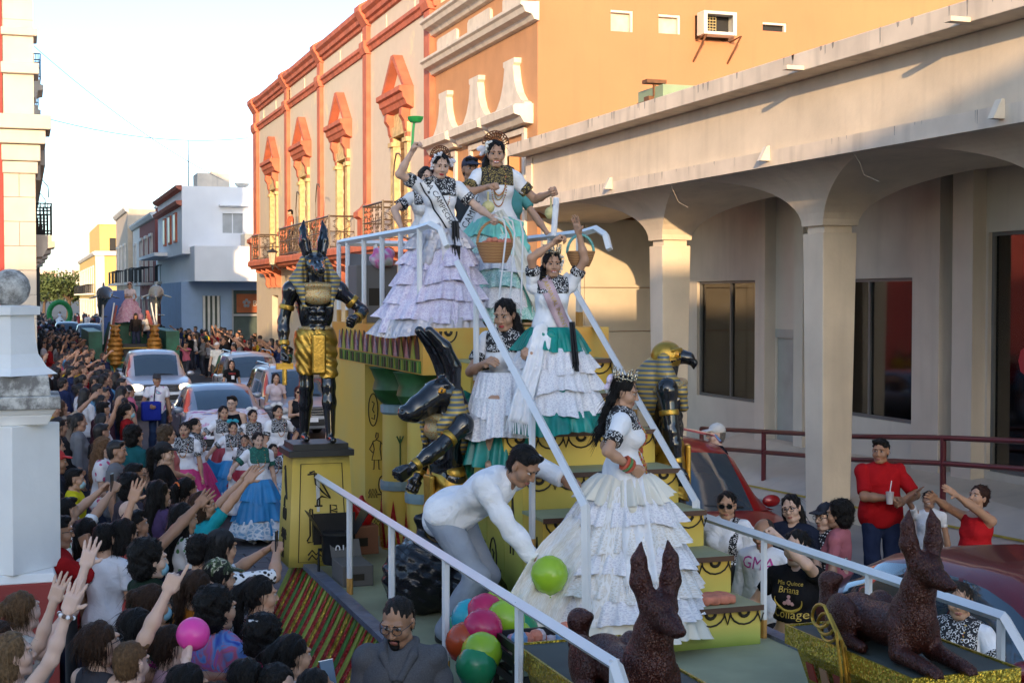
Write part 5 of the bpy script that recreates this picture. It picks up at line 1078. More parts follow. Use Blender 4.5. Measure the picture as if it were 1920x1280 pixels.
for nm, y, z, w, h in (('bird', .12, .5, .2, .3), ('loops', .1, .33, .2, .16), ('water', .1, .2, .2, .13), ('leg', .05, .05, .12, .15)):
    for st in GL[nm]: g.tube([(-.28+.045*(z+b*h)/.9-.004, y-a*w, z+b*h) for a, b in st], .007, 4)
stuff(g.build('glyphs', [m_ink], pd_))
J = skel(H=1.58, bulk=.9, R=(.29, .04, .84), L=(-.32, .22, 1.10), Lp=(-1, -.4, -.5), feet=[(.09, -.08, .085), (-.1, .16, .085)], shw=1.22, pitch=.12)
an = statue('jackal_god_statue', 'tall glossy black jackal-headed god statue in gold kilt standing on pedestal', (PL[0], PL[1], DZ+1.0), pi, J, jackal_head(), hs=1.04); nemes(an, J, 1.0)
w_ = J['WR']; MB().tube([w_+A(0, .02, .02), w_+A(0, .02, -.3)], .02, 6).box(w_[0]-.07, w_[0]+.07, w_[1]+0, w_[1]+.04, w_[2]-.17, w_[2]-.12).build('ankh', [m_gold], an)
# bull-headed god leaning out to the left, falcon god on the right
p = at(835, 1100, D=10.55); J = skel(H=1.62, lean=.03, L=(-.24, .50, 1.02), Lp=(-.4, -.5, -1), R=(.28, .1, .9), shw=1.42, bulk=1.15, pitch=.12)
bu = statue('bull_god_statue', 'glossy black bull-headed god statue with long horns reaching out one fist', (2.92, p[1]-.15, DZ), pi/2+.25, J, bull_head(), hs=.95); nemes(bu, J, 1.05, False)
p = at(1243, 900, D=11.0); J = skel(H=1.88, R=(.27, .06, .82), L=(-.27, .06, .82), shw=1.2, bulk=1.08)
fa = statue('falcon_god_statue', 'black and gold falcon-headed god statue beside the stair rail', (p[0]+.02, p[1], DZ), -pi/2-.35, J, falcon_head(), hs=.98); nemes(fa, J, 1.0, False)
# lying jackals covered in brown glitter
m_brg = glitter('brown_glitter', (.036, .009, .005), (.062, .014, .008), .36, .3, 190., 1.0)
def lying_jackal(label, loc, rz):
    t = thing('lying_jackal_statue', label, 'statue', loc, rz); s = SD(.0115, .05)
    s.ell((0, .0, .17), (.125, .34, .13)); s.ell((0, .27, .24), (.13, .15, .2)); s.ell((0, -.3, .15), (.15, .19, .155))
    s.path([A(0, .3, .32), A(0, .34, .46), A(0, .38, .56)], [.125, .095, .08])
    for x in (-1, 1):
        s.path([A(x*.1, .28, .22), A(x*.12, .32, .07), A(x*.115, .62, .045)], [.075, .055, .042], k=.03); s.ell((x*.115, .66, .04), (.045, .06, .036), k=.02)
        for d in (-.018, .006, .03): s.cap((x*.115+d, .66, .045), (x*.115+d, .715, .025), .014, .012, k=.008)
        s.ell((x*.15, -.26, .16), (.065, .17, .16), k=.04); s.cap((x*.17, -.2, .05), (x*.18, .02, .04), .045, .036, k=.03)
        s.path([A(x*.055, .38, .62), A(x*.085, .36, .73), A(x*.09, .35, .84), A(x*.075, .345, .93)], [.045, .055, .04, .008], k=.02); s.path([A(x*.07, .415, .66), A(x*.092, .405, .76), A(x*.09, .385, .86)], [.012, .02, .008], k=.01)
        s.ell((x*.055, .46, .605), (.018, .016, .011), k=.006); s.cap((x*.02, .48, .63), (x*.075, .43, .635), .012, .01, k=.012)
    s.ell((0, .4, .6), (.085, .1, .08)); s.path([A(0, .44, .59), A(0, .55, .555), A(0, .66, .53)], [.065, .045, .028], k=.03); s.cap((0, .44, .545), (0, .6, .51), .045, .022); s.ell((0, .685, .535), (.02, .016, .016), k=.006)
    s.path([A(0, -.45, .12), A(.06, -.56, .2), A(.05, -.57, .33), A(.02, -.5, .36)], [.045, .05, .06, .03]); nz = lambda P: .0022*np.sin(P[:, 0]*170)*np.sin(P[:, 1]*160+1)*np.sin(P[:, 2]*180)
    sdobj('figure', s.mesh(noise=nz), [m_brg], t); t.scale = (.8,)*3
    return t
m_pdtop = M('pedestal_slate', (.055, .065, .055), .7, var=.2, vs=4)
def jackal_pedestal(label, x0, x1, y0, y1):
    cx_, cy_ = (x0+x1)/2, (y0+y1)/2; t = thing('jackal_pedestal', label, 'pedestal', (cx_, cy_, DZ)); a, b = (x1-x0)/2, (y1-y0)/2
    MB().box(-a, a, -b, b, .38, .45).build('top_slab', [m_pdtop], t)
    f = MB()
    for q in ((-a-.012, -a, -b-.012, b+.012), (a, a+.012, -b-.012, b+.012)): MB().box(*q, .36, .46).build('gold_edge', [m_gold2], t)
    for q in ((-a, a, -b-.012, -b), (-a, a, b, b+.012)): MB().box(*q, .36, .46).build('gold_edge', [m_gold2], t)
    blk = MB().hexa([(sx*(a-.12), sy*(b-.12), 0) for sx, sy in ((-1, -1), (1, -1), (1, 1), (-1, 1))]+[(sx*(a-.03), sy*(b-.03), .36) for sx, sy in ((-1, -1), (1, -1), (1, 1), (-1, 1))]).build('block', [m_gold2], t)
    g = MB(); pal = [m_fblack, M('glyph_red', (.3, .03, .02), .5), m_green, M('glyph_flesh', (.45, .22, .12), .5)]
    for r in range(2):
        for i in range(7):
            y = b-.18-i*.13; z = .05+r*.15; xx = -a+.12-.09*(z+.05)/.36-.006; mi = (i*2+r) % 4
            g.hexa([(xx+.004, y-.04, z), (xx+.004, y+.04, z), (xx-.004, y+.04, z), (xx-.004, y-.04, z), (xx-.03, y-.04, z+.1), (xx-.03, y+.025, z+.1), (xx-.036, y+.025, z+.1), (xx-.036, y-.04, z+.1)], mi)
    stuff(g.build('glyphs', pal, blk)); return t
jackal_pedestal('gold-edged pedestal with glyph blocks under the jackal beside the red sedan', 3.84, 4.42, 5.5, 6.62); jackal_pedestal('gold-edged pedestal under the jackal beside the crate of sweets', 2.34, 2.9, 4.95, 6.7)
lying_jackal('brown glitter jackal statue lying with paws stretched out, next to red sedan', (4.03, 6.0, DZ+.45), pi); lying_jackal('brown glitter jackal statue lying in front of the white lace dress', (2.46, 5.6, DZ+.45), pi)
sc_ = thing('gold_scroll', 'curled gold wire scroll standing at the jackal pedestal', 'ornament', (3.78, 6.0, DZ))
for k_, (dx, s_) in enumerate(((0, 1.), (.03, .93), (.05, .86))):
    MB().tube([(dx, .0, .0), (dx, .0, .35*s_), (dx, .05, .55*s_), (dx, .16, .66*s_)]+[(dx, .2+.075*s_*sin(a), .585*s_+.075*s_*cos(a)*(1-.06*i)) for i, a in enumerate(np.linspace(0, 4.6, 12))], .009, 6).build('rod', [m_gold], sc_)
# ================================================================== PEOPLE: dress details
def emb(name, ink=(.012, .012, .015), base=(.78, .77, .76), scale=70., th=.36):
    def fn(N, L, tc):
        v = tex(N, L, tc.outputs['Object'], 'Voronoi', scale, feature='DISTANCE_TO_EDGE'); w = tex(N, L, tc.outputs['Object'], 'Voronoi', scale*.55)
        a = ramp(N, L, v.outputs[0], [(0, (1, 1, 1)), (th*.25, (1, 1, 1)), (th*.3, (0, 0, 0)), (1, (0, 0, 0))]); b = ramp(N, L, w.outputs['Distance'], [(0, (0, 0, 0)), (.28, (0, 0, 0)), (.32, (1, 1, 1)), (.52, (1, 1, 1)), (.56, (0, 0, 0))])
        return mixc(N, L, mixc(N, L, 1., a, b, 'MULTIPLY'), ink, base)
    return node_mat(name, fn, .8)
m_emb = emb('black_embroidery'); m_embg = emb('gold_embroidery', (.02, .015, .012), (.5, .36, .1), 85.); m_embt = emb('green_embroidery', (.01, .09, .07), (.03, .2, .14), 60.)
def lace(name, white=(.80, .80, .84), base=(.55, .6, .7), su=120., sv=15., amt=.3, gloss=.55):
    def fn(N, L, tc):
        mp = N.new('ShaderNodeMapping'); mp.inputs['Scale'].default_value = (su, sv, 1); L.new(tc.outputs['UV'], mp.inputs[0])
        v = tex(N, L, mp.outputs[0], 'Voronoi', 1., feature='DISTANCE_TO_EDGE'); w = tex(N, L, mp.outputs[0], 'Voronoi', 3.1, feature='DISTANCE_TO_EDGE'); n = tex(N, L, mp.outputs[0], 'Noise', .35, Detail=3.)
        a = ramp(N, L, v.outputs[0], [(0, (1, 1, 1)), (.10, (1, 1, 1)), (.17, (0, 0, 0)), (1, (0, 0, 0))]); b = ramp(N, L, w.outputs[0], [(0, (.9, .9, .9)), (.12, (.7, .7, .7)), (.22, (.1, .1, .1)), (1, (0, 0, 0))])
        f = mixc(N, L, 1., mixc(N, L, .5, a, b, 'ADD'), ramp(N, L, n.outputs[0], [(.3, (amt, amt, amt)), (.6, (1, 1, 1))]), 'MULTIPLY'); P = N['Principled BSDF']
        bp = N.new('ShaderNodeBump'); bp.inputs['Strength'].default_value = .4; bp.inputs['Distance'].default_value = .006; L.new(f, bp.inputs['Height']); L.new(bp.outputs[0], P.inputs['Normal'])
        return mixc(N, L, f, base, white)
    return node_mat(name, fn, gloss)
m_lav = lace('lavender_lace', (.76, .72, .84), (.52, .45, .64)); m_iri = glitter('iridescent_cloth', (.62, .52, .5), (.45, .5, .58), .35, .25, 60., .5); m_mint = lace('mint_lace', (.62, .80, .77), (.16, .52, .46), 110, 14); m_wlace = lace('white_lace', (.83, .82, .84), (.62, .60, .66), 110, 14, .7)
m_clace = lace('cream_lace', (.82, .80, .78), (.66, .60, .52), 110, 14, .7); m_satin = M('cream_satin', (.72, .68, .58), .35, var=.08, vs=6); m_teal = M('teal_satin', (.005, .21, .17), .32, var=.35, vs=7); m_mints = M('mint_satin', (.18, .55, .47), .35, var=.25, vs=7)
m_white_c = wrinkle(M('white_cotton', (.80, .80, .82), .9, var=.05, vs=12, spec=.15), 7., .8, .03); m_lil = M('lilac_satin', (.50, .35, .38), .35, var=.2, vs=9); m_blacks = M('black_silk', (.012, .012, .014), .5)
def ruffle(parent, name, cz0, cz1, r0, r1, mat, sx=1., sy=1., off=(0, 0), off1=None, nw=24, amp=.02, seed=0, n=300, m=7, scal=.006, tilt=0.):
    rr = random.Random(seed); ph = [rr.uniform(0, 6.28) for _ in range(4)]; V = []; UV = []; off1 = off1 or off
    for j in range(m+1):
        t = j/m
        for i in range(n):
            a = 2*pi*i/n; wv = sin(nw*a+ph[0]+.8*sin(3*a+ph[1]))*.75+.3*sin(nw*1.6*a+ph[2])+.35*sin(11*a+ph[1]); r = r0+(r1-r0)*(t**.75)+amp*t*wv+.012*sin(5*a+ph[3])*t
            ox = off[0]+(off1[0]-off[0])*t; oy = off[1]+(off1[1]-off[1])*t
            r += .022*t*sin(8*a+ph[2]); z = cz0+(cz1-cz0)*t+(.018*sin(2*a+ph[0])+.014*sin(5*a+ph[3]))*t+(scal*abs(sin(nw*.5*a+ph[1])) if j == m else 0)+tilt*r*sin(a)*t
            V.append((ox+r*sx*cos(a), oy+r*sy*sin(a), z)); UV.append((i/n, t))
    Fc = [(j*n+i, j*n+(i+1) % n, (j+1)*n+(i+1) % n, (j+1)*n+i) for j in range(m) for i in range(n)]
    V = np.array(V); Fc = np.array(Fc)[:, ::-1]
    return link(name, mesh(name, V, Fc, [mat], None, True, UV), parent)
def skirt(parent, J, waist, hem, r1, mats, name='skirt', sx=1., sy=.95, r0=.15, off1=(0, 0), nw=21, amp=.024, flare=.04, under=None, n=300, pw=.8, seed=1):
    """a core and overlapping tiers; mats from waist to hem"""
    c = J['s']; k = len(mats); R_ = lambda t: r0+(r1-r0)*t**pw; O_ = lambda t: (off1[0]*t*t, off1[1]*t*t)
    z = lambda t: waist+(hem-waist)*t
    core = ruffle(parent, name, z(0), z(.97), r0, r1*.97, under or mats[0], sx, sy, (0, 0), O_(1), 12, .012, seed, n, 10, 0)
    for i, m_ in enumerate(mats):
        t0 = i/k; t1 = min(1., (i+1.16)/k)
        ruffle(core, 'ruffle', z(t0), z(t1), R_(t0)+.012, R_(t1)+flare, m_, sx, sy, O_(t0), O_(t1), nw+i*2, amp, seed*7+i, n, 6)
    return core
def shirt_extra(o, J, name, mat, cuts, sleeve=.55, infl=.021, vox=.014, nk=.50, deep=0., arms_only=False, noarms=False, hem=-.06):
    s = SD(vox, .035)
    tp, T = J['tp'], J['T']; torso(s, J); s.ell(tp(0, .075, nk+.035), A(.075, .09, .07)*J['s'], T, sub=True, k=.01)
    b = s.mesh(cuts=cuts, inflate=infl*J['s'])
    return sdobj(name, b, [mat], o) if len(b[0]) else None
def huipil(o, J, mat=None, yz=.34, cuffs=True, sleeve=.62, noyoke=False):
    """square embroidered yoke and sleeve borders"""
    mat = mat or m_emb; tp, T = J['tp'], J['T']
    if not noyoke: shirt_extra(o, J, 'embroidered_yoke', mat, [(tp(0, 0, yz), T@A(0, 0, -1)), (tp(.15, 0, 0), T@A(1, 0, 0)), (tp(-.15, 0, 0), T@A(-1, 0, 0))], noarms=True, infl=.032)
    if cuffs:
        for nm in 'RL':
            u = unit(J['E'+nm]-J['S'+nm]); p = J['S'+nm]+(J['E'+nm]-J['S'+nm])*(sleeve-.2); e = J['S'+nm]+(J['E'+nm]-J['S'+nm])*(sleeve+.06); s = SD(.012, .02); c = J['s']; g = 1.18*(.9 if J['fem'] else 1)
            s.cap(p, e, .053*c*g+.008, .047*c*g+.012); b = s.mesh(cuts=[(p, -u), (e, u)], inflate=.004); sdobj('embroidered_cuff', b, [mat], o)
def bvh_of(ob): return BVHTree.FromPolygons([v.co.copy() for v in ob.data.vertices], [tuple(p.vertices) for p in ob.data.polygons])
def drape(bv, x, z, off, y0=.6):
    h = bv.ray_cast(Vector((x, y0, z)), Vector((0, -1, 0)))
    return (x, h[0][1]+off, z) if h[0] is not None else None
def strip(o, target, name, pts, w, mat, off=.008, n=26):
    """ribbon laid over the front of a garment; pts in body x,z"""
    bv = bvh_of(target); P = [A(*p) for p in pts]; seg = []
    for i in range(n+1):
        t = i/n*(len(P)-1); k = min(int(t), len(P)-2); seg.append(P[k]+(P[k+1]-P[k])*(t-k))
    V = []; Fc = []; last = .12
    for i, p in enumerate(seg):
        d = seg[min(i+1, n)]-seg[max(i-1, 0)]; d = d/(np.linalg.norm(d)+1e-9); nn = A(-d[1], d[0])
        for s_ in (-1, -.33, .33, 1):
            q = p+nn*w/2*s_; h = drape(bv, q[0], q[1], off); last = h[1] if h else last; V.append((q[0], last, q[1]))
    for i in range(n): Fc += [(i*4+j, i*4+j+1, i*4+5+j, i*4+4+j) for j in range(3)]
    ob = link(name, mesh(name, V, Fc, [mat], None, True), o); m_ = ob.modifiers.new('s', 'SOLIDIFY'); m_.thickness = .004; m_.offset = 0
    return ob
def cloth_text(o, target, s_, pts, size, mat, off=.014, name='lettering'):
    cu = bpy.data.curves.new('t', 'FONT'); cu.body = s_; cu.size = size; cu.align_x = 'CENTER'; cu.align_y = 'CENTER'; cu.resolution_u = 2
    to = bpy.data.objects.new('t', cu); COL.objects.link(to); me = bpy.data.meshes.new_from_object(to.evaluated_get(bpy.context.evaluated_depsgraph_get())); bpy.data.objects.remove(to)
    bv = bvh_of(target); a, b = A(*pts[0]), A(*pts[1]); u = unit(b-a); v = A(u[1], -u[0]); c_ = (a+b)/2; last = .13
    for vt in me.vertices:
        q = c_+u*vt.co.x+v*vt.co.y; h = drape(bv, q[0], q[1], off); last = h[1] if h else last; vt.co = (q[0], last, q[1])
    me.materials.clear(); me.materials.append(mat); return stuff(link(name, me, o))
def necklace(o, J, target, drop, mats, r=.006, w=.075, beads=34, name='necklace'):
    tp = J['tp']; c = J['s']; bv = bvh_of(target); g = MB(); n0 = J['neck']+A(0, .02, .0)
    for i in range(beads+1):
        a = pi*(i/beads)-pi/2; x = n0[0]+w*c*sin(a)*1.0; z = n0[2]+.02*c-(cos(a)**.7)*drop*c; h = drape(bv, x, z, r*.9); y = h[1] if h else n0[1]+.03
        g.sphere((x, max(y, n0[1]-.01), z), r, 4, m=i % len(mats))
    return stuff(g.build(name, mats, o, smooth='all'))
m_coral = M('coral_bead', (.5, .08, .03), .35); m_goldb = M('gold_bead', (.55, .36, .08), .3, .8)
def on_head(o, J, name, mb, mats, smooth=False): return link(name, mb.me(mats, smooth), o, mat4=m4(J['Rh'], J['head'], J['s']))
def specs(o, J, dark=False):
    g = MB(); fm = M('spectacle_frame', (.02, .018, .018), .4)
    for x in (-1, 1):
        pts = [(x*.033+.025*cos(a), .105-.35*abs(x*.033+.025*cos(a))**1.5, .004+.02*sin(a)) for a in np.linspace(0, 2*pi, 13)[:-1]]; g.tube(pts, .0024, 4, closed=True); g.tube([(x*.057, .097, .008), (x*.078, .05, .01), (x*.082, -.01, .005)], .0024, 4)
        if dark: g.add([(p[0], p[1]-.001, p[2]) for p in pts], [tuple(range(12))], 1)
    g.tube([(-.009, .103, .006), (.009, .103, .006)], .0024, 4); on_head(o, J, 'sunglasses' if dark else 'glasses', g, [fm, M('dark_lens', (.01, .01, .012), .1)])
def mask(o, J, col=(.25, .5, .58)):
    s = SD(.008, .02); s.ell((0, .055, -.06), (.058, .058, .05)); b = s.mesh(cuts=[((0, 0, -.015), (0, 0, 1)), ((0, .05, 0), (0, -1, 0))]); q = sdobj('face_mask', b, [m_cloth], o, mat4=m4(J['Rh'], J['head'], J['s']), color=col)
def flowers(o, J, pts, r=.02, col=(.78, .77, .72), name='flowers', seed=0):
    rr = random.Random(seed); g = MB()
    for p in pts:
        for k_ in range(7): g.sphere((p[0]+rr.uniform(-r, r), p[1]+rr.uniform(-r, r), p[2]+rr.uniform(-r, r)), r*rr.uniform(.45, .7), 5)
    return stuff(on_head(o, J, name, g, [M('petal%d' % int(col[0]*100+col[1]*10), col, .7)]))
def comb(o, J, s_=1.):
    g = MB(); mt = M('tortoise_comb', (.16, .06, .02), .3, var=.5, vs=30)
    for r, tr in ((.105, .006), (.085, .004), (.06, .004)): g.tube([(r*s_*cos(a), -.06, .09+r*s_*sin(a)) for a in np.linspace(0, pi, 15)], tr, 5)
    for a in np.linspace(.05, pi-.05, 13):
        g.tube([(.03*s_*cos(a), -.06, .09+.03*s_*sin(a)), (.07*s_*cos(a+.12), -.06, .09+.07*s_*sin(a+.12)), (.105*s_*cos(a), -.06, .09+.105*s_*sin(a))], .0045, 4); g.sphere((.095*s_*cos(a), -.06, .09+.095*s_*sin(a)), .009, 4)
    return on_head(o, J, 'hair_comb', g, [mt])
def crown(o, J, s_=1., z0=.1):
    g = MB(); mt = M('crown_metal', (.6, .52, .38), .22, .9)
    for zz, rr_ in ((0, .07), (.025, .073)): g.tube([(rr_*cos(a), -.02+rr_*1.1*sin(a), z0+zz) for a in np.linspace(0, 2*pi, 25)[:-1]], .005, 5, closed=True)
    for i in range(16):
        a = 2*pi*i/16; h = .06+.03*(i % 2); p = A(.073*cos(a), -.02+.08*sin(a), z0); g.tube([p, p*A(1.1, 1.1, 1)+A(0, 0, h*.6), p*A(1.15, 1.15, 1)+A(0, 0, h)], [.006, .009, .003], 4); g.sphere(p*A(1.15, 1.15, 1)+A(0, 0, h), .008, 4); g.sphere(p*A(1.08, 1.08, 1)+A(0, 0, h*.35), .009, 4)
    return on_head(o, J, 'crown', g, [mt], True)
def bow(o, J, p=(0, -.08, .1), col=(.8, .79, .8), r=.05):
    s = SD(.01, .015)
    for x in (-1, 1): s.ell(A(*p)+A(x*r, 0, r*.3), (r, .02, r*.62), ry(x*.4)); s.cap(A(*p), A(*p)+A(x*r*.8, -.01, -r*1.1), .014, .02)
    sdobj('hair_bow', s.mesh(), [m_cloth], o, mat4=m4(J['Rh'], J['head'], J['s']), color=col)
def facing(dx, dy): return math.atan2(-dx, dy)
def child(o, nm): return next((c for c in o.children if c.name.split('.')[0] == nm), None)
def hang(o, name, pts, w0, w1, mat, folds=5, amp=.02, n=14, seed=0, fringe=0., fv=(0, 1, 0)):
    """cloth band hanging along a path of body points"""
    P = [A(*p) for p in pts]; V = []; UV = []; m_ = 16; rr = random.Random(seed); ph = rr.uniform(0, 6)
    for i in range(n+1):
        t = i/n*(len(P)-1); k = min(int(t), len(P)-2); p = P[k]+(P[k+1]-P[k])*(t-k); w = w0+(w1-w0)*i/n; d = unit(P[k+1]-P[k]); sd_ = unit(np.cross(d, A(*fv))); nn = np.cross(sd_, d)
        for j in range(m_+1): u = j/m_-.5; V.append(p+sd_*w*u+nn*amp*sin(u*2*pi*folds/2+ph)*(.4+.6*i/n)); UV.append((j/m_, i/n))
    Fc = np.array([(i*(m_+1)+j, i*(m_+1)+j+1, (i+1)*(m_+1)+j+1, (i+1)*(m_+1)+j) for i in range(n) for j in range(m_)])
    ob = link(name, mesh(name, V, Fc, [mat], None, True, UV), o); md = ob.modifiers.new('s', 'SOLIDIFY'); md.thickness = .006
    if fringe:
        g = MB(); e = V[-(m_+1):]
        for q in e: g.tube([q, A(*q)+A(rr.uniform(-.01, .01), rr.uniform(-.01, .01), -fringe)], .004, 4)
        stuff(g.build('fringe', [mat], ob))
    return ob
def bigbow(o, p, r, mat, name='bow'):
    s = SD(.016, .02); p = A(*p)
    for i in range(7): a = i*.9; s.ell(p+A(r*.5*cos(a), .02, r*.5*sin(a)), (r*.42, .03, r*.3), ry(-a), k=.008)
    for x in (-1, 1): s.path([p, p+A(x*r*.5, .02, -r*1.0), p+A(x*r*.7, .03, -r*1.9)], [.03, .045, .06], k=.02)
    return sdobj(name, s.mesh(noise=lambda P: .006*np.sin(P[:, 0]*60+P[:, 2]*40)), [mat], o)
# ------------------------------------------------------------------ the queens on the float
q_ = dict(vox=.013, hvox=.0048, smile=True)
# tall queen
p = at(930, 612, D=12.25); J0 = dict(H=1.60, fem=True, R=(.13, .30, 1.24), Rp=(1, -.1, -.6), L=(-.46, .22, 1.20), Lp=(-.6, -.5, -.9), yaw=-.12, pitch=-.12)
o, J = person('person in white blouse, tall tortoise comb and mint lace skirt standing on the float top', (p[0], p[1], TZ), pi-.15, J0, None, dict(q_, hR='fist', hL='grip'), 'm', 'sidebraid', top=dict(sleeve=.62, vox=.013, loose=.02), topcol=(.80, .80, .81), topmat=m_white_c, bottom=None, shoes=None, lips=m_lip2)
huipil(o, J, m_embg); sh = child(o, 'shirt'); necklace(o, J, sh, .34, [m_goldb, m_coral]); necklace(o, J, sh, .24, [m_coral, m_goldb], .007, .07); necklace(o, J, sh, .28, [m_goldb], .005, .06)
comb(o, J, 1.15); flowers(o, J, [(.075, -.01+.01*i, .02+.02*i) for i in range(4)]+[(.07, -.03, .0), (.06, .0, .1)], .02); bow(o, J, (.1, -.06, .04), (.8, .78, .85), .04)
skirt(o, J, .93, .03, .40, [m_mints, m_mint, m_wlace, m_mint, m_wlace, m_mint], under=m_mints, seed=3); hang(o, 'sash', [(0, .15, .98), (-.08, .2, .8), (-.2, .3, .5), (-.34, .38, .22)], .08, .2, M('cream_gauze', (.68, .66, .58), .7), fringe=.06, seed=2); bigbow(o, (-.14, .15, .84), .09, m_mints)
s = SD(.012, .02); s.ell(J['tp'](0, 0, .08), A(.155, .125, .04)*J['s']); sdobj('waist_sash', s.mesh(), [M('cream_gauze', (.68, .66, .58), .7)], o)
WP = lambda o, v: Matrix.LocRotScale(o.location, o.rotation_euler, o.scale)@Vector(v)
m_gourd = M('gourd', (.62, .55, .25), .5, var=.2, vs=15)
for nm in 'RL':
    w = WP(o, J['W'+nm]); t = thing('gourd_rattle', 'pale yellow tasselled gourd held in %s hand of the tall queen' % ('bent' if nm == 'R' else 'outstretched'), 'rattle', (w.x, w.y-.02, w.z-.17)); MB().sphere((0, 0, 0), .055, 10).build('gourd', [m_gourd], t, smooth='all'); MB().tube([(0, 0, .05), (0, 0, .13)], .008, 5).build('cord', [m_gourd], t)
# small queen with ladle and basket
p = at(825, 612, D=11.65); J0 = dict(H=1.43, fem=True, R=(.30, .16, 1.68), Rp=(1, 0, -.4), L=(-.46, .26, 1.06), yaw=.05, pitch=-.22, roll=-.06)
o, J = person('person raising a green ladle, with lettered sash and lavender ruffled skirt', (p[0], p[1], TZ), pi-.1, J0, None, dict(q_, hR='grip', hL='grip', smile=False), 'l', 'updo', top=dict(sleeve=.62, vox=.013, loose=.02), topcol=(.8, .8, .81), topmat=m_white_c, bottom=None, shoes=None, lips=m_lip2)
huipil(o, J, m_emb); sh = child(o, 'shirt'); necklace(o, J, sh, .3, [m_goldb, m_coral], .005); comb(o, J, .95); flowers(o, J, [(.072, .01, .05), (.075, -.02, .02), (.06, .02, .085), (.075, 0, -.02), (.03, .03, .115)], .02, (.8, .8, .84)); bow(o, J, (-.09, -.03, .05), (.8, .78, .85), .035)
c = J['s']; S_ = [(.15*c, 1.42*c), (.02*c, 1.16*c), (-.13*c, .92*c)]; strip(o, sh, 'sash_border', S_, .115, m_blacks, .010); st = strip(o, sh, 'sash', S_, .095, M('sash_white', (.8, .79, .78), .4), .016); cloth_text(o, sh, 'LINDA CAMPECHANITA', (S_[0], S_[2]), .062, m_blacks, .021)
skirt(o, J, .80, -.06, .41, [m_iri, m_lav, m_lav, m_lav, m_lav, m_iri], under=m_lav, seed=5, sx=1.05, off1=(.1, 0), amp=.026); bigbow(o, (.06, .17, .74), .11, m_iri); hang(o, 'tassel', [(-.09, .2, .86), (-.09, .24, .6)], .05, .06, m_blacks, fringe=.05)
s = SD(.012, .02); s.ell(J['tp'](0, 0, .06), A(.155, .125, .045)*c); sdobj('waist_sash', s.mesh(), [m_white_c], o)
w = WP(o, J['WR']); lz = thing('ladle', 'bright green plastic ladle held up by the small queen', 'ladle', (w.x, w.y, w.z+.04)); gm = M('green_plastic', (.06, .55, .10), .3, var=.05)
MB().tube([(0, 0, -.06), (.01, 0, .12), (.02, 0, .2)], .011, 6).build('handle', [gm], lz); MB().lathe([(.005, 0), (.045, .006), (.062, .03), (.066, .05)], 14, (.03, 0, .19)).build('bowl', [gm], lz, smooth=True)
m_wick = node_mat('wicker', lambda N, L, tc: ramp(N, L, tex(N, L, tc.outputs['Object'], 'Wave', 26., bands_direction='Z', Distortion=2.).outputs[0], [(0, (.22, .09, .03)), (.6, (.5, .25, .1)), (1, (.58, .32, .14))]), .7)
def basket(label, loc, r=.14, h=.13, fill=None, ribbon=None):
    t = thing('basket', label, 'basket', loc); MB().lathe([(r*.62, -h), (r*.85, -h*.5), (r, 0), (r*1.04, .012), (r*.98, .012), (r*.8, -h*.4), (r*.5, -h*.9)], 22).build('bowl', [m_wick], t, smooth=True)
    MB().tube([(r*cos(a), 0, r*1.25*sin(a)) for a in np.linspace(0, pi, 13)], .011, 6).build('handle', [ribbon or m_wick], t)
    if fill:
        rr = random.Random(4); g = MB()
        for i in range(26): a = rr.uniform(0, 6.3); d = r*.8*rr.random()**.5; g.sphere((d*cos(a), d*sin(a), rr.uniform(-.01, .03)), .028, 5)
        stuff(g.build('sweets', [fill], t))
    return t
m_sweet = M('coral_sweets', (.6, .2, .12), .6, var=.2, vs=20); w = WP(o, J['WL']); basket('round wicker basket of coral sweets held by the small queen', (w.x+.02, w.y-.02, w.z-.22), .15, .15, m_sweet)
lt = thing('wire_stand', 'white bent wire stand between the two queens on the float top', 'stand', (w.x+.06, w.y-.25, TZ))
for dx in (-.02, .05, .12): MB().tube([(dx*1.5-.08, 0, 0), (dx, 0, .75), (dx-.02, 0, .85), (dx-.1, 0, .88)], .008, 5).build('rod', [m_rw], lt)
for z in (.2, .45): MB().tube([(-.08, 0, z), (.13, 0, z)], .006, 5).build('rung', [m_rw], lt)
# teal girl, arms up
p = at(1035, 810, D=10.35); J0 = dict(H=1.32, fem=True, R=(.0, .12, 1.76), Rp=(1, .2, .1), L=(-.24, .10, 1.84), Lp=(-1, .1, -.3), yaw=.1, pitch=-.05)
o, J = person('person in teal and white lace skirt and lilac sash lifting both arms on the stairs', (p[0], p[1], TZ-3*RISE), pi-.25, J0, None, dict(q_, hR='grip', hL='open'), 'm', 'sidebraid', top=dict(sleeve=.6, vox=.013, loose=.02), topcol=(.8, .8, .81), topmat=m_white_c, bottom=None, shoes=None, lips=m_lip2)
huipil(o, J, m_emb, .36); sh = child(o, 'shirt'); crown(o, J, 1., .09); flowers(o, J, [(-.08, 0, -.02), (-.085, -.01, .02), (-.08, .0, .06), (-.08, -.02, -.06)], .022); c = J['s']
strip(o, sh, 'sash', [(.09*c, 1.43*c), (.0, 1.2*c), (-.12*c, .95*c)], .1, m_lil, .016); cloth_text(o, sh, 'CARNAVAL INFANTIL', ((.09*c, 1.43*c), (-.12*c, .95*c)), .045, m_goldb, .022)
skirt(o, J, .76, .02, .39, [m_teal, m_wlace, m_wlace, m_wlace, m_teal], under=m_teal, seed=8, amp=.024); bigbow(o, (.05, .16, .66), .1, m_teal); hang(o, 'white_sash', [(.1, .17, .76), (.16, .28, .5), (.25, .38, .25), (.28, .42, .1)], .1, .17, m_white_c, fringe=.08, seed=4)
bigbow(o, (.1, .15, .74), .07, m_white_c); hang(o, 'tassel', [(-.12, .2, .8), (-.14, .27, .5)], .03, .04, m_blacks, fringe=.05)
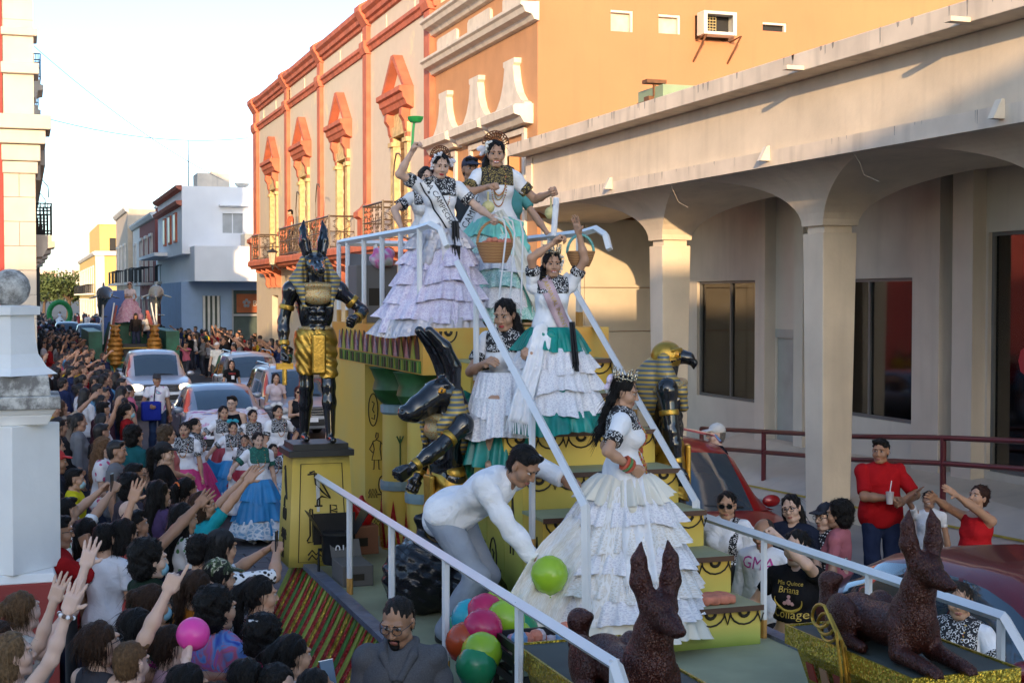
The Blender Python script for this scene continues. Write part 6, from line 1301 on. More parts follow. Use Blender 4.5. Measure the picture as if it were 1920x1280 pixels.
w = WP(o, J['WR']); t = thing('paper_roll', 'white rolled paper held up by the person in teal skirt', 'paper roll', (w.x, w.y, w.z+.05)); MB().lathe([(.022, 0), (.022, .27)], 12).lathe([(.016, .02), (.016, .275)], 12).build('roll', [m_white_c], t); t.rotation_euler = (.05, .06, 0); tag(t, 'white rolled paper held up by the person in teal skirt', 'paper roll')
w = WP(o, J['WL']); basket('small wicker basket with turquoise ribbon handle beside the raised hand', (w.x+.06, w.y+.12, w.z-.13), .105, .1, None, M('turq_ribbon', (.15, .45, .4), .5))
# seated helper beside her
p = at(945, 690, D=10.6); J0 = dict(H=1.62, fem=True, hipz=.52, lean=.12, R=(.18, .28, .78), L=(-.2, .42, .86), Lp=(-1, -.2, -.6), yaw=-.1, pitch=-.25, feet=[(.14, .36, .08), (-.1, .36, .08)], twist=-.3)
o, J = person('person with long black hair over one shoulder sitting by the stairs fastening a sash', (p[0]+.02, p[1]-.05, 2.08), pi-.35, J0, None, dict(q_, hR='relax', hL='grip', smile=False), 'm', 'shoulder', top=dict(sleeve=.6, vox=.013, loose=.02), topcol=(.8, .8, .81), topmat=m_white_c, bottom=None, shoes=None, lips=m_lip2)
huipil(o, J, m_emb, .36); ruffle(o, 'skirt', .64, .0, .18, .27, m_teal, 1.0, 1.05, (0, .08), (.05, .2), 14, .035, 3, 170, 10); ruffle(o, 'lace_overskirt', .68, .38, .22, .28, m_wlace, 1., 1.15, (0, .13), (.0, .2), 26, .02, 9); ruffle(o, 'lace_overskirt', .5, .22, .27, .30, m_wlace, 1., 1.15, (0, .18), (.0, .22), 28, .02, 10)
hang(o, 'skirt_train', [(.25, .05, .5), (.38, .1, .2), (.4, .12, -.12), (.34, .14, -.3)], .3, .26, m_teal, 7, .04, seed=7)
# white lace queen on the lower steps
p = at(1170, 1000, D=9.1); J0 = dict(H=1.46, fem=True, R=(.235, .05, 1.03), Rp=(.75, -.9, .0), L=(-.24, .08, 1.02), yaw=-.2, pitch=-.2, lean=-.03)
o, J = person('person in crown and wide white lace dress with hand on hip on the lower stairs', (p[0], p[1], TZ-7*RISE), facing(.93, -.36), J0, None, dict(q_, hR='fist', hL='fist', smile=True), 'm', 'braid', top=dict(sleeve=.7, vox=.013, loose=.022), topcol=(.8, .8, .81), topmat=m_white_c, bottom=None, shoes=None)
huipil(o, J, m_emb, .36, sleeve=.66); sh = child(o, 'shirt'); crown(o, J, 1.15, .08); necklace(o, J, sh, .42, [m_coral, m_goldb], .008, .08, 44); necklace(o, J, sh, .3, [m_coral], .007, .075); necklace(o, J, sh, .5, [m_goldb, m_coral], .008, .07, 44); flowers(o, J, [(0, -.13, .0), (.03, -.12, -.02)], .02); bow(o, J, (.03, -.12, .07), (.78, .66, .8), .05)
skirt(o, J, .83, -.16, .57, [m_satin, m_wlace, m_clace, m_wlace, m_clace, m_wlace, m_satin], under=m_clace, seed=12, sx=.95, sy=1.04, off1=(.06, -.10), amp=.03, flare=.045, n=320, nw=26)
hang(o, 'train', [(.3, -.2, .5), (.42, -.38, .28), (.5, -.5, .0), (.52, -.56, -.2)], .35, .6, m_clace, 9, .05, seed=6, fv=(1, .3, .5)); bigbow(o, (.2, .02, .64), .12, m_satin); hang(o, 'sash', [(.16, .04, .84), (.33, .06, .55), (.48, .08, .2)], .13, .22, m_white_c, fringe=.05, seed=11, fv=(1, 0, .4))
s = SD(.012, .02); s.ell(J['tp'](0, 0, .07), A(.155, .125, .04)*J['s']); sdobj('waist_sash', s.mesh(), [m_satin], o)
g = MB()
for i in range(3): w = J['WR']+(J['ER']-J['WR'])*(.1+.1*i); u = unit(J['ER']-J['WR']); a = unit(np.cross(u, A(0, 0, 1))); b = np.cross(u, a); g.tube([w+.04*(cos(t_)*a+sin(t_)*b) for t_ in np.linspace(0, 2*pi, 13)[:-1]], .012, 5, closed=True, m=i % 2)
stuff(g.build('bangles', [m_coral, M('green_bead', (.1, .25, .08), .4)], o))
# man in white bending to the balloons
J0 = dict(H=1.74, lean=1.05, hipz=.79, R=(.05, .70, .50), Rp=(.4, -.6, -.2), L=(-.42, .6, 1.0), Lp=(-.6, -.4, .3), pitch=-.6, yaw=-.1, feet=[(.12, .05, .085), (-.12, -.05, .085)], bulk=1.02)
o, J = person('person in white long-sleeved shirt bending down over the balloons on the float deck', (2.58, 8.72, DZ), facing(.66, -.75), J0, None, dict(vox=.013, hvox=.0048, hR='grip', hL='relax', palm={'R': (-.3, .6, -.6)}), 'd', 'short', top=dict(sleeve=1.96, hem=-.16, vox=.013, loose=.02, folds=.008), topmat=m_white_c, botcol=(.30, .33, .38), shoes=(.03, .03, .03))
WM = WP(o, J['WR'])
# people behind the queens
def back(label, px, py, D, H, **k):
    p = at(px, py, D=D); return person(label, (p[0], p[1], TZ), k.pop('rz', pi), dict(H=H, **k.pop('pose', {})), None, dict(vox=.016), **k)
o, J = back('person in dark cap and lettered black-edged sash behind the tall queen', 882, 600, 12.9, 1.52, skin='d', hairs='short', hat=(.03, .04, .07), top={}, topcol=(.05, .06, .07)); c = J['s']; sh = child(o, 'shirt'); S_ = [(-.13*c, 1.42*c), (.13*c, .92*c)]; strip(o, sh, 'sash_border', S_, .12, m_blacks, .012); strip(o, sh, 'sash', S_, .09, M('sash_white', (.8, .79, .78), .4), .018); cloth_text(o, sh, 'CAMPECHE', ((.13*c, .92*c), (-.13*c, 1.42*c)), .08, m_blacks, .023)
o, J = back('person in embroidered blouse resting an arm on the tower rail behind the small queen', 800, 600, 13.1, 1.45, skin='l', hairs='long', top=dict(sleeve=.6), topcol=(.8, .8, .8), pose=dict(R=(.33, .22, 1.0), Rp=(1, .2, -.1), fem=True)); huipil(o, J)
o, J = back('person leaning on the tower rail behind the mint skirt', 952, 600, 13.0, 1.45, skin='m', hairs='long', top={}, topcol=(.1, .3, .28), pose=dict(L=(-.35, .3, .95), fem=True))
# man in grey polo in front of the float
o, J = person('person in heather grey polo shirt, glasses and goatee walking in front of the float', (1.85, 7.15, 0), 2.75, dict(H=1.76, bulk=1.08, shw=.93, pitch=-.32, yaw=-.25, feet=[(.1, .2, .085), (-.1, -.12, .085)]), None, dict(vox=.012, hvox=.0042), 'd', 'crop', (.02, .016, .013), top=dict(sleeve=.75, vox=.011, loose=.024, folds=.007, hem=-.14), topmat=node_mat('heather_grey', lambda N, L, tc: mixc(N, L, tex(N, L, tc.outputs['Object'], 'Noise', 160., Detail=4.).outputs[0], (.03, .031, .036), (.13, .132, .142)), .85), botcol=(.03, .035, .05))
specs(o, J); s = SD(.006, .01); s.ell((0, .075, -.102), (.024, .02, .018)); s.cap((-.026, .086, -.058), (.026, .086, -.058), .005)
for x in (-1, 1): s.cap((x*.027, .086, -.058), (x*.024, .08, -.095), .0045)
sdobj('beard', s.mesh(), [m_hair], o, mat4=m4(J['Rh'], J['head'], J['s']), color=BLACKH); tp = J['tp']; sh = child(o, 'shirt')
s = SD(.01, .01)
for x in (-1, 1): s.path([tp(x*.02, .125, .37), tp(x*.075, .075, .475), tp(x*.07, -.04, .52), tp(0, -.075, .53)], [.022, .026, .024, .024], k=.012)
sdobj('collar', s.mesh(), [MATS['heather_grey']], o)
# ------------------------------------------------------------------ people between the float and the arcade
def stand(label, px, py, H, rz, pose=None, z=0., **k):
    p = at(px, py, Z=H+z); q = k.pop('q', {}); return person(label, (p[0], p[1], z), rz, dict(H=H, **(pose or {})), None, dict(dict(vox=.014, hvox=.0052), **q), **k)
TL = facing(-.75, -.65)     # turned towards the float and the viewpoint
o, J = stand('person with sunglasses, ruffled white blouse and brick red trousers beside the float', 1363, 918, 1.66, facing(-.7, -.7), dict(fem=True, yaw=.2, R=(.24, .1, .95)), skin='m', hairs='pony', top=dict(sleeve=.8, loose=.025, folds=.012, hem=-.03), topmat=m_white_c, botcol=(.30, .05, .04)); specs(o, J, True); shirt_extra(o, J, 'embroidered_band', m_emb, [(J['tp'](-.06, 0, 0), A(1, 0, 0)), (J['tp'](-.13, 0, 0), A(-1, 0, 0)), (J['tp'](0, 0, .15), A(0, 0, -1))], noarms=True, infl=.03)
s = SD(.014, .02); s.box((-.02, .2, .96), (.13, .035, .075), rd=.02); sdobj('shoulder_bag', s.mesh(), [m_blacks], o); hang(o, 'white_ribbon', [(.19, .1, 1.03), (.2, .13, .6), (.2, .1, .2)], .07, .1, m_white_c)
o, J = stand('person with shaved head in white printed sweatshirt next to the float rail', 1434, 968, 1.62, facing(-.85, -.5), dict(pitch=-.2, bulk=1.04), skin='d', hairs='buzz', haircol=(.05, .04, .035), top=dict(sleeve=1.95, hem=-.12, loose=.022), topmat=m_white_c, botcol=(.03, .03, .035)); cloth_text(o, child(o, 'shirt'), 'GMA', ((.12, 1.27), (-.12, 1.27)), .13, M('print_pink', (.55, .05, .3), .6), .006)
o, J = stand('person in black cropped print shirt and denim skirt shading the eyes with one hand', 1494, 990, 1.70, facing(-.8, -.6), dict(fem=True, L=(.02, .25, 1.66), Lp=(-1, .3, -.6), R=(.3, .22, 1.08), bulk=1.08), q=dict(hL='fist', hR='grip', vox=.013), skin='l', hairs='pony', top=dict(sleeve=.55, hem=.13, loose=.012), topcol=(.012, .012, .014), bottom=None); sh = child(o, 'shirt')
gp = M('gold_print', (.5, .36, .06), .5, var=.2, vs=30); cloth_text(o, sh, 'Collage', ((.11, 1.125), (-.11, 1.125)), .085, gp, .006); cloth_text(o, sh, 'Briana', ((.08, 1.29), (-.08, 1.29)), .06, gp, .006); cloth_text(o, sh, 'Mis Quince', ((.11, 1.335), (-.11, 1.335)), .04, gp, .006)
bv = bvh_of(sh); g = MB(); pts = [drape(bv, .1*cos(a), 1.22+.075*sin(a), .004) for a in np.linspace(3.0, 6.6, 16)]; g.tube([q for q in pts if q], [.002+.009*sin(pi*i/15) for i in range(len([q for q in pts if q]))], 5); stuff(g.build('print_ring', [gp], o)); g = MB(); [g.sphere(drape(bv, x_, z_, .002), r_, 5, sc=(1, .25, 1)) for x_, z_, r_ in ((0, 1.21, .022), (0, 1.245, .014), (.03, 1.2, .014), (-.03, 1.2, .014))]; stuff(g.build('print_figure', [M('print_pale', (.6, .35, .35), .6)], o))
s = SD(.015, .03); s.ell((0, 0, .88), (.165, .125, .13)); s.cap((-.08, .02, .8), (-.09, .04, .55), .12, .125); s.cap((.08, .02, .8), (.09, .04, .55), .12, .125); sdobj('denim_skirt', s.mesh(cuts=[((0, 0, .98), (0, 0, 1)), ((0, 0, .52), (0, 0, -1))], noise=fold(.006, 15)), [m_cloth], o, color=(.06, .1, .25))
PH = lambda: MB().box(-.036, .036, -.004, .004, -.075, .075)
def phone(o, J, label, nm='R', col=(.02, .02, .022), up=.05, rz=0.):
    w = WP(o, J['W'+nm]); t = tag(link('phone', PH().me([M('phone_body', (.02, .02, .023), .25), M('phone_screen', (.08, .12, .18), .1)]), None, (w.x, w.y, w.z+up), rz), label, 'phone'); return t
phone(o, J, 'black phone held low by the person in the cropped T-shirt', 'R', rz=1.)
o, J = stand('person with black glasses and long dark hair in navy top behind the sweatshirt', 1487, 924, 1.64, facing(-.8, -.6), dict(fem=True, roll=.2, yaw=.1), skin='l', hairs='long', top=dict(sleeve=.6), topcol=(.02, .025, .045)); specs(o, J)
o, J = stand('person in navy cap and white-dotted black blouse looking at the float', 1548, 942, 1.56, facing(-.95, -.25), dict(fem=True, bulk=1.12), skin='l', hairs='bob', hat=(.015, .018, .03), top=dict(sleeve=.9, loose=.02), topmat=node_mat('polka_dots', lambda N, L, tc: ramp(N, L, tex(N, L, tc.outputs['Object'], 'Voronoi', 42., Randomness=.25).outputs['Distance'], [(0, (.8, .8, .8)), (.3, (.8, .8, .8)), (.34, (.012, .012, .015)), (1, (.012, .012, .015))]), .8)); specs(o, J)
stand('person with curly black hair in faded pink top beside the navy cap', 1572, 936, 1.6, facing(-.7, .7), dict(fem=True), skin='m', hairs='curly', top={}, topcol=(.5, .16, .18))
o, J = stand('person in bright red polo shirt holding a cup with straw by the column', 1652, 820, 1.74, facing(-.3, -.95), dict(R=(.0, .3, 1.14), Rp=(1, -.2, -.6), L=(-.14, .30, 1.12), Lp=(-1, -.2, -.6), yaw=-.55, bulk=1.18), z=.14, q=dict(hR='grip', hL='grip', vox=.013), skin='d', hairs='short', top=dict(sleeve=.85, hem=-.12, loose=.024, folds=.008), topcol=(.42, .010, .014), botcol=(.02, .03, .07)); w = WP(o, J['WR']); t = thing('drink_cup', 'clear cup with white straw held by the person in red polo', 'cup', (w.x-.03, w.y-.05, w.z)); MB().lathe([(.03, -.05), (.04, .07)], 12).build('cup', [M('cup_plastic', (.55, .5, .48), .3)], t); MB().tube([(0, 0, .06), (.02, 0, .18)], .005, 5).build('straw', [m_white_c], t)
o, J = stand('person in red tank top reaching both arms up behind the red sedan', 1832, 908, 1.58, facing(-.9, -.2), dict(fem=True, R=(.1, .55, 1.62), L=(-.12, .5, 1.68), bulk=1.2, pitch=.35), z=0, q=dict(hR='open', hL='open'), skin='m', hairs='curlyshort', haircol=(.05, .02, .012), top=dict(sleeveless=True), topcol=(.5, .015, .02))
o, J = stand('child in white T-shirt looking up with one arm raised behind the red sedan', 1742, 918, 1.26, facing(-.6, -.8), dict(R=(.15, .35, 1.7), fem=True, pitch=.35), z=.14, q=dict(hR='open', smile=True), skin='d', hairs='pony', top={}, topcol=(.78, .78, .8))
o, J = stand('person with gold necklaces and embroidered white blouse standing by the red sedan', 1800, 1088, 1.56, facing(-.85, -.5), dict(fem=True, L=(-.42, .2, .95), bulk=1.12, yaw=.3), skin='m', hairs='updo', haircol=(.05, .035, .025), top=dict(sleeve=.65, loose=.02), topmat=m_white_c, q=dict(hL='fist')); huipil(o, J, m_emb, .2); sh = child(o, 'shirt'); necklace(o, J, sh, .22, [m_goldb], .007); necklace(o, J, sh, .3, [m_goldb, m_coral], .006, .07)
o, J = stand('person in white cap and dark T-shirt photographing from behind the red car', 1343, 793, 1.72, facing(-.98, .15), dict(R=(.1, .42, 1.5), L=(-.08, .42, 1.48)), z=.14, q=dict(hR='grip', hL='grip'), skin='p', hairs='crop', haircol=GREYH, hat=(.62, .62, .6), top={}, topcol=(.012, .014, .025)); specs(o, J); phone(o, J, 'black phone held up by the person in white cap', 'R', up=.06, rz=1.4)
for px, lab, hs_ in ((1640, 'person in pale blue shirt standing inside behind the bank window', 'long'), (1680, 'person in grey shirt with pale face standing inside the bank window', 'pony')):
    p = at(px, 760, X=13.3); person(lab, (13.3, p[1], .8), pi/2, dict(H=1.62, fem=True), ('in', hs_), {}, 'm', hs_, top=dict(sleeve=1.9), topcol=(.3, .38, .55) if px < 1660 else (.3, .32, .33))
# ================================================================== PROPS ON THE FLOAT
rr = random.Random(11)
def balloon(label, loc, col, r=.115):
    t = thing('balloon', label, 'balloon', loc, 0, 'balloons piled on the float deck'); m_ = M('balloon_%d_%d_%d' % tuple(int(c*99) for c in col), col, .22, var=.04)
    MB().lathe([(.004, -r*1.12), (r*.3, -r*.98), (r*.72, -r*.72), (r*.97, -r*.2), (r, .1*r), (r*.9, .5*r), (r*.62, .84*r), (r*.25, 1.02*r), (.002, 1.06*r)], 20).build('skin', [m_], t, smooth='all'); MB().lathe([(.012, -r*1.2), (.005, -r*1.1)], 8).build('knot', [m_], t)
LIM, RED_, ORA, TUR, GRN, PNK = (.30, .50, .03), (.50, .02, .10), (.42, .06, .015), (.03, .40, .48), (.02, .24, .10), (.75, .06, .35)
for px, py, D, c_, nm in ((910, 1150, 8.3, RED_, 'crimson balloon next to turquoise one in the pile'), (882, 1160, 8.35, TUR, 'turquoise balloon at the edge of the pile'), (947, 1163, 8.2, LIM, 'lime green balloon high in the pile'), (905, 1180, 8.0, RED_, 'crimson balloon in front of the pile'), (873, 1205, 8.0, ORA, 'orange red balloon low in the pile'), (903, 1225, 7.8, LIM, 'lime green balloon low at the front of the pile'), (893, 1250, 7.75, GRN, 'dark green balloon at the bottom of the pile'), (925, 1197, 8.25, TUR, 'small turquoise balloon behind the crimson one'), (965, 1200, 8.2, LIM, 'lime green balloon above the black crate'), (975, 1185, 8.5, GRN, 'dark green balloon behind the crate'), (937, 1140, 8.6, LIM, 'lime green balloon at the back of the pile'), (865, 1185, 8.5, GRN, 'dark green balloon behind the orange one')):
    balloon(nm, tuple(at(px, py, D=D)), c_, .115 if 'small' not in nm else .09)
balloon('lime green balloon held by the bending person in white', (WM.x+.06, WM.y-.1, WM.z-.08), LIM, .115)
t = thing('crate', 'black plastic crate filled with bagged sweets beside the balloons', 'crate', tuple(at(985, 1290, Z=DZ)[:2])+(DZ,)); t.location = (2.72, 7.35, DZ); m_cr = M('black_plastic', (.012, .012, .013), .45); k = MB()
for z in (0, .1, .2, .28):
    for a in (-1, 1): k.box(-.22, .22, a*.17-.01, a*.17+.01, z, z+.05); k.box(a*.22-.01, a*.22+.01, -.16, .16, z, z+.05)
for i in range(5): k.box(-.2+i*.095, -.18+i*.095, -.165, .165, 0, .012)
for sx in (-1, 1):
    for sy in (-1, 1): k.box(sx*.22-.015, sx*.22+.015, sy*.17-.015, sy*.17+.015, 0, .335)
k.build('basketwork', [m_cr], t); k = MB()
for i in range(40): k.sphere((rr.uniform(-.19, .19), rr.uniform(-.14, .14), rr.uniform(.22, .33)), rr.uniform(.03, .055), 5, m=i % 4)
stuff(k.build('sweet_bags', [M('sweet_clear', (.6, .5, .5), .25), m_sweet, M('sweet_pink', (.6, .3, .35), .3), M('sweet_blue', (.15, .3, .5), .3)], t))
def bin_bag(label, loc, s_=1., seed=0):
    r2 = np.random.default_rng(seed); ph = r2.uniform(0, 6, 6); s = SD(.016, .05); s.ell((0, 0, .24), (.26, .24, .26)); s.ell((.08, .05, .16), (.24, .2, .17)); s.cap((0, 0, .44), (.02, 0, .58), .05, .03); s.ell((.03, 0, .62), (.07, .05, .05)); nz = lambda P: .012*np.sin(P[:, 0]*34+ph[0]+3*np.sin(P[:, 2]*13+ph[1]))*np.sin(P[:, 1]*30+P[:, 2]*22+ph[2])+.007*np.sin(P[:, 2]*70+P[:, 0]*40+ph[3])
    t = tag(sdobj('bin_bag', s.mesh(cuts=[((0, 0, .0), (0, 0, -1))], noise=nz), [M('bag_plastic', (.012, .012, .014), .22, var=.3, vs=9, bump=.35, bs=16)], None, loc), label, 'bag'); t.scale = (s_,)*3
bin_bag('large black bin bag slumped on the deck by the railing', (2.62, 9.55, DZ), 1.05, 1); bin_bag('smaller black bin bag behind the bending person', (2.95, 9.35, DZ), .8, 4)
def carton(label, loc, a, b, h, col=(.3, .13, .07), rz=0):
    t = thing('cardboard_box', label, 'box', loc, rz); mt = M('carton_%d' % int(col[0]*100), col, .8, var=.1); MB().box(-a, a, -b, b, 0, h).build('carton', [mt], t, bevel=.006); MB().box(-a*.4, a*.4, -b-.003, -b-.001, h*.3, h*.6).build('print', [m_ink], t); MB().hexa([(-a, b, h), (a, b, h), (a, b+.01, h), (-a, b+.01, h), (-a, b+.1, h+.12), (a, b+.1, h+.12), (a, b+.11, h+.12), (-a, b+.11, h+.12)]).build('flap', [mt], t)
carton('brown printed carton on the deck beside the pedestal', (2.72, 12.0, DZ), .16, .14, .24); carton('reddish carton half hidden behind the bin bags', (3.05, 9.9, DZ), .14, .12, .3, (.22, .08, .05)); carton('grey open carton behind the tower rail', (3.2, 13.4, TZ), .2, .18, .55, (.16, .15, .14)); carton('squat grey block on the float edge below the spotlight', (2.4, 10.75, DZ), .12, .2, .16, (.12, .11, .1))
t = tag(sdobj('plastic_bag', SD(.016, .03).ell((0, 0, .1), (.14, .1, .12)).cap((0, 0, .18), (.03, 0, .26), .03, .015).mesh(noise=lambda P: .01*np.sin(P[:, 0]*50+P[:, 2]*40)), [M('red_bag', (.5, .01, .015), .3, bump=.4, bs=20)], None, (2.74, 12.0, DZ+.22)), 'shiny red plastic bag lying on the carton', 'bag')
t = tag(sdobj('toy_bag', SD(.018, .03).ell((0, 0, .1), (.12, .09, .1)).mesh(noise=lambda P: .014*np.sin(P[:, 0]*40+P[:, 2]*40)), [node_mat('toy_plastic', lambda N, L, tc: ramp(N, L, tex(N, L, tc.outputs['Object'], 'Noise', 6.).outputs[0], [(.35, (.6, .6, .62)), (.48, (.6, .1, .35)), (.6, (.55, .55, .6)), (.75, (.1, .4, .35))]), .3)], None, (3.25, 13.2, TZ+.52)), 'bag of pink and white toys on the grey carton', 'bag')
sp = thing('spotlight', 'black barn-door spotlight numbered 10 at the float edge', 'spotlight', (2.36, 11.12, DZ+.02), .0); 
MB().lathe([(.11, 0), (.125, .04), (.125, .22), (.14, .24), (.12, .25)], 18).build('barrel', [m_cr], sp, smooth=True); sp.children[0].location = (0, 0, .06); MB().box(-.17, .17, .1, .11, .2, .45).build('door_flap', [m_cr], sp); MB().hexa([(-.13, -.1, .3), (-.13, .1, .3), (-.13, .1, .31), (-.13, -.1, .31), (-.24, -.12, .48), (-.24, .12, .48), (-.23, .12, .48), (-.23, -.12, .48)]).build('door_flap', [m_cr], sp); MB().hexa([(.13, -.1, .3), (.13, .1, .3), (.13, .1, .31), (.13, -.1, .31), (.24, -.12, .48), (.24, .12, .48), (.23, .12, .48), (.23, -.12, .48)]).build('door_flap', [m_cr], sp)
MB().tube([(-.15, 0, 0), (-.15, 0, .18), (.15, 0, .18), (.15, 0, 0)], .012, 4).build('yoke', [m_cr], sp); text_obj('number', '10', .09, m_white_c, sp, Matrix.Translation((0, -.128, .2))@Matrix.Rotation(pi/2, 4, 'X')@Matrix.Rotation(pi, 4, 'Z'), .002)
t = tag(sdobj('sweet_bag', SD(.01, .02).box((0, 0, .03), (.1, .07, .012), rd=.015).mesh(noise=lambda P: .005*np.sin(P[:, 0]*90+P[:, 1]*80)), [m_sweet], None, (4.1, 8.2, TZ-7*RISE+.0)), 'flat bag of coral sweets lying on the lowest stair', 'bag')
t.location = (4.16, 8.1, TZ-7*RISE)
# ================================================================== CARS
def car(label, loc, rz, kind='sedan', col=(.3, .02, .02), metal=.4, group=None, lights=False, banner=False):
    """nose towards local +y"""
    t = thing({'sedan': 'sedan_car', 'suv': 'suv_car', 'pickup': 'pickup_truck'}[kind], label, 'pickup' if kind == 'pickup' else 'car', loc, rz, group)
    pm = M('carpaint_%d_%d_%d' % tuple(int(c*99) for c in col), col, .36, metal*.6, var=.04, vs=2, coat=.6); gm = M('car_glass', (.05, .075, .10), .06, .25, var=0, coat=1., spec=.9); bk = M('car_trim', (.015, .015, .016), .5); ch = M('car_chrome', (.55, .56, .58), .15, 1.)
    up = {'sedan': 0., 'suv': .14, 'pickup': .2}[kind]; Ln = {'sedan': 2.2, 'suv': 2.25, 'pickup': 2.6}[kind]; hb = {'sedan': .95, 'suv': 1.06, 'pickup': 1.14}[kind]; hr = {'sedan': 1.45, 'suv': 1.70, 'pickup': 1.80}[kind]; wd = .9 if kind != 'pickup' else .93
    st = [(Ln, .58, .62), (Ln-.06, .74, .78), (Ln-.35, .85, .88), (Ln-.9, .89, .95), (Ln-1.3, .9, 1.), (0, .92, 1.), (-Ln+1.2, .92, 1.), (-Ln+.5, .89, 1.), (-Ln+.12, .82, .98), (-Ln, .7, .84)]
    V = []; Fc = []; MI = []; n = 0
    for y, wf, bf in st:
        w = wf*wd/.9; zb = .28+up; zt = hb*bf
        sec = [(0, zb), (w*.86, zb), (w*.97, zb+.12), (w*1.0, zb+.3), (w*.985, zt-.12), (w*.93, zt-.02), (w*.8, zt+.015), (0, zt+.035)]
        V += [(x, y, z) for x, z in sec]+[(-x, y, z) for x, z in sec[-2:0:-1]]; n = len(sec)*2-2
    for i in range(len(st)-1):
        for j in range(n): Fc.append((i*n+j, i*n+(j+1) % n, (i+1)*n+(j+1) % n, (i+1)*n+j))
    Fc += [tuple(range(n)), tuple((len(st)-1)*n+j for j in range(n))]; mb = MB(); mb.add(V, Fc); b = mb.build('body', [pm], t, smooth='all'); sm = b.modifiers.new('s', 'SUBSURF'); sm.levels = 1; sm.render_levels = 2
    cs = {'sedan': [(1.05, 0), (.72, .42), (.35, .82), (.1, .97), (-.15, 1.02), (-.2, 1.02), (-.75, 1.0), (-.8, 1.0), (-1.1, .9), (-1.5, .55), (-1.95, 0)], 'suv': [(1.1, 0), (.78, .45), (.45, .86), (.25, .98), (-.1, 1.02), (-.16, 1.02), (-.95, 1.02), (-1.02, 1.02), (-1.75, .97), (-1.98, .6), (-2.14, 0)], 'pickup': [(1.2, 0), (.92, .45), (.62, .86), (.42, .98), (.1, 1.02), (.04, 1.02), (-.55, 1.02), (-.6, 1.02), (-.78, .96), (-.84, .5), (-.88, 0)]}[kind]
    V = []; Fc = []; MI = []; hh = hr-hb; wb = wd*.9; wr = wd*.66
    for y, f in cs: V += [(x, y, hb-.01+z*hh*f) for x, z in ((wb, 0), (wb-.07, .42), (wr+.06, .84), (wr-.03, .97), (wr*.5, 1.02), (0, 1.035))]+[(x, y, hb-.01+z*hh*f) for x, z in ((-wr*.5, 1.02), (-wr+.03, .97), (-wr-.06, .84), (-wb+.07, .42), (-wb, 0))]
    n = 11
    for i in range(len(cs)-1):
        for j in range(n-1):
            side = j in (0, 1, 8, 9); top = j in (3, 4, 5, 6)
            pil = i in (4, 6) or (i == 0 and j in (1, 8)); g = 0
            if side and not pil and i not in (len(cs)-2,): g = 1
            if top and i in (0, 1): g = 1
            if top and i in (8, 9): g = 1
            Fc.append((i*n+j, i*n+j+1, (i+1)*n+j+1, (i+1)*n+j)); MI.append(g)
    link('cabin', mesh('cabin', V, Fc, [pm, gm], MI, True), t)
    me = t.children[-1]; bm = bmesh.new(); bm.from_mesh(me.data); bmesh.ops.recalc_face_normals(bm, faces=bm.faces); bm.to_mesh(me.data); bm.free()
    for sy in (Ln-.85, -Ln+.85):
        for sx in (-1, 1):
            R_ = .31+up*.35; w = MB().lathe([(R_*.62, -.1), (R_*.94, -.1), (R_, -.06), (R_, .06), (R_*.94, .1), (R_*.62, .1)], 22).build('wheel', [M('tyre', (.015, .015, .015), .7)], t, smooth=True); w.location = (sx*(wd-.06), sy, R_); w.rotation_euler = (0, pi/2, 0)
            r_ = MB().lathe([(R_*.62, -.08), (R_*.6, .08), (R_*.2, .1), (.02, .1)], 12).build('rim', [ch], w); r_.scale = (1, 1, sx)
            a = MB().tube([(sx*(wd+.005), sy+(R_+.05)*cos(q), R_+(R_+.05)*sin(q)) for q in np.linspace(-.1, pi+.1, 13)], .05, 5).build('wheel_arch', [bk], t)
    hl = M('headlamp_on', (.8, .7, .5), .1); zl = .66+up*1.2
    if lights: hl.node_tree.nodes['Principled BSDF'].inputs['Emission Color'].default_value = (1, .78, .45, 1); hl.node_tree.nodes['Principled BSDF'].inputs['Emission Strength'].default_value = 1.4
    for sx in (-1, 1):
        MB().sphere((sx*.62*wd/.9, Ln-.1, zl), .16, 8, sc=(1.15, .7, .6)).build('headlight', [hl if lights else M('headlamp', (.5, .52, .55), .08, coat=1.)], t, smooth='all'); MB().sphere((sx*.68, -Ln+.06, zl+.12), .15, 8, sc=(1, .5, .7)).build('tail_light', [M('tail_lamp', (.3, .01, .01), .2)], t, smooth='all')
        MB().sphere((sx*(wd+.03), .80, hb+.04), .09, 8, sc=(1.2, .5, .75)).build('mirror', [pm], t, smooth='all')
        for y in (.0, -.85) if kind != 'pickup' else (.2, -.4): MB().box(sx*wd*1.0-.015, sx*wd*1.0+.02, y-.1, y+.1, hb-.16, hb-.13).build('door_handle', [ch if kind == 'suv' else pm], t)
        for y in (.85, -.17, -1.05) if kind != 'pickup' else (1., .05, -.75): MB().box(sx*(wd-.003)-.01, sx*(wd-.003)+.012, y-.006, y+.006, .45+up, hb-.06).build('door_seam', [bk], t)
        if kind == 'suv': MB().tube([(sx*(wr-.02), .3, hr+.0), (sx*(wr-.02), .15, hr+.06), (sx*(wr-.02), -1.5, hr+.06), (sx*(wr-.02), -1.7, hr)], .018, 6).build('roof_rail', [ch], t)
    gr = MB().box(-.46, .46, Ln-.03, Ln+.025, zl-.1, zl+.08).build('grille', [bk], t)
    for i in range(3): MB().box(-.45, .45, Ln+.025, Ln+.04, zl-.08+i*.06, zl-.055+i*.06).build('grille_bar', [ch], gr)
    MB().box(-.7, .7, Ln-.06, Ln+.03, .36+up, .5+up).build('bumper', [bk], t, bevel=.02); MB().box(-.16, .16, Ln+.03, Ln+.04, .44+up, .54+up).build('number_plate', [m_white_c], t)
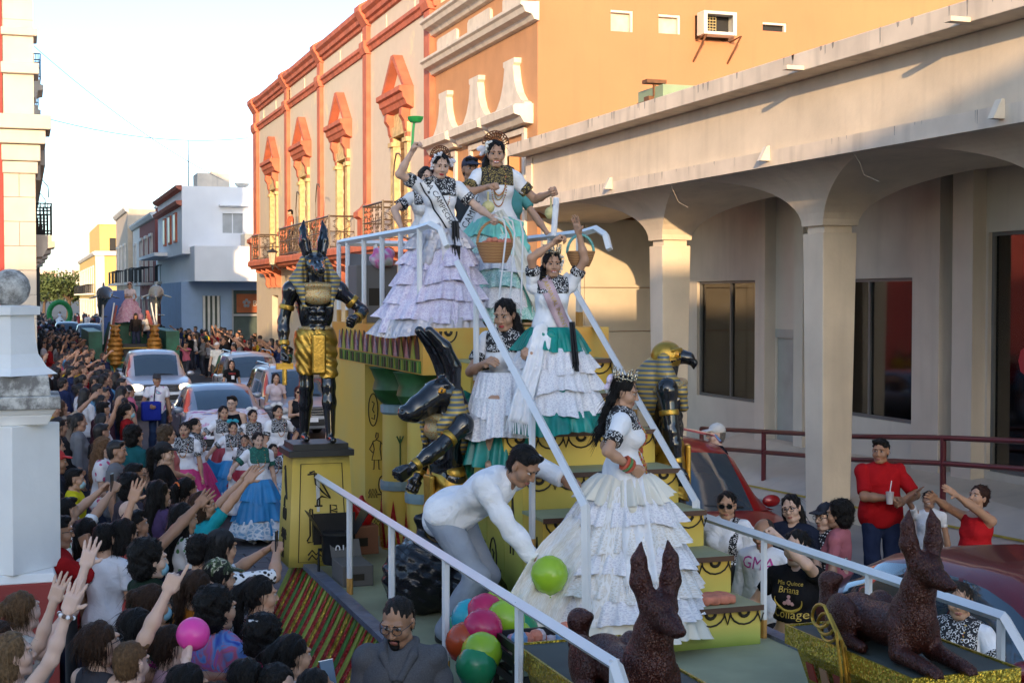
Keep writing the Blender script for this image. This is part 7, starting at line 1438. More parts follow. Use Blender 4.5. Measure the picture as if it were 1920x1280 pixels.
    MB().tube([(-.45, 1.08 if kind != 'pickup' else 1.2, hb+.035), (.1, 1.0 if kind != 'pickup' else 1.14, hb+.06)], .012, 4).build('wiper', [bk], t)
    if kind == 'pickup': MB().box(-.86, .86, -2.55, -.95, hb-.05, hb+.05).build('bed_rim', [bk], t)
    if banner:
        P = []; nx_, ny_ = 14, 12
        for j in range(ny_+1):
            for i in range(nx_+1):
                u, v = i/nx_*2-1, j/ny_; y = 1.05+v*(Ln-1.0); zt = hb*(1.-.12*v**2)+.06
                if v > .85: zt -= (v-.85)*2.4
                P.append((u*.9*(1.-.1*v*v), y, zt-.05*u*u-(.22 if abs(u) > .99 else 0)+.012*sin(i*1.7+j)))
        link('banner', mesh('banner', P, np.array([(j*(nx_+1)+i, j*(nx_+1)+i+1, (j+1)*(nx_+1)+i+1, (j+1)*(nx_+1)+i) for j in range(ny_) for i in range(nx_)]), [node_mat('printed_banner', lambda N, L, tc: mixc(N, L, ramp(N, L, tex(N, L, tc.outputs['Object'], 'Noise', 5., Detail=6.).outputs[0], [(.5, (0, 0, 0)), (.58, (1, 1, 1))]), (.75, .74, .78), ramp(N, L, tex(N, L, tc.outputs['Object'], 'Noise', 2.6).outputs[0], [(.35, (.6, .1, .3)), (.5, (.5, .3, .55)), (.6, (.65, .3, .05)), (.7, (.2, .25, .5))])), .6)], None, True), t)
    return t
car('dark red sedan parked beside the float with black side windows', (6.75, 8.0, 0), pi, 'sedan', (.13, .006, .012), .3); car('bright red SUV with silver roof rails parked behind the sunglasses wearer', (6.75, 14.4, 0), pi-.02, 'suv', (.30, .006, .008), .3)
SIL = (.34, .36, .40)
car('blue-grey sedan with a printed banner over its bonnet following the dancers', (3.95, 30.6, 0), pi, 'sedan', (.26, .30, .36), .6, banner=True); car('silver pickup with headlights on towing the sea float', (3.5, 41.5, 0), pi, 'pickup', (.42, .45, .50), .6, lights=True)
car('silver SUV parked by the colonial house, further from the dancers', (6.2, 41.2, 0), pi, 'suv', (.44, .46, .48), .5, 'silver cars parked at the kerb'); car('silver SUV with raised roof parked nearer the dancers', (5.95, 33.0, 0), pi, 'suv', SIL, .5, 'silver cars parked at the kerb')
for px, py, D, lab in ((168, 607, 82, 'dark blue windscreened van in the crowd behind the sea float'), (126, 604, 88, 'pale van half hidden in the crowd under the theatre')):
    p = at(px, py, D=D); car(lab, (p[0], p[1], 0), pi, 'pickup', (.4, .42, .44), .4)
# ================================================================== FAR FLOATS
m_sea = M('sea_green', (.015, .12, .07), .5, var=.4, vs=2); m_dol = M('dolphin_grey', (.10, .13, .17), .25, var=.2, coat=.4); m_sh = M('seahorse_gold', (.50, .24, .05), .4, .4, var=.4, vs=6, bump=.5, bs=12)
p = at(248, 640, D=56); FX, FY = p[0], p[1]
f2 = thing('sea_float', 'green sea-themed float with maroon prows, blue tower and yellow rail behind the pickup', 'float', (FX, FY, 0))
MB().box(-1.6, 1.6, -1, 6, .5, 1.0).build('deck', [m_sea], f2); MB().box(-1.7, -1.2, -1.2, 6, .2, 2.0).build('green_side', [m_sea], f2); MB().box(1.2, 1.7, -1.2, 6, .2, 2.0).build('green_side', [m_sea], f2); MB().prism([(-1.1, 1.0), (1.1, 1.0), (.7, 2.3), (-.7, 2.3)], 1, 4, 'y').build('green_mound', [m_sea], f2)
MB().box(-.9, .1, 3.4, 4.2, 1., 3.6).build('blue_tower', [M('tower_blue', (.10, .2, .5), .6)], f2)
for sx in (-1, 1): MB().hexa([(sx*.9, -.6, 1.2), (sx*1.1, -.6, 1.2), (sx*1.1, -.3, 1.2), (sx*.9, -.3, 1.2), (sx*.55, -.2, 3.0), (sx*.62, -.2, 3.0), (sx*.62, .0, 3.0), (sx*.55, .0, 3.0)] if sx < 0 else [(.9, -.6, 1.2), (1.1, -.6, 1.2), (1.1, -.3, 1.2), (.9, -.3, 1.2), (.5, -.2, 2.8), (.62, -.2, 2.8), (.62, .0, 2.8), (.5, .0, 2.8)]).build('maroon_prow', [M('prow_maroon', (.25, .035, .02), .5)], f2); MB().tube([(sx*1.05, -.7, .9), (sx*.7, -.4, 3.1)], .03, 6).build('white_pole', [m_rw], f2)
for z in (.8, 1.35): MB().tube([(-.75, -1.1, z), (.75, -1.1, z)], .03, 6).build('yellow_rail', [M('rail_yellow', (.6, .35, .03), .5)], f2)
for x in (-.75, .75): MB().tube([(x, -1.1, .3), (x, -1.1, 1.35)], .03, 6).build('yellow_post', [M('rail_yellow', (.6, .35, .03), .5)], f2)
MB().box(-.55, .55, -.9, -.2, 1.0, 1.5).build('black_chest', [m_fblack], f2)
def seahorse(label, loc, rz=0):
    s = SD(.03, .06); s.path([A(0, 0, 0), A(0, .1, .35), A(0, .05, .75), A(0, -.05, 1.1)], [.2, .3, .26, .16]); s.ell((0, -.08, 1.25), (.17, .2, .17)); s.cap((0, -.2, 1.2), (0, -.45, 1.1), .09, .06)
    for i in range(5): s.ell((0, .16-.04*i, 1.0+i*.1), (.03, .1, .07))
    for x in (-1, 1): s.path([A(x*.1, 0, 1.35), A(x*.2, .02, 1.5)], [.05, .02]); s.ell((x*.12, -.15, 1.3), (.05, .05, .05), t=1, k=.01)
    t = tag(sdobj('seahorse_figure', s.mesh(noise=lambda P: .025*np.sin(P[:, 2]*34)), [m_sh, m_fred], None, loc, rz), label, 'statue')
seahorse('golden seahorse figurehead beside the maroon prow on the plaza side', (FX-.72, FY-1.15, .8)); seahorse('golden seahorse figurehead on the colonial house side of the sea float', (FX+.75, FY-1.15, .8))
def dolphin(label, loc, rz, m=1.):
    s = SD(.03, .05); s.path([A(0, -.75, 0), A(0, -.35, .12), A(0, 0, .1), A(0, .5, -.35), A(0, .75, -.75)], [.13, .27, .28, .15, .06]); s.cap((0, -.85, -.02), (0, -1.05, -.06), .09, .05); s.ell((0, .1, .42), (.03, .14, .14), rx(.5))
    for x in (-1, 1): s.ell((x*.38, -.15, -.02), (.25, .1, .03), ry(x*.3)); s.ell((x*.16, .86, -.8), (.18, .09, .03), rz_(-x*.4))
    t = tag(sdobj('dolphin_figure', s.mesh(), [m_dol], None, loc, rz), label, 'statue')
    MB().tube([(0, .2, -.2), (0, .3, -1.9)], .04, 6).build('support', [m_rw], t)
dolphin('grey dolphin figure leaping beside the blue tower of the sea float', (FX-1.05, FY+.2, 3.35), .15); dolphin('grey dolphin figure leaping beside the pink lady of the sea float', (FX+.95, FY+.2, 3.4), -.1)
o, J = person('person in pink tiered skirt and white sash standing on the sea float', (FX-.02, FY+.9, 2.3), pi, dict(H=1.6, fem=True, R=(.05, .25, 1.1), L=(-.2, .25, 1.0)), None, dict(vox=.02, hvox=.008), 'm', 'updo', top={}, topcol=(.7, .6, .6), bottom=None, shoes=None); m_pk = lace('pink_lace', (.75, .5, .55), (.6, .18, .3), 40, 6); skirt(o, J, .95, .03, .55, [m_pk]*4, under=m_pk, n=80); flowers(o, J, [(0, .05, .12), (.05, 0, .11), (-.05, 0, .11)], .03, (.7, .4, .35))
person('person in black pirate hat and coat at the front of the sea float', (FX+.12, FY-.3, 1.2), pi, dict(H=1.5), None, dict(vox=.02, hvox=.008), 'd', 'long', hat=(.015, .013, .012), top=dict(sleeve=1.9), topcol=(.03, .025, .025))
person('person in white blouse and jeans seated on the sea float', (FX+.62, FY+.3, 1.5), pi+.3, dict(H=1.6, fem=True, hipz=.5, feet=[(.14, .4, .1), (-.1, .4, .1)]), None, dict(vox=.02, hvox=.008), 'm', 'bun', top={}, topcol=(.7, .68, .66))
p = at(112, 585, D=112); f3 = thing('arch_float', 'distant float with a green garland arch around a seated white figure', 'float', (p[0], p[1], 0)); MB().tube([(.8*cos(a), 0, 2.0+.95*sin(a)) for a in np.linspace(0, 2*pi, 25)[:-1]], .2, 8, closed=True).build('garland_arch', [M('garland_green', (.02, .25, .06), .6, var=.4, vs=3)], f3); MB().box(-1.6, 1.6, -1, 4, .3, 1.0).build('deck', [m_sea], f3)
o, J = person('person in white gown seated inside the green garland arch', (p[0], p[1]-.3, 1.1), pi, dict(H=1.6, fem=True), None, dict(vox=.03, hvox=.012), 'm', 'long', top={}, topcol=(.75, .72, .78), bottom=None, shoes=None); ruffle(o, 'gown', .95, .0, .15, .8, m_white_c, n=60, m=4); o.scale = (.7, .7, .7)
# ================================================================== DANCERS AND ESCORTS IN THE STREET
def clothspread(o, J, pts, mat, name='held_skirt'):
    V = np.array(pts); n = int(math.sqrt(len(pts)))
    return link(name, mesh(name, V, np.array([(j*n+i, j*n+i+1, (j+1)*n+i+1, (j+1)*n+i) for j in range(n-1) for i in range(n-1)]), [mat], None, True), o)
def fan(o, J, side, mat, w=.75, zlo=.25, seed=0):
    """skirt cloth pulled out sideways by a hand, from the waist"""
    s_ = J['s']; n = 14; pts = []; W_ = J['W'+('R' if side > 0 else 'L')]/s_; ph = seed
    for j in range(n):
        v = j/(n-1); a = A(side*.15, .06, 1.0-.55*v); b = A(W_[0]+side*.03*v, W_[1]-.02-.1*v, W_[2]-.62*v)
        for i in range(n): u = i/(n-1); q = a+(b-a)*u; q = q+A(0, .035*sin(u*11+ph+v*2)*v, -.10*sin(pi*u)*(1-v)); pts.append(q*s_)
    ob = clothspread(o, J, pts, mat); md = ob.modifiers.new('s', 'SOLIDIFY'); md.thickness = .006
GD = 'dancers in embroidered blouses'
def dancer(label, px, py, H, rz, sk, hairs='updo', pose=None, skin='m', yoke=None, fans=(), bows=None, tiers=None, smile=True):
    pose = dict(dict(fem=True), **(pose or {}))
    for s_, m_ in fans: pose['R' if s_ > 0 else 'L'] = (s_*.5, .18, 1.02+.06*s_); 
    p = at(px, py, Z=H+.02); o, J = person(label, (p[0], p[1], 0), rz, dict(H=H, **pose), None, dict(vox=.018, hvox=.007, hR='fist', hL='fist', smile=smile), skin, hairs, top=dict(sleeve=.66, vox=.018, loose=.022), topmat=m_white_c, bottom=None, shoes=(.7, .7, .7), lips=m_lip2)
    huipil(o, J, yoke, .3, sleeve=.62); sh = child(o, 'shirt'); necklace(o, J, sh, .26, [m_goldb, m_coral], .008, .07, 22); c = J['s']
    ms = tiers or [sk]*3; skirt(o, J, .98*c, .10, .40*c, ms, under=sk, n=90, nw=18, seed=int(px))
    for s_, m_ in fans: fan(o, J, s_, m_, seed=px*.1)
    if bows is not None: bow(o, J, (0, -.05, .12), bows, .06)
    return o, J
cm = lambda nm, c_: M(nm, c_, .5, var=.2, vs=5)
mg, bl, wt, li, rdk = cm('magenta_cloth', (.55, .03, .16)), cm('azure_cloth', (.02, .22, .50)), cm('plain_white', (.74, .73, .76)), cm('lilac_cloth', (.38, .24, .55)), cm('crimson_cloth', (.30, .015, .03)); plk = lace('pale_pink_lace', (.75, .65, .7), (.55, .25, .38), 30, 5); bll = lace('pale_blue_lace', (.7, .75, .8), (.1, .3, .5), 30, 5)
FC = pi+.1
dancer('dancer in white blouse and magenta skirt with pink lace hem looking down', 346, 787, 1.56, FC-.4, mg, tiers=[mg, plk, plk], smile=False); dancer('dancer in white blouse with black ponytail turned away beside the magenta skirt', 366, 780, 1.55, FC+.9, mg, 'pony', smile=False)
dancer('dancer holding out a wide white skirt with crimson waistband', 419, 757, 1.58, FC, wt, fans=[(1, wt), (-1, wt)], tiers=[rdk, wt, wt], smile=False); dancer('young dancer holding out an azure blue skirt, blue flower in hair', 437, 787, 1.40, FC-.1, bl, fans=[(1, bl)], bows=(.05, .35, .45), tiers=[bl, bl, bll])
dancer('small dancer with bowed head between the azure and white skirts', 459, 811, 1.25, FC-.5, rdk, smile=False); dancer('dancer with large white hair bow beside the person in black tank top', 474, 764, 1.50, FC, rdk, bows=(.8, .79, .8), smile=False)
dancer('smiling dancer with green yoke, azure skirt and white shawl held out', 484, 806, 1.50, FC+.05, bl, yoke=m_embt, fans=[(1, wt)], tiers=[bl, bl, bll], skin='l'); dancer('little dancer with white bow beside the lilac skirt', 512, 828, 1.28, FC, bl, bows=(.8, .79, .8), tiers=[bll, bll, bl])
dancer('dancer with crimson waistband and hand on hip, white bow on the head', 521, 756, 1.58, FC+.1, rdk, bows=(.8, .79, .8), pose=dict(L=(-.22, .05, 1.0), Lp=(-1, -.5, 0), bulk=1.1), smile=False); dancer('young dancer spreading a lilac skirt by the pedestal', 541, 823, 1.30, FC+.1, li, fans=[(1, li)], tiers=[li, li, plk])
dancer('dancer with white bow half hidden beside the black statue', 634, 748, 1.55, FC+.2, rdk, bows=(.8, .79, .8), smile=False)
def street(label, px, py, H, rz, pose=None, **k):
    p = at(px, py, Z=H+.02); q = k.pop('q', {}); return person(label, (p[0], p[1], 0), rz, dict(H=H, **(pose or {})), None, dict(dict(vox=.02, hvox=.0075), **q), **k)
o, J = street('person in black tank top and glasses walking among the dancers', 435, 738, 1.72, FC-.5, skin='l', hairs='short', top=dict(sleeveless=True), topcol=(.015, .015, .018)); specs(o, J)
street('person in embroidered pale T-shirt and jeans beside the silver SUV', 517, 697, 1.62, FC, dict(fem=True), skin='m', hairs='long', top={}, topcol=(.6, .5, .52), botcol=(.03, .05, .11)); o, J = street('person in black tank top and sunglasses looking at a phone by the statue', 561, 720, 1.64, FC-.2, dict(fem=True, R=(.06, .3, 1.15), L=(-.06, .3, 1.15)), skin='m', hairs='bob', haircol=(.09, .015, .012), top=dict(sleeveless=True), topcol=(.015, .015, .018), q=dict(hR='grip')); specs(o, J, True)
o, J = street('person in black T-shirt with name badge between the parked silver SUVs', 434, 673, 1.62, FC, dict(fem=True), skin='m', hairs='long', top={}, topcol=(.012, .012, .014), botcol=(.012, .012, .014)); cloth_text(o, child(o, 'shirt'), 'EVENT', ((.1, 1.25), (-.1, 1.25)), .07, M('print_red', (.5, .03, .03), .6), .008); MB().box(-.04, .04, .15, .155, 1.1, 1.2).build('badge', [m_white_c], o)
o, J = street('person in dark cap and colour-splashed white shirt carrying a blue bag by the sedan', 294, 698, 1.72, FC, dict(R=(.2, .22, 1.05)), skin='d', hairs='crop', hat=(.03, .03, .035), top={}, topmat=node_mat('splash_print', lambda N, L, tc: ramp(N, L, tex(N, L, tc.outputs['Object'], 'Noise', 7., Detail=2.).outputs[0], [(.0, (.75, .74, .78)), (.56, (.75, .74, .78)), (.6, (.6, .1, .35)), (.66, (.1, .45, .5)), (.74, (.75, .74, .78))]), .8), botcol=(.03, .05, .11)); s = SD(.02, .03); s.box((.16, .2, .95), (.17, .05, .17), rd=.03); sdobj('shoulder_bag', s.mesh(), [m_cloth], o, color=(.02, .035, .3)); MB().tube([(.1, .17, 1.1), (.05, .1, 1.45), (-.1, -.1, 1.4)], .012, 5).build('bag_strap', [m_blacks], o)
o, J = street('person in white cap and shirt with backpack beside the pickup', 407, 640, 1.74, FC-.6, skin='l', hairs='crop', hat=(.7, .68, .66), top={}, topcol=(.7, .68, .64), botcol=(.1, .08, .06))
p = at(545, 413, X=CX-.45); person('person in orange shirt leaning on the long iron balcony', (p[0], p[1], 4.88), pi/2, dict(H=1.7, pitch=-.2), None, dict(vox=.03, hvox=.01), 'm', 'short', top={}, topcol=(.5, .12, .06))
# ================================================================== THE CROWD
POSE = {'stand': dict(), 'calm': dict(R=(.06, .22, 1.02), L=(-.06, .24, 1.0)), 'chin': dict(R=(.03, .20, 1.44), Rp=(.6, .2, -1), L=(-.05, .2, 1.1)), 'reach': dict(R=(.22, .5, 1.78), pitch=.25), 'reachL': dict(L=(-.2, .5, 1.8), pitch=.2), 'wave': dict(R=(.3, .2, 1.82), Rp=(.8, .2, -1), pitch=.2), 'waveL': dict(L=(-.28, .12, 2.05), pitch=.2),
        'both': dict(R=(.2, .42, 1.9), L=(-.2, .46, 1.85), pitch=.2), 'phone': dict(R=(.08, .40, 1.50), L=(-.08, .40, 1.48)), 'phonehi': dict(R=(.1, .45, 1.78), L=(-.06, .45, 1.76), pitch=.15), 'point': dict(R=(.3, .3, 2.0), pitch=.15), 'forward': dict(R=(.05, .62, 1.25), pitch=0)}
HND = {'reach': dict(hR='open'), 'reachL': dict(hL='open'), 'wave': dict(hR='open'), 'waveL': dict(hL='open'), 'both': dict(hR='open', hL='open'), 'phone': dict(hR='grip', hL='grip'), 'phonehi': dict(hR='grip', hL='grip'), 'point': dict(hR='point'), 'chin': dict(hR='fist')}
def crowd(label, px, py, pose='stand', dx=.9, dy=.35, H=1.64, skin='m', hairs='short', haircol=BLACKH, col=(.5, .5, .5), mat=None, sl=.55, fem=False, less=False, hat=None, z=.13, yaw=0., bot=(.03, .04, .07), bulk=1., fine=False):
    p = at(px, py, Z=H+z+.02); v = .014 if fine else .018; d = dict(POSE[pose]); d['yaw'] = yaw
    key = (pose, fem, round(H, 2), yaw, v, bulk); top = dict(sleeveless=True) if less else dict(sleeve=sl)
    top['vox'] = v
    return person(label, (p[0], p[1], z), facing(dx, dy), dict(H=H, fem=fem, bulk=bulk, **d), key, dict(dict(vox=v, hvox=.0055 if fine else .0075), **HND.get(pose, {})), skin, hairs, haircol, top, col, mat, 'trousers', bot, hat=hat)
nm_ = node_mat; OB = lambda tc: tc.outputs['Object']
m_tie = nm_('tie_dye', lambda N, L, tc: ramp(N, L, tex(N, L, OB(tc), 'Noise', 5., Detail=3., Distortion=2.).outputs[0], [(.3, (.03, .06, .35)), (.45, (.12, .25, .55)), (.52, (.5, .12, .2)), (.6, (.35, .1, .4)), (.7, (.1, .3, .5))]), .85); m_leafp = nm_('leaf_print', lambda N, L, tc: ramp(N, L, tex(N, L, OB(tc), 'Voronoi', 16.).outputs['Distance'], [(0, (.06, .2, .06)), (.26, (.08, .25, .08)), (.31, (.75, .75, .74)), (1, (.75, .75, .74))]), .85)
m_flor = nm_('pink_floral', lambda N, L, tc: ramp(N, L, tex(N, L, OB(tc), 'Voronoi', 13.).outputs['Distance'], [(0, (.6, .05, .18)), (.3, (.55, .1, .2)), (.36, (.74, .72, .72)), (1, (.74, .72, .72))]), .85); m_camo = nm_('camouflage', lambda N, L, tc: ramp(N, L, tex(N, L, OB(tc), 'Noise', 22., Detail=2.).outputs[0], [(.0, (.02, .03, .015)), (.45, (.07, .1, .04)), (.52, (.4, .38, .28)), (.6, (.05, .05, .04))], 'CONSTANT'), .85)
m_ging = nm_('red_gingham', lambda N, L, tc: mixc(N, L, tex(N, L, OB(tc), 'Checker', 60.).outputs[1], (.7, .68, .66), (.45, .03, .04)), .85); m_spot = nm_('cow_spots', lambda N, L, tc: ramp(N, L, tex(N, L, OB(tc), 'Voronoi', 26.).outputs['Distance'], [(0, (.015, .015, .015)), (.36, (.015, .015, .015)), (.4, (.75, .75, .75)), (1, (.75, .75, .75))]), .85)
bareM = None
o, J = crowd('person in red polo and glasses with hand at the chin behind the gate pier', 108, 957, 'chin', .95, .2, 1.66, 'd', col=(.33, .012, .014), sl=.8, bulk=1.1, fine=True); specs(o, J)
crowd('bare-shouldered person with long black hair raising an open hand', 167, 962, 'wave', .9, .4, 1.6, 'm', 'long', col=(.45, .28, .2), fem=True, less=True, fine=True)
crowd('person with short black hair in plain white T-shirt seen from behind', 197, 972, 'stand', .6, .8, 1.6, 'm', 'short', col=(.68, .68, .72), fine=True); crowd('person in coral red T-shirt with thick black hair seen from behind', 233, 964, 'stand', .75, .65, 1.62, 'm', 'bob', col=(.52, .10, .09), fine=True)
o, J = crowd('person in dark green T-shirt, curly black hair and light blue face mask', 281, 1003, 'stand', .9, .25, 1.68, 'l', 'curly', col=(.015, .03, .018), bulk=1.15, fine=True); mask(o, J, (.30, .55, .65))
o, J = crowd('person in dark green jersey with white shoulder stripes, glasses and mask', 285, 1084, 'stand', .95, .2, 1.58, 'm', 'bun', BROWNH, (.012, .05, .032), fem=True, fine=True); mask(o, J, (.30, .55, .65)); specs(o, J); tp = J['tp']
for k_ in range(3): strip(o, child(o, 'shirt'), 'stripe', [(-.09-.02*k_, 1.33), (-.15-.02*k_, 1.27)], .009, m_white_c, .004, 4)
o, J = crowd('person with glasses pointing one finger high, bare shoulders', 190, 1150, 'point', .8, .5, 1.6, 'l', 'updo', BROWNH, (.05, .05, .06), fem=True, less=True, fine=True); specs(o, J)
crowd('child with light brown hair seen from behind near the pink ball', 245, 1190, 'stand', .7, .7, 1.52, 'p', 'short', LBROWN, (.3, .25, .28), fine=True); crowd('person in magenta top stretching one arm forward', 258, 1130, 'forward', .95, .1, 1.58, 'd', 'bob', col=(.5, .015, .2), fem=True, less=True, fine=True)
crowd('person in tie-dye T-shirt with big curly black hair', 408, 1090, 'stand', .85, .45, 1.62, 'm', 'curly', col=(.3, .2, .4), mat=m_tie, bulk=1.1, fine=True); crowd('person in red gingham top with sleek black bun', 487, 1068, 'stand', .95, .15, 1.6, 'm', 'pony', col=(.5, .1, .1), mat=m_ging, fem=True, fine=True)
o, J = crowd('person in hot pink T-shirt with curly hair and a white hair clip', 497, 1142, 'stand', .7, .7, 1.55, 'm', 'curly', col=(.68, .015, .2), fem=True, bulk=1.1, fine=True); on_head(o, J, 'hair_clip', MB().box(-.03, .03, -.12, -.1, .1, .12), [m_white_c]); crowd('person with dark bobbed hair at the float side near the phone', 463, 1222, 'stand', .8, .5, 1.5, 'm', 'bob', col=(.02, .02, .03), fine=True)
o, J = crowd('person with curly hair and glasses looking up beside a phone', 522, 1236, 'phone', .6, -.75, 1.48, 'l', 'curlyshort', col=(.1, .1, .12), fine=True); specs(o, J)
o, J = crowd('person in camouflage cap near the black-capped photographer', 410, 1040, 'stand', .9, .3, 1.58, 'm', 'bob', col=(.4, .4, .42), hat=(.1, .12, .08), fine=True); setmats(child(o, 'cap'), [m_camo, m_camo]); crowd('person in orange top with brown hair bun', 370, 1058, 'stand', .9, .4, 1.56, 'm', 'pony', BROWNH, (.42, .14, .015), fem=True, fine=True)
crowd('person with round black curls in front of the leaf print shirt', 377, 995, 'stand', .8, .5, 1.6, 'm', 'curlyshort', col=(.04, .03, .05), fine=True); o, J = crowd('person in black cap and cow-spotted top taking a photo', 415, 985, 'phone', .85, .4, 1.64, 'm', 'bob', col=(.5, .5, .5), mat=m_spot, hat=(.012, .012, .014), fine=True, sl=1.); phone(o, J, 'black phone held up by the black-capped photographer', 'R', up=.07, rz=1.2)
crowd('person in green leaf print shirt with long black hair', 343, 935, 'stand', .9, .3, 1.66, 'm', 'long', mat=m_leafp, fem=True, fine=True, sl=.9); crowd('person in turquoise blouse with brown hair raising both arms to the float', 383, 914, 'both', .95, .05, 1.62, 'm', 'bob', BROWNH, (.015, .30, .34), fem=True, fine=True, sl=.8)
o, J = crowd('person in dark maroon basketball jersey number 5 with arms reaching out', 255, 948, 'reach', .85, .45, 1.64, 'd', 'short', col=(.05, .012, .016), less=True, fine=True); o2 = text_obj('number', '5', .24, m_white_c, o, Matrix.Translation((0, -.165, 1.2))@Matrix.Rotation(pi/2, 4, 'X'), .004)
o, J = crowd('fair person with hair in a bun and raised open hand beside the gate pier', 45, 1095, 'wave', .8, .6, 1.58, 'p', 'bun', LBROWN, (.5, .48, .45), fem=True, less=True, fine=True); o, J = crowd('fair-haired person with sunglasses on the head and beaded bracelet, hand raised', 28, 1172, 'wave', .95, .2, 1.56, 'p', 'bob', (.26, .16, .08), (.6, .58, .56), fem=True, less=True, fine=True)
g = MB(); w = J['WR']; u = unit(J['WR']-J['ER']); a = unit(np.cross(u, A(1, 0, 0))); b = np.cross(u, a)
for i in range(12): g.sphere(w+.036*(cos(i*.52)*a+sin(i*.52)*b)-u*.01, .011, 5, m=i % 2)
stuff(g.build('bracelet', [M('bead_brown', (.15, .08, .05), .4), m_white_c], o))
crowd('dark-haired person at the foot of the gate pier with wrist raised', 4, 1152, 'wave', .9, .3, 1.5, 'l', 'bob', BROWNH, (.3, .3, .32), fem=True, fine=True)
o, J = crowd('person with black ponytail and orange hair tie below the dancers', 350, 888, 'stand', .8, .55, 1.58, 'm', 'pony', col=(.03, .03, .05), fem=True); MB().tube([(.025*cos(a), -.125+.012*sin(a), .05+.025*sin(a)) for a in np.linspace(0, 6.28, 10)], .009, 5)
on_head(o, J, 'hair_tie', MB().tube([(.034*cos(a), -.13, .052+.034*sin(a)) for a in np.linspace(0, 6.0, 10)], .01, 5), [M('tie_orange', (.6, .12, .01), .5)])
crowd('person with long black hair in purple top behind the reaching arms', 297, 893, 'stand', .85, .5, 1.64, 'm', 'long', col=(.08, .05, .12), fem=True); crowd('person with bushy black bob in dark top in the packed crowd', 247, 882, 'stand', .8, .5, 1.62, 'm', 'curly', col=(.05, .04, .05), fem=True); crowd('bald person in checked shirt in the packed crowd', 242, 930, 'stand', .8, .6, 1.55, 'l', None, col=(.2, .16, .18))
o, J = crowd('child in yellow T-shirt and face mask in the plaza crowd', 140, 872, 'stand', .9, -.1, 1.5, 'm', 'short', col=(.62, .55, .02)); mask(o, J, (.4, .6, .66)); crowd('person with shoulder-length black hair in white printed top by the pier', 103, 912, 'stand', .85, .4, 1.56, 'm', 'long', mat=m_leafp, fem=True)
o, J = crowd('person in red and white cap and dark shirt beside the gate pier', 105, 838, 'stand', .95, .1, 1.66, 'd', 'crop', hat=(.5, .03, .03), col=(.02, .025, .04)); o, J = crowd('person holding a phone up high in white patterned sleeve', 128, 925, 'phonehi', .85, .5, 1.55, 'm', 'short', mat=m_leafp, sl=.8); phone(o, J, 'dark phone lifted above the crowd by the patterned sleeve', 'R', up=.07, rz=1.2)
o, J = crowd('person with long light brown hair, pink floral blouse and blue handbag', 194, 813, 'calm', .9, -.2, 1.66, 'l', 'long', (.22, .12, .06), mat=m_flor, fem=True, bulk=1.12); s = SD(.02, .03); s.box((.1, .28, .95), (.2, .06, .15), rd=.03); sdobj('handbag', s.mesh(), [m_cloth], o, color=(.02, .07, .2))
crowd('person in dark teal shirt with bushy hair', 252, 793, 'stand', .8, .5, 1.68, 'm', 'curly', col=(.012, .09, .10)); crowd('person in black cap and T-shirt with tattooed arm', 307, 824, 'calm', .95, -.2, 1.66, 'l', 'pony', col=(.012, .012, .014), hat=(.012, .012, .014), fem=True); crowd('person with grey-brown curls in salmon pink vest', 314, 793, 'calm', .95, .1, 1.6, 'm', 'curly', (.12, .08, .05), (.55, .17, .16), fem=True, less=True, bulk=1.15)
o, J = crowd('person with short hair and glasses below the teal shirt', 252, 862, 'stand', .95, .0, 1.6, 'd', 'short', col=(.05, .05, .06)); specs(o, J); o, J = crowd('person in red and black top with blue face mask', 239, 752, 'stand', .95, -.2, 1.62, 'm', 'pony', col=(.3, .012, .014), fem=True); mask(o, J, (.3, .55, .6)); crowd('person in dark maroon coat with grey hood', 193, 749, 'stand', .85, .5, 1.66, 'm', 'short', col=(.04, .015, .025), sl=1.9, bulk=1.15)
crowd('person in white and blue cap near the person with the blue bag', 231, 723, 'stand', .6, .8, 1.62, 'm', 'crop', hat=(.7, .7, .72), col=(.02, .02, .03)); crowd('person in white shirt with face turned, beside the further pier', 66, 652, 'stand', .5, -.85, 1.66, 'm', 'short', col=(.6, .58, .62))
crowd('person in white blouse with a long ponytail pressed against the float side', 548, 1176, 'calm', .9, .3, 1.52, 'm', 'pony', col=(.68, .66, .66), fem=True, fine=True); crowd('person in turquoise T-shirt with cropped hair pressed against the float side', 590, 1238, 'stand', .8, .5, 1.5, 'd', 'crop', col=(.05, .35, .38), fine=True); crowd('person in pale pink top with a bun beside the child', 320, 1160, 'stand', .95, .2, 1.52, 'l', 'bun', BROWNH, (.6, .35, .38), fem=True, fine=True); crowd('person in sand-coloured shirt and black bob in front of the tie-dye shirt', 352, 1232, 'stand', .9, .3, 1.5, 'm', 'bob', col=(.5, .4, .28), fem=True, fine=True)
# the pink ball and the hand that holds it
o, J = crowd('person hidden by the crowd holding up a pink ball', 402, 1268, 'reachL', .2, .95, 1.42, 'p', 'short', BROWNH, (.3, .3, .34), fem=True, fine=True); p = at(362, 1188, D=6.9)
t = thing('ball', 'bright pink plastic ball held up above the crowd', 'ball', tuple(p)); MB().sphere((0, 0, 0), .082, 14).build('skin', [M('pink_plastic', (.75, .06, .34), .3, var=.03)], t, smooth='all'); MB().lathe([(.008, .081), (.003, .0835)], 8).build('valve', [M('pink_plastic', (.75, .06, .34), .3)], t)
t = tag(link('phone', PH().me([M('phone_screen', (.08, .12, .18), .1)]), None, tuple(at(616, 1268, D=6.6)), .4), 'white-rimmed phone filming at the float side', 'phone'); t.rotation_euler = (-.3, 0, .4); MB().box(-.039, .039, -.003, .003, -.079, -.075).box(-.039, .039, -.003, .003, .075, .079).build('rim', [m_white_c], t)
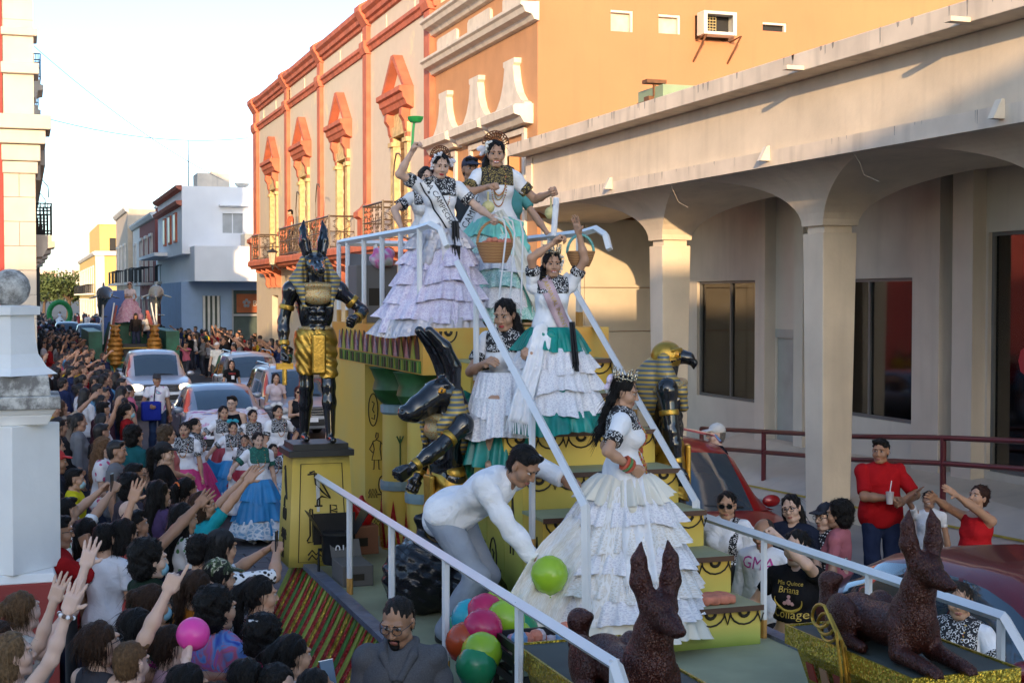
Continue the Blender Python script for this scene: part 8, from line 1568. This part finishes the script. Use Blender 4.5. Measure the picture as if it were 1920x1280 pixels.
b = thing('bollard', 'black iron bollard standing between the pier and the crowd', 'bollard', tuple(at(133, 1290, Z=.1))); b.location = (*at(133, 1120, D=8.3)[:2], .13); MB().lathe([(.05, 0), (.05, .06), (.035, .07), (.035, 1.38), (.04, 1.39), (.04, 1.42), (.01, 1.43)], 12).build('post', [m_iron], b, smooth=True); MB().lathe([(.08, -.01), (.08, .02), (.055, .03)], 12).build('foot', [m_iron], b)
# further people: one mesh each, coloured per person
FARM = [M('far_skin', (.40, .22, .14), .6), m_cloth, M('far_trousers', (.03, .035, .055), .85, var=.3), M('far_hair', (.014, .011, .010), .5), M('far_hair_brown', (.08, .04, .02), .5)]
def farmesh(pose, hs_, fem, seed):
    J = skel(H=1.64, fem=fem, **POSE[pose]); v = .026; b = body_part(J, 'relax', 'relax', v, .012); t_ = top_part(J, sleeve=[.55, .8, 1.9][seed % 3], vox=v); l_ = bottom_part(J, vox=v); h_ = hair(hs_, .012)
    h_ = xform(h_, J['Rh'], J['head'], J['s'])
    parts = [(b[0], b[1], np.where(b[2] >= 3, 3, 0)), (t_[0], t_[1], np.full(len(t_[1]), 1)), (l_[0], l_[1], np.full(len(l_[1]), 2)), (h_[0], h_[1], np.full(len(h_[1]), 4 if seed % 5 == 4 else 3))]
    V, Fq, T = join(parts); return mesh('person', V, Fq, FARM, T, True)
FP = [('stand', 'short', False), ('stand', 'long', True), ('calm', 'pony', True), ('phone', 'short', False), ('reach', 'bob', True), ('calm', 'curlyshort', False), ('wave', 'long', True), ('phonehi', 'bob', True), ('stand', 'bun', True), ('stand', 'crop', False)]
FM = [farmesh(a, b_, c_, i) for i, (a, b_, c_) in enumerate(FP)]
HN = {'short': 'short black hair', 'long': 'long black hair', 'pony': 'a ponytail', 'bob': 'bobbed hair', 'curlyshort': 'curly hair', 'bun': 'a hair bun', 'crop': 'cropped hair'}; PN = {'stand': 'standing', 'calm': 'with folded hands', 'phone': 'filming with a phone', 'reach': 'reaching an arm forward', 'wave': 'waving one arm', 'phonehi': 'holding a phone high'}
CL = [('black', (.014, .014, .016), 9), ('white', (.62, .61, .63), 6), ('grey', (.18, .18, .19), 3), ('navy', (.02, .03, .08), 5), ('red', (.32, .015, .018), 3), ('maroon', (.10, .015, .02), 2), ('yellow', (.55, .38, .03), 1), ('pink', (.55, .14, .22), 2), ('azure', (.12, .30, .48), 2), ('green', (.015, .07, .04), 1), ('beige', (.42, .33, .25), 2), ('orange', (.5, .16, .03), 1)]
BAG = [c_ for c_ in CL for _ in range(c_[2])]
taken = [(o_.location.x, o_.location.y) for o_ in COL.objects if o_.name.startswith('person') and o_.parent is None and o_.location.z < .3]
def fill(n, xa, xb, ya, yb, place, grp, z, fx, seed, gap=.40, tries=60, xfn=None):
    r2 = random.Random(seed); c_ = 0
    for _ in range(n*tries):
        if c_ >= n: break
        y = ya+(yb-ya)*r2.random()**1.0; lo, hi = (xa, xb) if xfn is None else xfn(y); x = r2.uniform(lo, hi)
        if any((x-a)**2+(y-b_)**2 < gap*gap for a, b_ in taken[-500:]): continue
        taken.append((x, y)); c_ += 1; i = r2.choice((0, 0, 0, 1, 1, 1, 2, 2, 2, 3, 3, 4, 5, 5, 6, 7, 8, 8, 9, 9)); nm, col, _w = r2.choice(BAG); ps, hs_, fm = FP[i]
        dx, dy = fx(x, y); o = link('person', FM[i], None, (x, y, z), facing(dx, dy)+r2.uniform(-.5, .5), color=col); o.scale = (1, 1, r2.uniform(.93, 1.06))
        tag(o, 'person in %s top with %s %s %s' % (nm, HN[hs_], PN[ps], place), 'person', grp+', %s top, %s, %s' % (nm, HN[hs_], PN[ps]))
fill(92, -.9, 2.0, 12.2, 36, 'in plaza kerb crowd', 'plaza kerb crowd', .13, lambda x, y: (.9, .1), 1, .36, xfn=lambda y: (-.9, .5) if y < 13.5 else ((-.9, 1.25) if y < 22 else (-.9, 1.9)))
fill(42, .6, 2.3, 36, 62, 'in crowd below theatre', 'theatre crowd', .01, lambda x, y: (.9, -.3), 2, .42); fill(16, .8, 2.2, 62, 80, 'in crowd past theatre', 'far plaza crowd', .01, lambda x, y: (.8, -.5), 3, .55)
fill(54, 7.2, 9.7, 43.5, 74, 'outside colonial house', 'colonial house crowd', .14, lambda x, y: (-.9, -.3), 4, .42, xfn=lambda y: (6.9, 8.6) if y < 60 else (6.2, 9.6)); fill(12, 5.2, 7.6, 55, 80, 'beside sea float', 'sea float crowd', .01, lambda x, y: (-.8, -.5), 5, .5)
# everybody still further off
r2 = random.Random(9); me_ = FM[0]; V0 = np.zeros(len(me_.vertices)*3); g = MB()
fm_low = []
for i in range(260):
    y = r2.uniform(64, 170); x = r2.uniform(.8, 2.6) if i % 3 else r2.uniform(5.5, 9.4); h = r2.uniform(1.5, 1.75); c_ = r2.randrange(4)
    g.lathe([(.1, 0), (.16, h*.5), (.2, h*.8), (.08, h*.87)], 6, (x, y, 0), c_); g.sphere((x, y, h*.94), .12, 4, 4 if r2.random() < .8 else 5, (.85, .9, 1.1))
o = stuff(g.build('distant_crowd', [M('dc%d' % i, c_, .8) for i, c_ in enumerate(((.02, .02, .022), (.5, .48, .5), (.2, .02, .03), (.03, .04, .1)))]+[FARM[3], FARM[0]])); tag(o, 'mass of tiny spectators filling the far end of the street', 'crowd')
